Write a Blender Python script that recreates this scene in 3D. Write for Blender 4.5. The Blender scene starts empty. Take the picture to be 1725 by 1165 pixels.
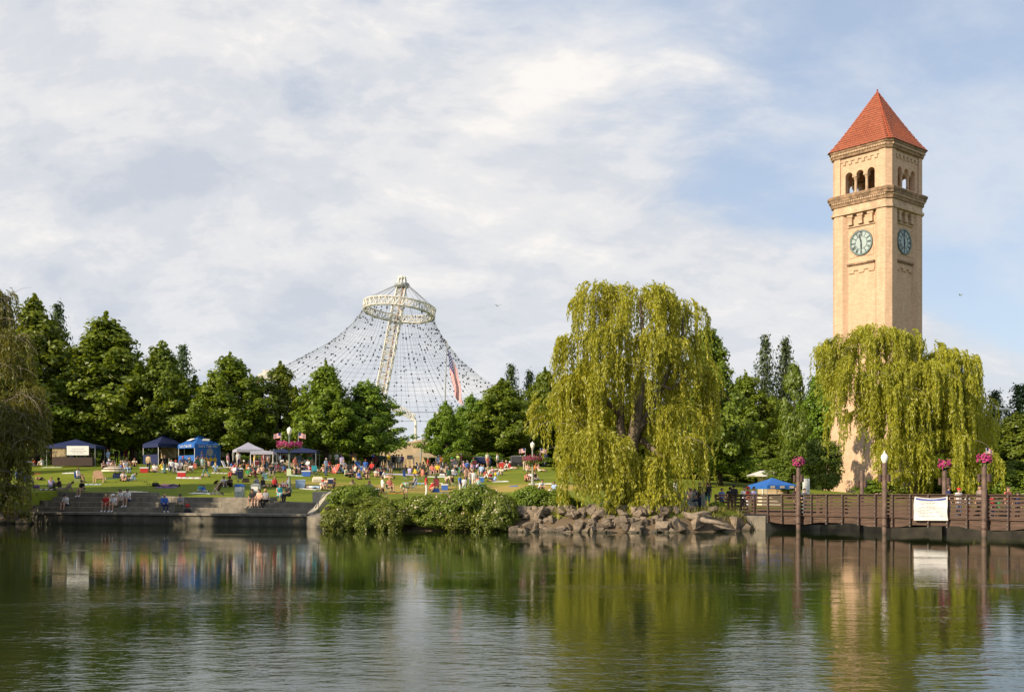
import bpy, bmesh, math, random
import numpy as np
from mathutils import Vector, Matrix, Euler

# ------------------------------------------------------------------ camera, world, sun, exposure
sc = bpy.context.scene
COL = sc.collection
F, CX, HY, CAMZ = 1850.0, 862.5, 830.0, 2.3          # focal length in photo pixels, centre column, horizon row, eye height
cam_d = bpy.data.cameras.new('camera')
cam = bpy.data.objects.new('camera', cam_d)
COL.objects.link(cam)
cam.location = (0, 0, CAMZ)
cam.rotation_euler = (math.radians(90), 0, 0)
cam_d.sensor_width = 36
cam_d.lens = F / 1725 * 36
cam_d.shift_y = (HY - 582.5) / 1725
cam_d.clip_start = 0.1
cam_d.clip_end = 9000
sc.camera = cam
sc.render.engine = 'CYCLES'
sc.cycles.use_denoising = True
sc.cycles.max_bounces = 6
sc.cycles.transparent_max_bounces = 8
sc.cycles.sample_clamp_indirect = 4
sc.view_settings.view_transform = 'Standard'
sc.view_settings.look = 'None'
sc.view_settings.exposure = 0.45
sc.view_settings.gamma = 1.0
sc.view_settings.use_curve_mapping = False

SUN_AZ, SUN_EL = math.radians(53), math.radians(27)     # azimuth: from straight behind the camera towards its left
sdir = Vector((-math.sin(SUN_AZ) * math.cos(SUN_EL), -math.cos(SUN_AZ) * math.cos(SUN_EL), math.sin(SUN_EL)))
sun_d = bpy.data.lights.new('sun', 'SUN')
sun_d.energy = 4.9
sun_d.angle = math.radians(0.6)
sun_d.color = (1.0, 0.84, 0.63)
sun = bpy.data.objects.new('sun', sun_d)
COL.objects.link(sun)
sun.rotation_euler = sdir.to_track_quat('Z', 'Y').to_euler()
sun.location = (-60, -40, 60)

world = bpy.data.worlds.new('World')
sc.world = world
world.use_nodes = True


class NT:
    """small helper to write node trees in one line each"""
    def __init__(s, tree):
        s.t = tree
        s.n = tree.nodes
        s.l = tree.links

    def new(s, typ, **kw):
        n = s.n.new(typ)
        for k, v in kw.items():
            if k.startswith('i_'):
                key = k[2:]
                sock = n.inputs[int(key)] if key.isdigit() else n.inputs[key.replace('_', ' ')]
                if hasattr(v, 'bl_idname') or isinstance(v, bpy.types.NodeSocket):
                    s.l.new(v, sock)
                else:
                    sock.default_value = v
            else:
                setattr(n, k, v)
        return n

    def math(s, op, a, b=0.0, clamp=False):
        n = s.new('ShaderNodeMath', operation=op, use_clamp=clamp)
        for i, v in enumerate((a, b)):
            if isinstance(v, bpy.types.NodeSocket):
                s.l.new(v, n.inputs[i])
            else:
                n.inputs[i].default_value = v
        return n.outputs[0]

    def mix(s, fac, a, b, blend='MIX'):
        n = s.new('ShaderNodeMix', data_type='RGBA', blend_type=blend)
        for sock, v in ((n.inputs[0], fac), (n.inputs[6], a), (n.inputs[7], b)):
            if isinstance(v, bpy.types.NodeSocket):
                s.l.new(v, sock)
            else:
                sock.default_value = v if not isinstance(v, tuple) or len(v) == 4 else (*v, 1)
        return n.outputs[2]

    def ramp(s, fac, stops, interp='LINEAR'):
        n = s.new('ShaderNodeValToRGB')
        n.color_ramp.interpolation = interp
        e = n.color_ramp.elements
        while len(e) < len(stops):
            e.new(0.5)
        for el, (p, c) in zip(e, stops):
            el.position = p
            el.color = (c, c, c, 1) if not isinstance(c, tuple) else (*c, 1)
        s.l.new(fac, n.inputs[0])
        return n.outputs[0]

    def noise(s, vec, scale, detail=4, rough=0.5, dist=0.0, dim='3D'):
        n = s.new('ShaderNodeTexNoise', noise_dimensions=dim)
        n.inputs['Scale'].default_value = scale
        n.inputs['Detail'].default_value = detail
        n.inputs['Roughness'].default_value = rough
        n.inputs['Distortion'].default_value = dist
        if vec is not None:
            s.l.new(vec, n.inputs['Vector'])
        return n.outputs[0]

    def mapping(s, vec, loc=(0, 0, 0), rot=(0, 0, 0), scale=(1, 1, 1)):
        n = s.new('ShaderNodeMapping')
        n.inputs['Location'].default_value = loc
        n.inputs['Rotation'].default_value = rot
        n.inputs['Scale'].default_value = scale
        s.l.new(vec, n.inputs['Vector'])
        return n.outputs[0]


SKX, SKY = 7.7, 8.2
# ---- sky: Nishita air with a high broken cloud deck, the clouds laid out on a flat layer overhead
w = NT(world.node_tree)
w.n.clear()
sky = w.new('ShaderNodeTexSky', sky_type='NISHITA', sun_disc=False, sun_elevation=SUN_EL,
            sun_rotation=math.pi + SUN_AZ, altitude=600, air_density=1.0, dust_density=0.6, ozone_density=1.5)
tc = w.new('ShaderNodeTexCoord')
sep = w.new('ShaderNodeSeparateXYZ', i_0=tc.outputs['Generated'])
zz = w.math('ADD', w.math('MAXIMUM', sep.outputs[2], 0.0), 0.55)
comb = w.new('ShaderNodeCombineXYZ', i_0=w.math('DIVIDE', sep.outputs[0], zz), i_1=w.math('DIVIDE', sep.outputs[1], zz))
P = comb.outputs[0]
# warp the layer a little so that the banks of cloud curl
wv = w.new('ShaderNodeTexNoise', noise_dimensions='2D', i_Scale=1.1, i_Detail=4.0, i_Vector=P)
wsc = w.new('ShaderNodeVectorMath', operation='SCALE', i_0=wv.outputs[1], i_Scale=0.22)
Pw = w.new('ShaderNodeVectorMath', operation='ADD', i_0=P, i_1=wsc.outputs[0]).outputs[0]
ps = w.new('ShaderNodeSeparateXYZ', i_0=P)
# the cloud deck thins out towards the right-hand quarter of the sky
front = w.math('ADD', w.math('MULTIPLY', ps.outputs[0], -0.30), w.math('MULTIPLY', w.math('SUBTRACT', ps.outputs[1], 1.15), 0.62))
bank = w.noise(w.mapping(Pw, loc=(SKX, SKY, 0), rot=(0, 0, math.radians(-30)), scale=(1.0, 1.6, 1)), 1.5, 3, 0.5, 0.0, '2D')
wisp = w.noise(w.mapping(Pw, loc=(SKX + 4, SKY + 2, 0), rot=(0, 0, math.radians(-35)), scale=(1.0, 1.7, 1)), 3.2, 10, 0.58, 0.1, '2D')
puff = w.noise(w.mapping(Pw, loc=(SKX + 9, SKY + 5, 0), rot=(0, 0, math.radians(-20)), scale=(1.0, 1.5, 1)), 8.0, 8, 0.60, 0.1, '2D')
cov = w.math('ADD', w.math('ADD', w.math('MULTIPLY', bank, 0.50), w.math('MULTIPLY', wisp, 0.38)), w.math('MULTIPLY', puff, 0.16))
cov = w.math('ADD', cov, w.math('MAXIMUM', w.math('MINIMUM', w.math('ADD', front, 0.065), 0.16), -0.09))
cover = w.ramp(cov, [(0.41, 0.0), (0.60, 1.0)], 'EASE')
bill = w.math('ADD', w.math('ADD', w.math('MULTIPLY', puff, 0.42), w.math('MULTIPLY', wisp, 0.45)), w.math('MULTIPLY', bank, 0.25))
shade = w.ramp(bill, [(0.44, (4.4, 4.65, 5.2)), (0.54, (5.25, 5.38, 5.68)), (0.61, (6.1, 6.05, 6.1)), (0.70, (7.4, 7.05, 6.7))], 'EASE')
veil = w.ramp(wisp, [(0.35, 0.18), (0.7, 0.75)], 'EASE')
haze_f = w.ramp(sep.outputs[2], [(0.0, 0.55), (0.20, 0.12), (0.5, 0.0)])
air = w.mix(veil, w.mix(0.45, sky.outputs[0], (3.6, 4.55, 6.2, 1)), (5.6, 5.85, 6.3, 1))
deck = w.mix(w.math('MULTIPLY', cover, 0.96), air, shade)
full = w.mix(haze_f, deck, (5.3, 5.7, 6.2, 1))
bg = w.new('ShaderNodeBackground', i_Color=full, i_Strength=0.1)
w.new('ShaderNodeOutputWorld', i_Surface=bg.outputs[0])

# ------------------------------------------------------------------ helpers
R = random.Random(7)
rng = np.random.default_rng(7)


def px(x, D):
    return (x - CX) / F * D


def pz(y, D):
    return CAMZ + (HY - y) / F * D


def tag(o, label=None, cat=None, group=None, kind=None):
    if label: o['label'] = label
    if cat: o['category'] = cat
    if group: o['group'] = group
    if kind: o['kind'] = kind
    return o


def link(name, data, parent=None, loc=None, rz=None):
    o = bpy.data.objects.new(name, data)
    COL.objects.link(o)
    if parent is not None: o.parent = parent
    if loc is not None: o.location = loc
    if rz is not None: o.rotation_euler = (0, 0, rz)
    return o


def empty(name, loc, rz=0.0, label=None, cat=None, group=None):
    o = link(name, None, None, loc, rz)
    o.empty_display_size = 0.2
    return tag(o, label, cat, group)


def copy_tree(o, parent=None):
    c = o.copy()
    COL.objects.link(c)
    c.parent = parent
    for ch in list(o.children):
        copy_tree(ch, c)
    return c


class MB:
    """mesh builder: collects polygons, then becomes one mesh"""
    def __init__(s):
        s.v = []
        s.f = []
        s.m = []

    def add(s, vs, fs, m=0):
        b = len(s.v)
        s.v.extend([tuple(p) for p in vs])
        s.f.extend([tuple(i + b for i in f) for f in fs])
        s.m.extend([m] * len(fs))
        return s

    def box(s, c, d, rz=0.0, m=0, ch=0.0, tilt=None):
        x, y, z = d[0] / 2, d[1] / 2, d[2] / 2
        if ch > 0:                                       # chamfered box
            ch = min(ch, x * .9, y * .9, z * .9)
            pts = []
            for sx in (-1, 1):
                for sy in (-1, 1):
                    for sz in (-1, 1):
                        pts += [(sx * (x - ch), sy * (y - ch), sz * z), (sx * (x - ch), sy * y, sz * (z - ch)), (sx * x, sy * (y - ch), sz * (z - ch))]
            bm = bmesh.new()
            for p in pts: bm.verts.new(p)
            bmesh.ops.convex_hull(bm, input=bm.verts[:])
            bm.verts.index_update()
            vs = [v.co.copy() for v in bm.verts]
            fs = [[v.index for v in f.verts] for f in bm.faces]
            bm.free()
        else:
            vs = [Vector((sx * x, sy * y, sz * z)) for sx in (-1, 1) for sy in (-1, 1) for sz in (-1, 1)]
            fs = [(0, 1, 3, 2), (4, 6, 7, 5), (0, 4, 5, 1), (2, 3, 7, 6), (0, 2, 6, 4), (1, 5, 7, 3)]
        M = Matrix.Translation(c) @ Matrix.Rotation(rz, 4, 'Z')
        if tilt: M = M @ Euler(tilt).to_matrix().to_4x4()
        return s.add([M @ Vector(p) for p in vs], fs, m)

    def tube(s, p0, p1, r0, r1=None, n=8, m=0, caps=True):
        r1 = r0 if r1 is None else r1
        p0, p1 = Vector(p0), Vector(p1)
        d = p1 - p0
        if d.length < 1e-6: return s
        q = d.to_track_quat('Z', 'Y').to_matrix()
        vs = []
        for p, r in ((p0, r0), (p1, r1)):
            for k in range(n):
                a = 2 * math.pi * k / n
                vs.append(p + q @ Vector((math.cos(a) * r, math.sin(a) * r, 0)))
        fs = [(k, (k + 1) % n, n + (k + 1) % n, n + k) for k in range(n)]
        if caps: fs += [tuple(range(n - 1, -1, -1)), tuple(range(n, 2 * n))]
        return s.add(vs, fs, m)

    def path(s, pts, radii, n=6, m=0):
        pts = [Vector(p) for p in pts]
        vs, fs = [], []
        for i, p in enumerate(pts):
            a = pts[max(i - 1, 0)]
            b = pts[min(i + 1, len(pts) - 1)]
            q = (b - a).to_track_quat('Z', 'Y').to_matrix()
            for k in range(n):
                t = 2 * math.pi * k / n
                vs.append(p + q @ Vector((math.cos(t) * radii[i], math.sin(t) * radii[i], 0)))
        for i in range(len(pts) - 1):
            for k in range(n):
                fs.append((i * n + k, i * n + (k + 1) % n, (i + 1) * n + (k + 1) % n, (i + 1) * n + k))
        fs.append(tuple(range(n - 1, -1, -1)))
        fs.append(tuple(range((len(pts) - 1) * n, len(pts) * n)))
        return s.add(vs, fs, m)

    def lathe(s, prof, n=12, c=(0, 0, 0), m=0, sx=1.0, sy=1.0):
        vs, fs = [], []
        for r, z in prof:
            for k in range(n):
                a = 2 * math.pi * k / n
                vs.append((c[0] + r * sx * math.cos(a), c[1] + r * sy * math.sin(a), c[2] + z))
        for i in range(len(prof) - 1):
            for k in range(n):
                fs.append((i * n + k, i * n + (k + 1) % n, (i + 1) * n + (k + 1) % n, (i + 1) * n + k))
        if prof[0][0] > 1e-4: fs.append(tuple(range(n - 1, -1, -1)))
        if prof[-1][0] > 1e-4: fs.append(tuple(range((len(prof) - 1) * n, len(prof) * n)))
        return s.add(vs, fs, m)

    def prism(s, poly, z0, z1, m=0):
        n = len(poly)
        vs = [(x, y, z0) for x, y in poly] + [(x, y, z1) for x, y in poly]
        fs = [(k, (k + 1) % n, n + (k + 1) % n, n + k) for k in range(n)]
        fs += [tuple(range(n - 1, -1, -1)), tuple(range(n, 2 * n))]
        return s.add(vs, fs, m)

    def loft(s, rings, m=0, caps=True):
        n = len(rings[0])
        vs = [p for r in rings for p in r]
        fs = [(i * n + k, i * n + (k + 1) % n, (i + 1) * n + (k + 1) % n, (i + 1) * n + k) for i in range(len(rings) - 1) for k in range(n)]
        if caps: fs += [tuple(range(n - 1, -1, -1)), tuple(range((len(rings) - 1) * n, len(rings) * n))]
        return s.add(vs, fs, m)

    def mesh(s, name, mats, smooth=False):
        me = bpy.data.meshes.new(name)
        me.from_pydata([tuple(p) for p in s.v], [], s.f)
        if not isinstance(mats, (list, tuple)): mats = [mats]
        for mt in mats: me.materials.append(mt)
        if len(mats) > 1: me.polygons.foreach_set('material_index', s.m)
        if smooth: me.polygons.foreach_set('use_smooth', [True] * len(s.f))
        me.update()
        return me

    def build(s, name, mats, parent=None, loc=None, rz=None, smooth=False):
        return link(name, s.mesh(name, mats, smooth), parent, loc, rz)


def quads_mesh(name, V, mat, smooth=False):
    """V: (n,4,3) array of quads"""
    n = len(V)
    me = bpy.data.meshes.new(name)
    me.vertices.add(n * 4)
    me.vertices.foreach_set('co', np.ascontiguousarray(V, dtype=np.float32).ravel())
    me.loops.add(n * 4)
    me.loops.foreach_set('vertex_index', np.arange(n * 4, dtype=np.int32))
    me.polygons.add(n)
    me.polygons.foreach_set('loop_start', np.arange(0, n * 4, 4, dtype=np.int32))
    me.materials.append(mat)
    me.update(calc_edges=True)
    return me


# ------------------------------------------------------------------ materials
MATS = {}


def principled(name, color, rough=0.7, metal=0.0, var=0.12, scale=6.0, bump=0.0, spec=0.4, color2=None, coords='Object', vscale=(1, 1, 1), emit=None):
    if name in MATS: return MATS[name]
    m = bpy.data.materials.new(name)
    m.use_nodes = True
    t = NT(m.node_tree)
    b = t.n['Principled BSDF']
    b.inputs['Roughness'].default_value = rough
    b.inputs['Metallic'].default_value = metal
    b.inputs['Specular IOR Level'].default_value = spec
    tcn = t.new('ShaderNodeTexCoord')
    vec = t.mapping(tcn.outputs[coords], scale=vscale)
    nz = t.noise(vec, scale, 5, 0.6)
    c2 = color2 or tuple(min(1, c * (1 - 2.2 * var)) for c in color)
    c1 = color if color2 else tuple(min(1, c * (1 + var)) for c in color)
    f = t.ramp(nz, [(0.32, 0.0), (0.68, 1.0)])
    t.l.new(t.mix(f, c2, c1), b.inputs['Base Color'])
    if bump:
        bn = t.new('ShaderNodeBump', i_Strength=min(1, bump), i_Distance=0.03, i_Height=nz)
        t.l.new(bn.outputs[0], b.inputs['Normal'])
    if emit:
        b.inputs['Emission Color'].default_value = (*emit[0], 1)
        b.inputs['Emission Strength'].default_value = emit[1]
    MATS[name] = m
    return m


def leafmat(name, c_dark, c_light, trans=0.35, gloss=0.025):
    if name in MATS: return MATS[name]
    m = bpy.data.materials.new(name)
    m.use_nodes = True
    t = NT(m.node_tree)
    t.n.clear()
    g = t.new('ShaderNodeNewGeometry')
    tcn = t.new('ShaderNodeTexCoord')
    nz = t.noise(tcn.outputs['Object'], 0.45, 3, 0.6)
    oi = t.new('ShaderNodeObjectInfo')
    f = t.math('ADD', t.math('MULTIPLY', g.outputs['Random Per Island'], 0.6), t.math('MULTIPLY', t.math('SUBTRACT', nz, 0.3), 1.0), True)
    col = t.mix(f, c_dark, c_light)
    hsv = t.new('ShaderNodeHueSaturation', i_Color=col)
    t.l.new(t.math('ADD', 0.485, t.math('MULTIPLY', oi.outputs['Random'], 0.03)), hsv.inputs['Hue'])
    t.l.new(t.math('ADD', 0.82, t.math('MULTIPLY', oi.outputs['Random'], 0.36)), hsv.inputs['Value'])
    col = hsv.outputs[0]
    d = t.new('ShaderNodeBsdfDiffuse', i_Color=col)
    tr = t.new('ShaderNodeBsdfTranslucent', i_Color=t.mix(1.0, col, (1.25, 1.15, 0.45, 1), 'MULTIPLY'))
    mx = t.new('ShaderNodeMixShader', i_0=trans, i_1=d.outputs[0], i_2=tr.outputs[0])
    gl = t.new('ShaderNodeBsdfGlossy', i_Roughness=0.45)
    gl.inputs['Color'].default_value = (0.9, 0.95, 0.9, 1)
    mx2 = t.new('ShaderNodeMixShader', i_0=gloss, i_1=mx.outputs[0], i_2=gl.outputs[0])
    t.new('ShaderNodeOutputMaterial', i_Surface=mx2.outputs[0])
    MATS[name] = m
    return m


M_conc = principled('concrete', (0.215, 0.19, 0.15), 0.9, var=0.16, scale=1.6, bump=0.3)
M_concd = principled('concrete_stained', (0.12, 0.11, 0.085), 0.9, var=0.25, scale=1.1, bump=0.3, vscale=(1, 1, 0.25))
M_bark = principled('bark', (0.075, 0.055, 0.04), 0.95, var=0.25, scale=5, bump=0.6, vscale=(1, 1, 0.25))
M_barkw = principled('willow_bark', (0.16, 0.125, 0.085), 0.95, var=0.25, scale=5, bump=0.6, vscale=(1, 1, 0.25))
M_twig = principled('bare_twig', (0.25, 0.21, 0.16), 0.9, var=0.15, scale=8)
M_white = principled('white_paint', (0.75, 0.74, 0.70), 0.5, var=0.06)
M_steelw = principled('white_steel', (0.66, 0.64, 0.58), 0.5, var=0.12, scale=0.8)
M_rust = principled('rusty_steel', (0.40, 0.20, 0.09), 0.7, var=0.3, scale=3)
M_cable = principled('steel_cable', (0.26, 0.28, 0.31), 0.6, metal=0.0, var=0.1)
M_black = principled('black', (0.015, 0.015, 0.017), 0.6, var=0.1)
M_dark = principled('dark_grey', (0.05, 0.05, 0.055), 0.6, var=0.1)
M_grey = principled('grey_metal', (0.27, 0.29, 0.28), 0.55, metal=0.2, var=0.1)
M_greenpole = principled('pale_green_pole', (0.17, 0.22, 0.19), 0.5, metal=0.1, var=0.1)
M_redwood = principled('brown_stained_wood', (0.105, 0.064, 0.044), 0.72, var=0.28, scale=2.5, bump=0.2, vscale=(0.4, 0.4, 5))
M_redpost = principled('brown_painted_post', (0.09, 0.055, 0.042), 0.5, var=0.15)
M_pile = principled('brown_pile', (0.16, 0.105, 0.08), 0.55, var=0.2, scale=3)
M_blue = principled('blue_canvas', (0.02, 0.12, 0.42), 0.7, var=0.1)
M_navy = principled('navy_canvas', (0.012, 0.022, 0.085), 0.7, var=0.1)
M_tarp = principled('shaded_white_canvas', (0.36, 0.36, 0.43), 0.7, var=0.08)  # white canvas, its tree shade put into the dim lavender-grey colour
M_yellow = principled('yellow_paint', (0.62, 0.40, 0.02), 0.5, var=0.1)
M_glass = principled('milk_glass', (0.85, 0.82, 0.70), 0.25, var=0.03)


def wet_foot(m, z0=0.02, z1=0.30, dark=0.35):
    """dark wet and algae stained band where the thing stands in the river"""
    t = NT(m.node_tree); b = t.n['Principled BSDF']
    src = b.inputs['Base Color'].links[0].from_socket
    g = t.new('ShaderNodeNewGeometry'); sp_ = t.new('ShaderNodeSeparateXYZ', i_0=g.outputs['Position'])
    nz = t.noise(g.outputs['Position'], 2.5, 4, 0.6)
    h = t.math('ADD', sp_.outputs[2], t.math('MULTIPLY', t.math('SUBTRACT', nz, 0.5), 0.35))
    f = t.ramp(t.math('DIVIDE', t.math('SUBTRACT', h, z0), z1 - z0), [(0.0, 0.85), (1.0, 0.0)])
    t.l.new(t.mix(f, src, (0.035, 0.036, 0.02, 1)), b.inputs['Base Color'])


def streaks(m, strength=0.5, col=(0.06, 0.05, 0.035, 1)):
    """run-off streaks down a wall"""
    t = NT(m.node_tree); b = t.n['Principled BSDF']
    src = b.inputs['Base Color'].links[0].from_socket
    g = t.new('ShaderNodeNewGeometry')
    n1 = t.noise(t.mapping(g.outputs['Position'], scale=(1.8, 1.8, 0.10)), 1.6, 5, 0.65)
    n2 = t.noise(g.outputs['Position'], 0.45, 3, 0.5)
    f = t.math('MULTIPLY', t.math('MULTIPLY', t.ramp(n1, [(0.50, 0.0), (0.72, 1.0)]), t.ramp(n2, [(0.35, 0.2), (0.65, 1.0)])), strength)
    t.l.new(t.mix(f, src, col), b.inputs['Base Color'])


wet_foot(M_concd); streaks(M_concd, 0.7); streaks(M_conc, 0.55); wet_foot(M_pile, 0.0, 0.25)
streaks(M_redwood, 0.35, (0.03, 0.018, 0.012, 1))
# ------------------------------------------------------------------ ground, water
WALL_A, WALL_B = Vector((-37.6, 83.0)), Vector((-13.8, 73.4))          # waterline of the stepped seawall
WDIR = (WALL_B - WALL_A).normalized()
WNRM = Vector((-WDIR.y, WDIR.x))                                       # inland
WLEN = (WALL_B - WALL_A).length
SHORE = [(-400, 10), (-90, 20), (-50, 30), (-35, 44), (-32.5, 58), (-38, 72), (-39.5, 82.5), (-37.6, 83.0), (-13.8, 73.4), (-11.2, 70.3), (-5.8, 67.0), (0.3, 65.0), (7.1, 64.0),
         (9.5, 64.0), (13.0, 65.6), (15.0, 67.8), (17.5, 76), (27, 79), (45, 74), (90, 62), (400, 30)]


def ctrl():
    c = []
    def p(x, y, D): c.append((px(x, D), D, pz(y, D)))
    p(60, 827, 87.5); p(102, 828, 87); p(250, 837, 83); p(400, 843, 79.5); p(500, 848.5, 77)
    p(86, 822, 90); p(133, 811, 100); p(250, 795, 106); p(335, 781, 123); p(100, 781, 122)
    p(400, 818, 93); p(400, 800, 108); p(480, 821, 92); p(500, 800, 110); p(550, 787, 128)
    p(560, 847, 76); p(645, 840, 88); p(600, 830, 93); p(600, 806, 110); p(560, 822, 97)
    p(690, 833, 93); p(775, 833, 99); p(700, 812, 109); p(690, 788, 145); p(760, 800, 122); p(820, 806, 113)
    p(790, 786, 140); p(900, 816, 104); p(900, 793, 122); p(930, 786, 130); p(870, 784, 135)
    p(930, 828, 92); p(980, 845, 80); p(960, 862, 72)
    for x, y, z in [(9, 66, 1.15), (12, 70, 1.25), (15, 72, 1.2), (20, 80, 1.1), (35, 85, 1.2), (60, 85, 1.5), (15, 85, 1.3), (21, 88, 1.15), (20, 96, 1.7), (25, 108, 3.3), (15, 110, 3.6), (43, 128, 1.9), (36, 118, 2.0), (52, 115, 1.8),
                    (30, 150, 5), (60, 170, 4.5), (0, 190, 6), (-40, 160, 6.0), (-80, 150, 6.0), (-60, 100, 3.4), (-60, 122, 5.2), (-50, 90, 2.6), (-100, 110, 4.0), (-60, 75, 2.0), (-65, 55, 1.8), (-45, 55, 1.6), (-42, 70, 1.9), (-100, 60, 2), (100, 120, 2.5), (90, 80, 1.5), (0, 260, 6.2), (-30, 260, 6.2), (-100, 260, 6.2), (120, 260, 5.5)]:
        c.append((x, y, z))
    return np.array(c)


_C = ctrl()
def _phi(r): return np.where(r > 1e-9, r, 0)
_n = len(_C)
_A = np.zeros((_n + 3, _n + 3))
_d = np.hypot(_C[:, None, 0] - _C[None, :, 0], _C[:, None, 1] - _C[None, :, 1])
_A[:_n, :_n] = _phi(_d) - 2.0 * np.eye(_n)
_A[:_n, _n] = 1; _A[:_n, _n + 1] = _C[:, 0]; _A[:_n, _n + 2] = _C[:, 1]
_A[_n:, :_n] = _A[:_n, _n:].T
_W = np.linalg.solve(_A, np.concatenate([_C[:, 2], [0, 0, 0]]))


def land(X, Y):
    """smooth lawn height"""
    X = np.atleast_1d(np.asarray(X, float)); Y = np.atleast_1d(np.asarray(Y, float))
    Xc = np.clip(X, -130, 150); Yc = np.clip(Y, 40, 300)
    d = np.hypot(Xc[:, None] - _C[None, :, 0], Yc[:, None] - _C[None, :, 1])
    z = _phi(d) @ _W[:_n] + _W[_n] + _W[_n + 1] * Xc + _W[_n + 2] * Yc
    return np.clip(z, 0.7, 6.4)


def shore_sd(X, Y):
    """distance to the shoreline, positive inland"""
    X = np.asarray(X, float); Y = np.asarray(Y, float)
    best = np.full(X.shape, 1e9); sgn = np.ones(X.shape)
    for (ax, ay), (bx, by) in zip(SHORE[:-1], SHORE[1:]):
        dx, dy = bx - ax, by - ay
        L2 = dx * dx + dy * dy
        t = np.clip(((X - ax) * dx + (Y - ay) * dy) / L2, 0, 1)
        d = np.hypot(X - ax - t * dx, Y - ay - t * dy)
        cr = dx * (Y - ay) - dy * (X - ax)
        m = d < best - 1e-9
        best = np.where(m, d, best)
        sgn = np.where(m, np.where(cr >= 0, 1, -1), sgn)
    return best * sgn


def wall_st(X, Y):
    s = (X - WALL_A.x) * WDIR.x + (Y - WALL_A.y) * WDIR.y
    t = (X - WALL_A.x) * WNRM.x + (Y - WALL_A.y) * WNRM.y
    return s, t


def edge_off(s):
    u = np.clip(s / WLEN, 0, 1)
    return 4.5 - 1.6 * u


def edge_z(s):
    u = np.clip(s / WLEN, 0, 1)
    return 2.42 - 0.86 * u


def ground(X, Y):
    X = np.atleast_1d(np.asarray(X, float)); Y = np.atleast_1d(np.asarray(Y, float))
    z = land(X, Y)
    sd = shore_sd(X, Y)
    zz = np.where(sd < 0, np.maximum(-1.6, sd * 0.9 - 0.25), np.minimum(z, -0.25 + sd * 1.15))
    s, t = wall_st(X, Y)
    inw = (s > -0.4) & (s < WLEN + 0.2) & (t > -1)
    o = edge_off(s)
    zz = np.where(inw & (t < o), np.where(t < 0.5, -1.0, 0.45), zz)
    zz = np.where(inw & (t >= o), np.maximum(zz, np.where(t < o + 3, edge_z(s) - .03 + (z - edge_z(s) + .03) * np.clip((t - o) / 3, 0, 1), z)), zz)
    return zz


def gz(x, y):
    return float(ground([x], [y])[0])


_DS = np.arange(60, 260, 0.25)


def hit(x, y, dmin=60.0):
    """where the ray through photo pixel (x, y) meets the land"""
    X = (x - CX) / F * _DS
    zr = CAMZ + (HY - y) / F * _DS
    g = ground(X, _DS)
    ok = np.where((g >= zr) & (_DS >= dmin) & (g > 0.3))[0]
    if len(ok) == 0:
        i = int(np.argmin(np.where(_DS >= dmin, np.abs(g - zr), 1e9)))
    else:
        i = ok[0]
    return Vector((X[i], _DS[i], g[i]))


def axis(lo, hi, fine_lo, fine_hi, step):
    a = list(np.arange(fine_lo, fine_hi, step))
    v, st = fine_lo, step
    while v > lo:
        st *= 1.25; v -= st; a.insert(0, max(v, lo))
    v, st = a[-1], step
    while v < hi:
        st *= 1.25; v += st; a.append(min(v, hi))
    return np.array(a)


def grass_material():
    m = bpy.data.materials.new('lawn_grass'); m.use_nodes = True
    t = NT(m.node_tree); b = t.n['Principled BSDF']
    b.inputs['Roughness'].default_value = 0.9
    b.inputs['Specular IOR Level'].default_value = 0.15
    g = t.new('ShaderNodeTexCoord'); V = g.outputs['Object']
    n1 = t.noise(V, 0.16, 5, 0.6)
    n2 = t.noise(V, 1.4, 5, 0.65)
    n3 = t.noise(V, 14, 3, 0.7)
    c = t.mix(t.ramp(n1, [(0.35, 0.0), (0.65, 1.0)]), (0.115, 0.165, 0.010, 1), (0.215, 0.245, 0.016, 1))
    c = t.mix(t.math('MULTIPLY', t.ramp(n2, [(0.4, 0.0), (0.75, 1.0)]), 0.6), c, (0.29, 0.275, 0.035, 1))
    c = t.mix(t.math('MULTIPLY', t.ramp(n3, [(0.35, 1.0), (0.6, 0.0)]), 0.5), c, (0.075, 0.11, 0.008, 1))
    # the worn strip of dry grass that runs along the lawn
    sp = t.new('ShaderNodeSeparateXYZ', i_0=V)
    line = t.math('ADD', sp.outputs[1], t.math('MULTIPLY', sp.outputs[0], -0.10))
    line = t.math('ADD', line, t.math('MULTIPLY', t.math('SUBTRACT', n1, 0.5), 9.0))
    dist = t.math('ABSOLUTE', t.math('SUBTRACT', line, 101.5))
    strip = t.math('MULTIPLY', t.ramp(t.math('DIVIDE', dist, 8.0), [(0.28, 1.0), (0.75, 0.0)]), t.ramp(n2, [(0.25, 0.35), (0.55, 1.0)]))
    xr = t.math('MULTIPLY', t.ramp(t.math('DIVIDE', t.math('ADD', sp.outputs[0], 40.0), 60.0), [(0.24, 0.0), (0.42, 1.0), (0.75, 1.0), (0.92, 0.0)]), 1.0)
    c = t.mix(t.math('MULTIPLY', t.math('MULTIPLY', strip, xr), 0.9), c, (0.42, 0.30, 0.085, 1))
    # bare soil by the water
    soil = t.ramp(t.math('ADD', sp.outputs[2], t.math('MULTIPLY', t.math('SUBTRACT', n2, 0.5), 0.5)), [(0.75, 1.0), (1.15, 0.0)])
    c = t.mix(soil, c, (0.15, 0.11, 0.07, 1))
    t.l.new(c, b.inputs['Base Color'])
    bn = t.new('ShaderNodeBump', i_Strength=0.9, i_Distance=0.06, i_Height=n3)
    t.l.new(bn.outputs[0], b.inputs['Normal'])
    return m


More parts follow.
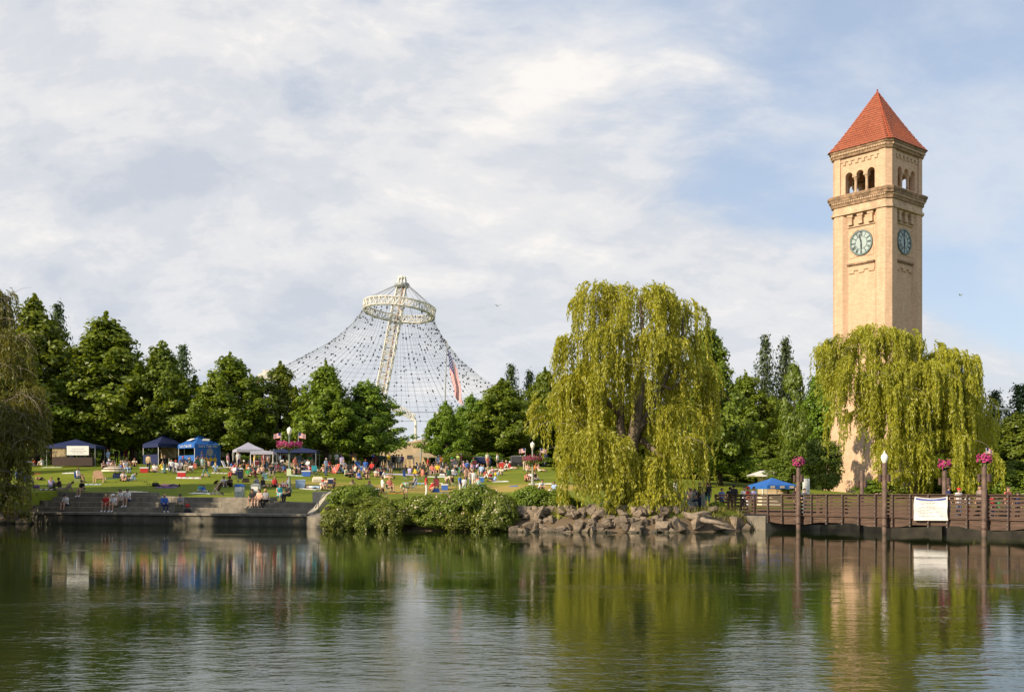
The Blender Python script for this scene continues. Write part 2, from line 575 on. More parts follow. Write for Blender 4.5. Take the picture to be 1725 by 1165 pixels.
M_grass = grass_material()
xs = axis(-3500, 3500, -45, 34, 0.6)
ys = axis(-60, 5000, 50, 112, 0.6)
GX, GY = np.meshgrid(xs, ys)
GZ = ground(GX.ravel(), GY.ravel())
nx, ny = len(xs), len(ys)
me = bpy.data.meshes.new('lawn')
me.vertices.add(nx * ny)
me.vertices.foreach_set('co', np.stack([GX.ravel(), GY.ravel(), GZ], 1).astype(np.float32).ravel())
ii = np.arange((ny - 1) * (nx - 1))
r_, c_ = ii // (nx - 1), ii % (nx - 1)
q = np.stack([r_ * nx + c_, r_ * nx + c_ + 1, (r_ + 1) * nx + c_ + 1, (r_ + 1) * nx + c_], 1).astype(np.int32)
me.loops.add(q.size); me.loops.foreach_set('vertex_index', q.ravel())
me.polygons.add(len(q)); me.polygons.foreach_set('loop_start', np.arange(0, q.size, 4, dtype=np.int32))
me.materials.append(M_grass)
me.update(calc_edges=True)
me.polygons.foreach_set('use_smooth', [True] * len(q))
tag(link('lawn', me), 'sloping park lawn with a dry yellow strip, running down to the river', kind='structure')

# water
def water_material():
    m = bpy.data.materials.new('river_water'); m.use_nodes = True
    t = NT(m.node_tree); b = t.n['Principled BSDF']
    b.inputs['Base Color'].default_value = (0.014, 0.025, 0.005, 1)
    b.inputs['Roughness'].default_value = 0.035
    b.inputs['IOR'].default_value = 1.33
    b.inputs['Specular IOR Level'].default_value = 0.5
    V = t.new('ShaderNodeTexCoord').outputs['Object']
    sp = t.new('ShaderNodeSeparateXYZ', i_0=V)
    # breeze: the water lies calm under the far bank, with loose patches of ruffled water
    patch = t.noise(t.mapping(V, scale=(0.035, 0.085, 1)), 1.0, 4, 0.55, 0.6)
    near = t.ramp(t.math('DIVIDE', sp.outputs[1], 80.0), [(0.13, 0.118), (0.20, 0.088), (0.28, 0.05), (0.38, 0.034), (0.55, 0.020), (0.9, 0.013)])
    pm = t.ramp(patch, [(0.38, 0.35), (0.52, 0.8), (0.63, 2.6)])
    amp = t.math('MULTIPLY', near, pm)
    thin = t.noise(t.mapping(V, scale=(0.06, 0.30, 1)), 1.0, 5, 0.65, 0.8)
    streak = t.math('MULTIPLY', t.ramp(thin, [(0.56, 0.0), (0.68, 1.0)]), 0.11)
    amp = t.math('ADD', amp, t.math('MULTIPLY', streak, t.ramp(t.math('DIVIDE', sp.outputs[1], 80.0), [(0.2, 1.0), (0.75, 0.8), (0.95, 0.0)])))
    r1 = t.noise(t.mapping(V, rot=(0, 0, 0.15), scale=(1.0, 2.1, 1)), 1.5, 3, 0.5, 0.5)
    r2 = t.noise(t.mapping(V, rot=(0, 0, -0.25), scale=(1.0, 1.9, 1)), 4.2, 3, 0.55, 0.3)
    r3 = t.noise(t.mapping(V, scale=(0.25, 0.5, 1)), 1.0, 2, 0.5)
    h = t.math('ADD', t.math('ADD', t.math('MULTIPLY', t.math('SUBTRACT', r1, 0.5), 0.115), t.math('MULTIPLY', t.math('SUBTRACT', r2, 0.5), 0.050)), t.math('MULTIPLY', t.math('SUBTRACT', r3, 0.5), 0.10))
    h = t.math('MULTIPLY', h, amp)
    bn = t.new('ShaderNodeBump', i_Strength=1.0, i_Distance=1.0, i_Height=h)
    t.l.new(bn.outputs[0], b.inputs['Normal'])
    return m


wm = MB()
wx = axis(-900, 900, -30, 30, 10); wy = axis(-300, 260, 0, 100, 10)
wm.add([(x, y, 0) for y in wy for x in wx], [(j * len(wx) + i, j * len(wx) + i + 1, (j + 1) * len(wx) + i + 1, (j + 1) * len(wx) + i) for j in range(len(wy) - 1) for i in range(len(wx) - 1)])
tag(wm.build('river_water', water_material()), 'dark green river water with small ripples', kind='structure')
# the river bed, so that the water has a bottom
MB().box((0, 20, -3), (1900, 600, 0.4)).build('river_bed', principled('mud', (0.05, 0.05, 0.03), 0.95))['kind'] = 'structure'
# ------------------------------------------------------------------ clock tower
def brick_material():
    m = bpy.data.materials.new('tan_brick'); m.use_nodes = True
    t = NT(m.node_tree); b = t.n['Principled BSDF']
    b.inputs['Roughness'].default_value = 0.9
    b.inputs['Specular IOR Level'].default_value = 0.2
    V = t.new('ShaderNodeTexCoord').outputs['Object']
    s = t.new('ShaderNodeSeparateXYZ', i_0=V)
    uv = t.new('ShaderNodeCombineXYZ', i_0=t.math('ADD', s.outputs[0], s.outputs[1]), i_1=s.outputs[2])
    br = t.new('ShaderNodeTexBrick', i_Vector=uv.outputs[0], i_Scale=1.0)
    br.inputs['Color1'].default_value = (0.66, 0.445, 0.30, 1)
    br.inputs['Color2'].default_value = (0.53, 0.35, 0.23, 1)
    br.inputs['Mortar'].default_value = (0.46, 0.36, 0.25, 1)
    br.inputs['Mortar Size'].default_value = 0.01
    br.inputs['Brick Width'].default_value = 0.44
    br.inputs['Row Height'].default_value = 0.15
    n = t.noise(t.mapping(V, scale=(1, 1, 0.35)), 0.8, 5, 0.65)
    nb = t.noise(t.mapping(V, scale=(1, 1, 5)), 1.6, 4, 0.7)
    c = t.mix(t.math('MULTIPLY', t.ramp(nb, [(0.5, 0.0), (0.72, 1.0)]), 0.5), br.outputs[0], (0.62, 0.47, 0.31, 1))
    c = t.mix(t.math('MULTIPLY', t.ramp(n, [(0.3, 1.0), (0.6, 0.0)]), 0.35), c, (0.36, 0.25, 0.15, 1))
    t.l.new(c, b.inputs['Base Color'])
    bn = t.new('ShaderNodeBump', i_Strength=0.35, i_Distance=0.03, i_Height=br.outputs[1])
    bn.invert = True
    t.l.new(bn.outputs[0], b.inputs['Normal'])
    return m


M_brick = brick_material()
streaks(M_brick, 0.38, (0.22, 0.145, 0.085, 1))
M_stone = principled('tan_stone', (0.52, 0.37, 0.24), 0.85, var=0.15, scale=1.2, bump=0.15)
M_cornice = principled('weathered_cornice', (0.31, 0.20, 0.12), 0.85, var=0.28, scale=2.0)
M_tile = principled('red_clay_tile', (0.345, 0.098, 0.046), 0.65, var=0.25, scale=3.5, vscale=(1, 1, 4))
M_hip = principled('red_hip_tile', (0.36, 0.075, 0.03), 0.65, var=0.2)
M_dial = principled('pale_dial', (0.36, 0.43, 0.42), 0.4, var=0.06)
M_teal = principled('verdigris_metal', (0.125, 0.175, 0.17), 0.5, var=0.1)
M_hand = principled('dark_hand', (0.03, 0.04, 0.045), 0.5)

TX, TY, TZ = 42.8, 128.65, 1.6
tower = empty('clock_tower', (TX, TY, TZ), math.radians(-49.4), 'tall tan brick clock tower with a red tiled pyramid roof', 'tower')
def TZl(z): return z - TZ


def octa(h, c):
    return [(-h + c, -h), (h - c, -h), (h, -h + c), (h, h - c), (h - c, h), (-h + c, h), (-h, h - c), (-h, -h + c)]


HW, CH = 3.82, 0.55
def plan(h, c, bay=2.2, dep=0.48):
    face = [(-h + c, -h), (-bay, -h), (-bay + dep, -h + dep), (bay - dep, -h + dep), (bay, -h), (h - c, -h)]
    out = []
    for k in range(4):
        ca, sa = (1, 0, -1, 0)[k], (0, 1, 0, -1)[k]
        out += [(x * ca - y * sa, x * sa + y * ca) for x, y in face]
    return out


# battered base
rings = []
for z, h in ((0, 4.85), (0.5, 4.8), (3.5, 4.42), (7, 4.08), (10.5, 3.86), (11.0, HW)):
    rings.append([(x, y, z) for x, y in octa(h, CH)])
MB().loft(rings).build('base', M_brick, tower)
MB().prism(octa(5.0, CH), -0.8, 0.35).build('plinth', M_stone, tower)
MB().prism(plan(HW, CH), 11.0, TZl(34.55)).build('shaft', M_brick, tower)


def ringmb(levels, c=CH):
    b = MB()
    b.loft([[(x, y, TZl(z)) for x, y in octa(h, c)] for z, h in levels])
    return b


ringmb([(34.55, 3.80), (34.55, 3.98), (34.85, 3.98), (34.92, 3.84), (35.5, 3.84)]).build('string_course', M_stone, tower)
ringmb([(35.5, 3.84), (35.55, 3.98), (35.75, 3.98), (36.1, 4.08), (36.12, 4.16), (36.42, 4.2), (36.45, 4.26), (36.72, 4.3), (36.85, 4.15), (36.9, 3.9)]).build('belfry_cornice', M_cornice, tower)
ringmb([(41.15, 3.78), (41.2, 3.95), (41.42, 3.98), (41.5, 4.02), (41.78, 4.04), (41.85, 4.12), (42.1, 4.16), (42.16, 4.05)]).build('eave_cornice', M_cornice, tower)
dn = MB()
for z, h, nn, s in ((41.63, 4.06, 34, 0.14), (36.0, 4.05, 30, 0.14)):
    for k in range(4):
        ca, sa = (1, 0, -1, 0)[k], (0, 1, 0, -1)[k]
        for i in range(nn):
            a = -h + CH + (2 * h - 2 * CH) * (i + 0.5) / nn
            dn.box((a * ca + h * sa, a * sa - h * ca, TZl(z)), (s, s, 0.2), k * math.pi / 2)
tag(dn.build('dentils', M_stone, tower), kind='stuff')

# roof: stepped courses of clay tile with a slight bell-cast, hips and a finial
rf = MB()
NCO = 22
def roofh(u):                       # half width at height fraction u
    return 4.0 * (1 - u) ** 1.0 * (1 + 0.05 * math.exp(-u * 9)) - 0.0
ZE, ZP = 42.12, 49.15
for i in range(NCO):
    u0, u1 = i / NCO, (i + 1) / NCO
    h0, h1 = roofh(u0) + 0.085, roofh(u1) + 0.004
    c0, c1 = min(CH, h0 * 0.14), min(CH, h1 * 0.14)
    z0, z1 = ZE + (ZP - ZE) * u0, ZE + (ZP - ZE) * u1
    rf.loft([[(x, y, TZl(z0) - 0.03) for x, y in octa(h0, c0)], [(x, y, TZl(z0) + 0.02) for x, y in octa(h0, c0)], [(x, y, TZl(z1)) for x, y in octa(max(h1, 0.03), max(c1, 0.004))]], caps=(i == 0))
roof = rf.build('roof', M_tile, tower)
# barrel tiles: thin raised rolls up the slope
bt = MB()
for k in range(4):
    ca, sa = (1, 0, -1, 0)[k], (0, 1, 0, -1)[k]
    n = 30
    for i in range(n):
        a = (i + 0.5) / n * 2 - 1
        h0 = roofh(0) - 0.02
        umax = 1 - abs(a) * 1.0 - 0.02
        if umax <= 0.03: continue
        def P3(u):
            h = roofh(u) + 0.055
            return Vector((a * 3.95 * ca + h * sa, a * 3.95 * sa - h * ca, TZl(ZE + (ZP - ZE) * u)))
        bt.path([P3(0), P3(0.06), P3(umax * 0.5 + .03), P3(max(umax, .07))], [0.022] * 4, 4)
tag(bt.build('barrel_tile', M_tile, roof), kind='stuff')
for k in range(4):
    a = math.pi / 4 + k * math.pi / 2
    hp = MB()
    pts = [(math.cos(a) * (roofh(u) * math.sqrt(2) * 0.93 + 0.05), math.sin(a) * (roofh(u) * math.sqrt(2) * 0.93 + 0.05), TZl(ZE + (ZP - ZE) * u) + 0.03) for u in np.linspace(0, 0.985, 24)]
    hp.path(pts, [0.11 if i % 2 else 0.085 for i in range(24)], 6)
    hp.build('hip_ridge', M_hip, roof)
MB().lathe([(0.0, 0.45), (0.05, 0.38), (0.12, 0.3), (0.06, 0.2), (0.16, 0.0), (0.1, -0.25)][::-1], 8, (0, 0, TZl(ZP))).build('finial', M_hip, roof)

# belfry
def arch_wall(b, y0, y1, a0, a1, z0, z1, centres, rad, zs):
    """wall in the a-z plane between depths y0 (outer) and y1, with round-arched openings"""
    N = 10
    edges = [a0] + [v for c in centres for v in (c - rad, c + rad)] + [a1]
    # piers
    for i in range(0, len(edges), 2):
        l, r = edges[i], edges[i + 1]
        if i in (0, len(edges) - 2):
            b.add([(l, y0, z0), (r, y0, z0), (r, y0, zs), (l, y0, zs), (l, y1, z0), (r, y1, z0), (r, y1, zs), (l, y1, zs)],
                  [(0, 1, 2, 3), (5, 4, 7, 6), (1, 5, 6, 2), (4, 0, 3, 7)])
        else:
            b.add([(l, y0, zs), (r, y0, zs), (r, y1, zs), (l, y1, zs)], [(3, 2, 1, 0)])
        b.add([(l, y0, zs), (r, y0, zs), (r, y0, z1), (l, y0, z1), (l, y1, zs), (r, y1, zs), (r, y1, z1), (l, y1, z1)], [(0, 1, 2, 3), (5, 4, 7, 6)])
    for c in centres:
        pts = [(c - rad * math.cos(math.pi * k / N), zs + rad * math.sin(math.pi * k / N)) for k in range(N + 1)]
        for k in range(N):
            (xa, za), (xb, zb) = pts[k], pts[k + 1]
            b.add([(xa, y0, za), (xb, y0, zb), (xb, y0, z1), (xa, y0, z1)], [(0, 1, 2, 3)])
            b.add([(xa, y1, za), (xb, y1, zb), (xb, y1, z1), (xa, y1, z1)], [(3, 2, 1, 0)])
            b.add([(xa, y0, za), (xa, y1, za), (xb, y1, zb), (xb, y0, zb)], [(0, 1, 2, 3)])


def rot4(mb, k):
    ca, sa = (1, 0, -1, 0)[k], (0, 1, 0, -1)[k]
    mb.v = [(x * ca - y * sa, x * sa + y * ca, z) for x, y, z in mb.v]
    return mb


ARC = (-1.42, 0.0, 1.42)
for k in range(4):
    b = MB()
    arch_wall(b, -HW + 0.13, -HW + 0.75, -2.5, 2.5, TZl(36.9), TZl(41.2), ARC, 0.47, TZl(38.95))
    rot4(b, k).build('belfry_wall', M_brick, tower)
    for cx in (-0.71, 0.71):
        col = MB()
        col.lathe([(0.24, 0), (0.24, 0.12), (0.17, 0.2), (0.155, 1.5), (0.17, 1.52), (0.2, 1.62), (0.29, 1.85)], 10, (cx, -HW + 0.42, TZl(36.9)))
        col.box((cx, -HW + 0.42, TZl(36.9) + 1.95), (0.56, 0.62, 0.22))
        rot4(col, k).build('column', M_stone, tower)
    # corner pier
    pr = MB()
    p = [(2.5, -HW), (HW - CH, -HW), (HW, -HW + CH), (HW, -2.5), (HW - 0.7, -2.5), (HW - 0.7, -HW + 0.7), (2.5, -HW + 0.7)]
    pr.prism(p, TZl(36.88), TZl(41.2))
    rot4(pr, k).build('corner_pier', M_brick, tower)
    # key band above the arches
    kb = MB()
    kb.box((0, -HW + 0.08, TZl(40.78)), (5.0, 0.14, 0.14))
    for i in range(6):
        a = -2.05 + i * 0.82
        kb.box((a, -HW + 0.08, TZl(40.52)), (0.42, 0.13, 0.38))
    rot4(kb, k).build('key_band', M_stone, tower)
    # clock bay: brackets, panel, sill, stepped corbel
    yb = -HW + 0.48
    for a in (-1.3, 0.0, 1.3):
        br = MB()
        br.box((a, yb - 0.18, TZl(33.75)), (0.5, 0.36, 0.9))
        br.box((a, yb - 0.21, TZl(34.3)), (0.74, 0.42, 0.25))
        br.box((a, yb - 0.22, TZl(33.35)), (0.62, 0.44, 0.14))
        rot4(br, k).build('bracket', M_stone, tower)
    lb = MB(); lb.box((0, yb - 0.07, TZl(33.12)), (3.5, 0.18, 0.16)); lb.box((0, yb - 0.07, TZl(34.5)), (3.44, 0.5, 0.12))
    rot4(lb, k).build('lintel', M_stone, tower)
    for sx in (-1, 1):
        for sz in (-1, 1):                                       # four raised spandrels round the dial
            cz = TZl(31.1)
            arc = [(sx * 1.58 * math.cos(t), cz + sz * 1.58 * math.sin(t)) for t in np.linspace(0.22, math.pi / 2 - 0.22, 7)]
            poly = arc + [(sx * 1.56, cz + sz * 1.6)]
            if sx * sz < 0: poly = poly[::-1]
            n = len(poly); pn = MB()
            pn.add([(x, yb - 0.06, z) for x, z in poly] + [(x, yb + 0.02, z) for x, z in poly], [tuple(range(n))] + [(i, i + n, (i + 1) % n + n, (i + 1) % n) for i in range(n)])
            rot4(pn, k).build('spandrel', M_stone, tower)
    sl = MB(); sl.box((0, yb - 0.14, TZl(28.75)), (3.55, 0.36, 0.2)); sl.box((0, yb - 0.07, TZl(28.58)), (3.5, 0.2, 0.14))
    rot4(sl, k).build('clock_sill', M_cornice, tower)
    cb = MB()
    cb.box((0, yb - 0.06, TZl(28.25)), (3.46, 0.14, 0.5))
    for a in (-1.3, 0, 1.3): cb.box((a, yb - 0.06, TZl(27.85)), (0.7, 0.14, 0.3))
    rot4(cb, k).build('corbel_table', M_brick, tower)
    # dial
    d = empty('clock', (0, 0, 0)); d.parent = tower; d.rotation_euler = (0, 0, k * math.pi / 2)
    for key in ('label', 'category'):
        if key in d: del d[key]
    cz, yd = TZl(31.1), yb - 0.05

    def disc(name, r0, r1, y, dep, mat):
        b = MB(); N = 40
        for r, s in ((r1, 1), (r0, -1)):
            if r <= 0: continue
            vs = [(r * math.cos(2 * math.pi * i / N), yy, cz + r * math.sin(2 * math.pi * i / N)) for yy in (y, y + dep) for i in range(N)]
            fs = [(i, (i + 1) % N, N + (i + 1) % N, N + i) for i in range(N)]
            b.add(vs, fs if s > 0 else [f[::-1] for f in fs])
        if r0 > 0:
            vs = [(r * math.cos(2 * math.pi * i / N), y, cz + r * math.sin(2 * math.pi * i / N)) for r in (r0, r1) for i in range(N)]
            b.add(vs, [(i, (i + 1) % N, N + (i + 1) % N, N + i) for i in range(N)])
        else:
            b.add([(r1 * math.cos(2 * math.pi * i / N), y, cz + r1 * math.sin(2 * math.pi * i / N)) for i in range(N)], [tuple(range(N))])
        return b.build(name, mat, d)
    disc('dial', 0, 1.36, yd - 0.04, 0.1, M_dial)
    disc('rim', 1.28, 1.46, yd - 0.12, 0.2, M_teal)
    disc('chapter_ring', 0.70, 0.765, yd - 0.07, 0.04, M_teal)
    for hnum, txt in enumerate(['XII', 'I', 'II', 'III', 'IV', 'V', 'VI', 'VII', 'VIII', 'IX', 'X', 'XI']):
        ang = math.pi / 2 - hnum * math.pi / 6
        b = MB()
        w_ = {'I': 0.085, 'V': 0.17, 'X': 0.17}
        tot = sum(w_[c] for c in txt)
        x = -tot / 2
        rt = Vector((math.sin(ang), 0, -math.cos(ang)))          # tangential, clockwise
        ro = Vector((math.cos(ang), 0, math.sin(ang)))
        def bar(xa, xb):
            th = 0.027
            q = []
            for rr, xx in ((0.80, xa), (1.26, xb)):
                q += [ro * rr + rt * (xx - th), ro * rr + rt * (xx + th)]
            vs = [(p.x, yd - 0.065, cz + p.z) for p in (q[0], q[1], q[3], q[2])]
            b.add(vs, [(0, 1, 2, 3)])
            b.add(vs, [(3, 2, 1, 0)])
        for c in txt:
            cw = w_[c]
            if c == 'I': bar(x + cw / 2, x + cw / 2)
            elif c == 'V': bar(x + cw / 2, x + 0.03); bar(x + cw / 2, x + cw - 0.03)
            else: bar(x + 0.03, x + cw - 0.03); bar(x + cw - 0.03, x + 0.03)
            x += cw
        b.build('numeral', M_teal, d)
    for nm, ang, ln, wd in (('hour_hand', math.radians(-90 + 1), 0.85, 0.10), ('minute_hand', math.radians(90 + 13), 1.2, 0.075)):
        ro = Vector((math.cos(ang), 0, math.sin(ang))); rt = Vector((-ro.z, 0, ro.x))
        pts = [ro * -0.3 + rt * wd * .6, ro * ln * 0.6 + rt * wd, ro * ln, ro * ln * 0.6 - rt * wd, ro * -0.3 - rt * wd * .6]
        yy = yd - (0.10 if nm == 'hour_hand' else 0.13)
        b = MB(); vs = [(p.x, yy, cz + p.z) for p in pts]
        b.add(vs + [(x, y + 0.02, z) for x, y, z in vs], [(0, 1, 2, 3, 4), (9, 8, 7, 6, 5)] + [(i, 5 + i, 5 + (i + 1) % 5, (i + 1) % 5) for i in range(5)])
        b.build(nm, M_hand, d)
MB().prism(octa(3.6, CH), TZl(36.7), TZl(36.95)).build('belfry_floor', M_stone, tower)
MB().prism(octa(3.7, CH), TZl(41.0), TZl(41.18)).build('belfry_ceiling', M_stone, tower)
bl = MB()
bl.lathe([(0.0, 1.1), (0.2, 1.05), (0.3, 0.8), (0.36, 0.4), (0.55, 0.05), (0.6, 0.0)][::-1], 14, (0, 0, TZl(37.9)))
bl.box((0, 0, TZl(39.1)), (6.4, 0.16, 0.22))
bl.build('bell', principled('bronze', (0.25, 0.2, 0.12), 0.4, metal=0.7), tower)
# bronze plaque on the base
b = MB(); b.box((1.55, -4.62, 1.55), (1.3, 0.10, 1.05), tilt=(math.radians(-6.5), 0, 0)); b.build('plaque', principled('bronze_plaque', (0.10, 0.075, 0.06), 0.5, var=0.2), tower)

# ------------------------------------------------------------------ cable pavilion
PD = 247.0
PXM = PD / F
pav = empty('cable_pavilion', (px(640, PD), PD, 6.0), 0, 'huge white steel mast and ring carrying a tent of bare cables', 'pavilion')
PO = Vector(pav.location)
def pw(x, y, dy=0.0): return Vector((px(x, PD), PD + dy, pz(y, PD))) - PO
top, bot = pw(677, 482), pw(617, 792)
axis_ = (top - bot).normalized()
side = Vector((axis_.z, 0, -axis_.x)).normalized()
dep = Vector((0, 1, 0))
mast = MB(); lace = MB()
NB = 30
def wdt(u): return 1.15 if u < 0.86 else 1.15 - 0.25 * (u - 0.86) / 0.14
for sx in (-1, 1):
    for sy in (-1, 1):
        mast.path([bot.lerp(top, u) + side * sx * wdt(u) + dep * sy * wdt(u) for u in np.linspace(0, 1, 14)], [0.18] * 14, 6)
for i in range(NB):
    u0, u1 = i / NB, (i + 1) / NB
    A = bot.lerp(top, u0); B = bot.lerp(top, u1)
    for sy in (-1, 1):
        s = 1 if i % 2 else -1
        lace.tube(A - side * s * wdt(u0) + dep * sy * wdt(u0), B + side * s * wdt(u1) + dep * sy * wdt(u1), 0.10, n=4)
        lace.tube(A - side * wdt(u0) + dep * sy * wdt(u0), A + side * wdt(u0) + dep * sy * wdt(u0), 0.09, n=4)
    for s2 in (-1, 1):
        s = 1 if i % 2 else -1
        lace.tube(A + side * s2 * wdt(u0) - dep * s * wdt(u0), B + side * s2 * wdt(u1) + dep * s * wdt(u1), 0.10, n=4)
m_o = mast.build('mast', M_steelw, pav)
lace.build('lacing', M_steelw, m_o)
ld = MB(); ld.path([bot.lerp(top, u) + side * 0.45 - dep * 0.9 for u in (0, 1)], [0.16, 0.16], 5)
for i in range(120): 
    p = bot.lerp(top, i / 120.0) + side * 0.45 - dep * 0.9
ld.build('ladder', M_rust, m_o)
hd = MB()
hd.lathe([(1.55, -0.4), (1.75, 0.0), (1.6, 0.5), (0.9, 0.6)], 12, tuple(top + axis_ * 0.1))
hd.build('saddle', M_grey, m_o)
hd = MB()
for i in range(8):
    a = i * math.pi / 4
    hd.tube(top + Vector((1.1 * math.cos(a), 1.1 * math.sin(a), 0.5)), top + Vector((0.75 * math.cos(a), 0.75 * math.sin(a), 2.0)) + axis_ * .2, 0.13, n=5)
hd.lathe([(0.85, 1.7), (0.95, 1.9), (0.7, 2.1), (0.3, 2.4)], 10, tuple(top))
hd.build('mast_cap', M_steelw, m_o)
# ring truss
rc = pw(672.5, 522)
RR = 61.0 * PXM
tx, ty = math.radians(-5.5), math.radians(5.8)          # tilt of the ring plane
RM = Euler((tx, ty, 0)).to_matrix()
def rp(a, r, z): return rc + RM @ Vector((r * math.cos(a), r * math.sin(a), z))
NR = 64
r_o = None
for r, z, rad in ((RR, 0.85, 0.15), (RR * 0.98, -0.85, 0.15), (RR * 0.93, 0.75, 0.11), (RR * 0.90, -0.85, 0.11)):
    rg = MB()
    for i in range(NR):
        rg.tube(rp(2 * math.pi * i / NR, r, z), rp(2 * math.pi * (i + 1) / NR, r, z), rad, n=6, caps=False)
    ro_ = rg.build('ring' if r_o is None else 'ring_chord', M_steelw, pav if r_o is None else r_o)
    r_o = r_o or ro_
rl = MB()
for i in range(NR):
    a0, a1 = 2 * math.pi * i / NR, 2 * math.pi * (i + 1) / NR
    s = 1 if i % 2 else -1
    rl.tube(rp(a0, RR, 0.85 * s), rp(a1, RR * .98, -0.85 * s), 0.10, n=4)
    rl.tube(rp(a0, RR, 0.85), rp(a0, RR * .98, -0.85), 0.09, n=4)
    rl.tube(rp(a0, RR, 0.85), rp(a0, RR * 0.93, 0.75), 0.08, n=4)
    rl.tube(rp(a0, RR * .98, -0.85), rp(a0, RR * 0.90, -0.85), 0.08, n=4)
    rl.tube(rp(a0, RR * .93, 0.75 * s), rp(a1, RR * .90, -0.75 * s), 0.08, n=4)
rl.build('ring_lacing', M_steelw, r_o)
gt = MB()
for i in range(NR):
    if i % 3 == 0:
        gt.box(tuple(rp(2 * math.pi * i / NR, RR * 0.94, -0.6)), (0.5, 0.5, 0.35))
tag(gt.build('ring_floodlight', M_white, r_o), kind='stuff')
hc = MB()
for i in range(16):
    a = 2 * math.pi * (i + 0.3) / 16
    hc.tube(top + axis_ * 0.1 + Vector((1.6 * math.cos(a), 1.6 * math.sin(a), 0)), rp(a, RR, 0.85), 0.055, n=4, caps=False)
hc.build('suspension_cable', M_cable, pav)
# net of cables: profile measured on the left and right outline, blended round the ring
PL = [(611, 530), (585, 557), (552, 579), (511, 601), (461, 626), (420, 645), (370, 668)]
PR = [(731, 541), (739, 560), (753, 577), (774, 604), (797, 624), (827, 647), (866, 676)]
def prof(P, t):
    u = t * (len(P) - 1); i = min(int(u), len(P) - 2); f = u - i
    x = P[i][0] + (P[i + 1][0] - P[i][0]) * f; y = P[i][1] + (P[i + 1][1] - P[i][1]) * f
    return abs(x - 672.5) * PXM, (522 - y) * PXM
def net(a, t):
    wl = (1 - math.cos(a)) / 2
    rl_, zl = prof(PL, t); rr_, zr = prof(PR, t)
    r = rl_ * wl + rr_ * (1 - wl); z = zl * wl + zr * (1 - wl)
    fb = abs(math.sin(a))
    r = r * (1 - 0.10 * fb); z = z - 5.0 * fb * t ** 1.5 * (1 if math.sin(a) < 0 else 0.6)
    p = Vector((r * math.cos(a), r * math.sin(a), z))
    if t < 0.25:
        p = p.lerp(RM @ Vector((RR * .98 * math.cos(a), RR * .98 * math.sin(a), -0.85)), 1 - t / 0.25)
    return rc + p
NA, NTT = 80, 24
nt_ = MB(); dots = MB()
for i in range(NA):
    a = 2 * math.pi * i / NA
    pts = [net(a, (j / NTT) ** 1.0) for j in range(NTT + 1)]
    nt_.path(pts, [0.028] * len(pts), 3)
for j in range(1, NTT + 1):
    pts = [net(2 * math.pi * i / NA, j / NTT) for i in range(NA)]
    for i in range(NA):
        nt_.tube(pts[i], pts[(i + 1) % NA], 0.016 if j < NTT else 0.06, n=3, caps=False)
tag(nt_.build('cable_net', M_cable, pav), kind='stuff')
rr = random.Random(3)
OCT = [(1, 0, 0), (-1, 0, 0), (0, 1, 0), (0, -1, 0), (0, 0, 1), (0, 0, -1)]
OF = [(0, 2, 4), (2, 1, 4), (1, 3, 4), (3, 0, 4), (2, 0, 5), (1, 2, 5), (3, 1, 5), (0, 3, 5)]
for j in range(1, NTT + 1):
    for i in range(NA):
        if rr.random() < 0.27:
            p = net(2 * math.pi * i / NA, min(1, (j + rr.uniform(-.5, .5)) / NTT))
            r = 0.23
            dots.add([p + Vector(o) * r for o in OCT], OF)
tag(dots.build('light_bulbs', principled('dark_lamp', (0.03, 0.03, 0.045), 0.4), pav), kind='stuff')
# edge anchors: pylons under the low rim of the net, and the perimeter truss
for i in range(8):
    a = 2 * math.pi * (i + 0.5) / 8
    p = net(a, 1.0)
    py = MB()
    py.path([(p.x * 1.02 - 0.02 * rc.x, p.y * 1.02, -0.5), p], [0.9, 0.5], 6)
    py.build('pylon', M_steelw, pav)
an = MB()
A = pw(676, 692, -24); B = pw(716, 712, -24)
for o in (Vector((0, 0, 0)), Vector((0, 0, -1.3)), Vector((0, 1.2, -.6))):
    an.path([A + o, A.lerp(B, .5) + o + Vector((0, 0, 0.25)), B + o], [0.17] * 3, 5)
for i in range(9):
    p = A.lerp(B, i / 9); q = A.lerp(B, (i + 1) / 9)
    an.tube(p, q + Vector((0, 0, -1.3)), 0.09, n=4); an.tube(p, p + Vector((0, 0, -1.3)), 0.08, n=4)
for p in (A, B):
    an.tube(p + Vector((0, 0, -1.0)), Vector((p.x, p.y, -1.0)), 0.25, 0.35, n=6)
an.build('edge_truss', M_steelw, pav)
# winch tower with red stays at the left rim
wn = MB(); c = pw(447, 640)
wn.box(tuple(c + Vector((0, 0, 0.8))), (2.6, 2.6, 1.2)); wn.box(tuple(c + Vector((0.3, 0, 1.8))), (1.6, 1.6, 0.9))
for s in (-1, 1):
    wn.tube(c + Vector((s * 1.0, 0, 0.3)), Vector((c.x + s * 2.4, c.y, -0.5)), 0.28, n=6)
wn.build('winch_tower', M_steelw, pav)
st = MB(); st.tube(c + Vector((-1.2, 0, 0.6)), c + Vector((-3.6, 0, -6)), 0.22, n=5); st.build('red_stay', principled('red_paint', (0.45, 0.03, 0.03), 0.5), pav)
# ------------------------------------------------------------------ vegetation
def leaf_quads(C, N, L, W, rg):
    """diamond leaves at centres C with normals N, length L and width W"""
    n = len(C)
    N = N / (np.linalg.norm(N, axis=1, keepdims=True) + 1e-9)
    a = rg.normal(size=(n, 3))
    U = np.cross(N, a); U /= (np.linalg.norm(U, axis=1, keepdims=True) + 1e-9)
    V = np.cross(N, U)
    L = L[:, None]; W = W[:, None]
    return np.stack([C - U * L, C - V * W + N * W * 0.25, C + U * L, C + V * W + N * W * 0.25], 1)


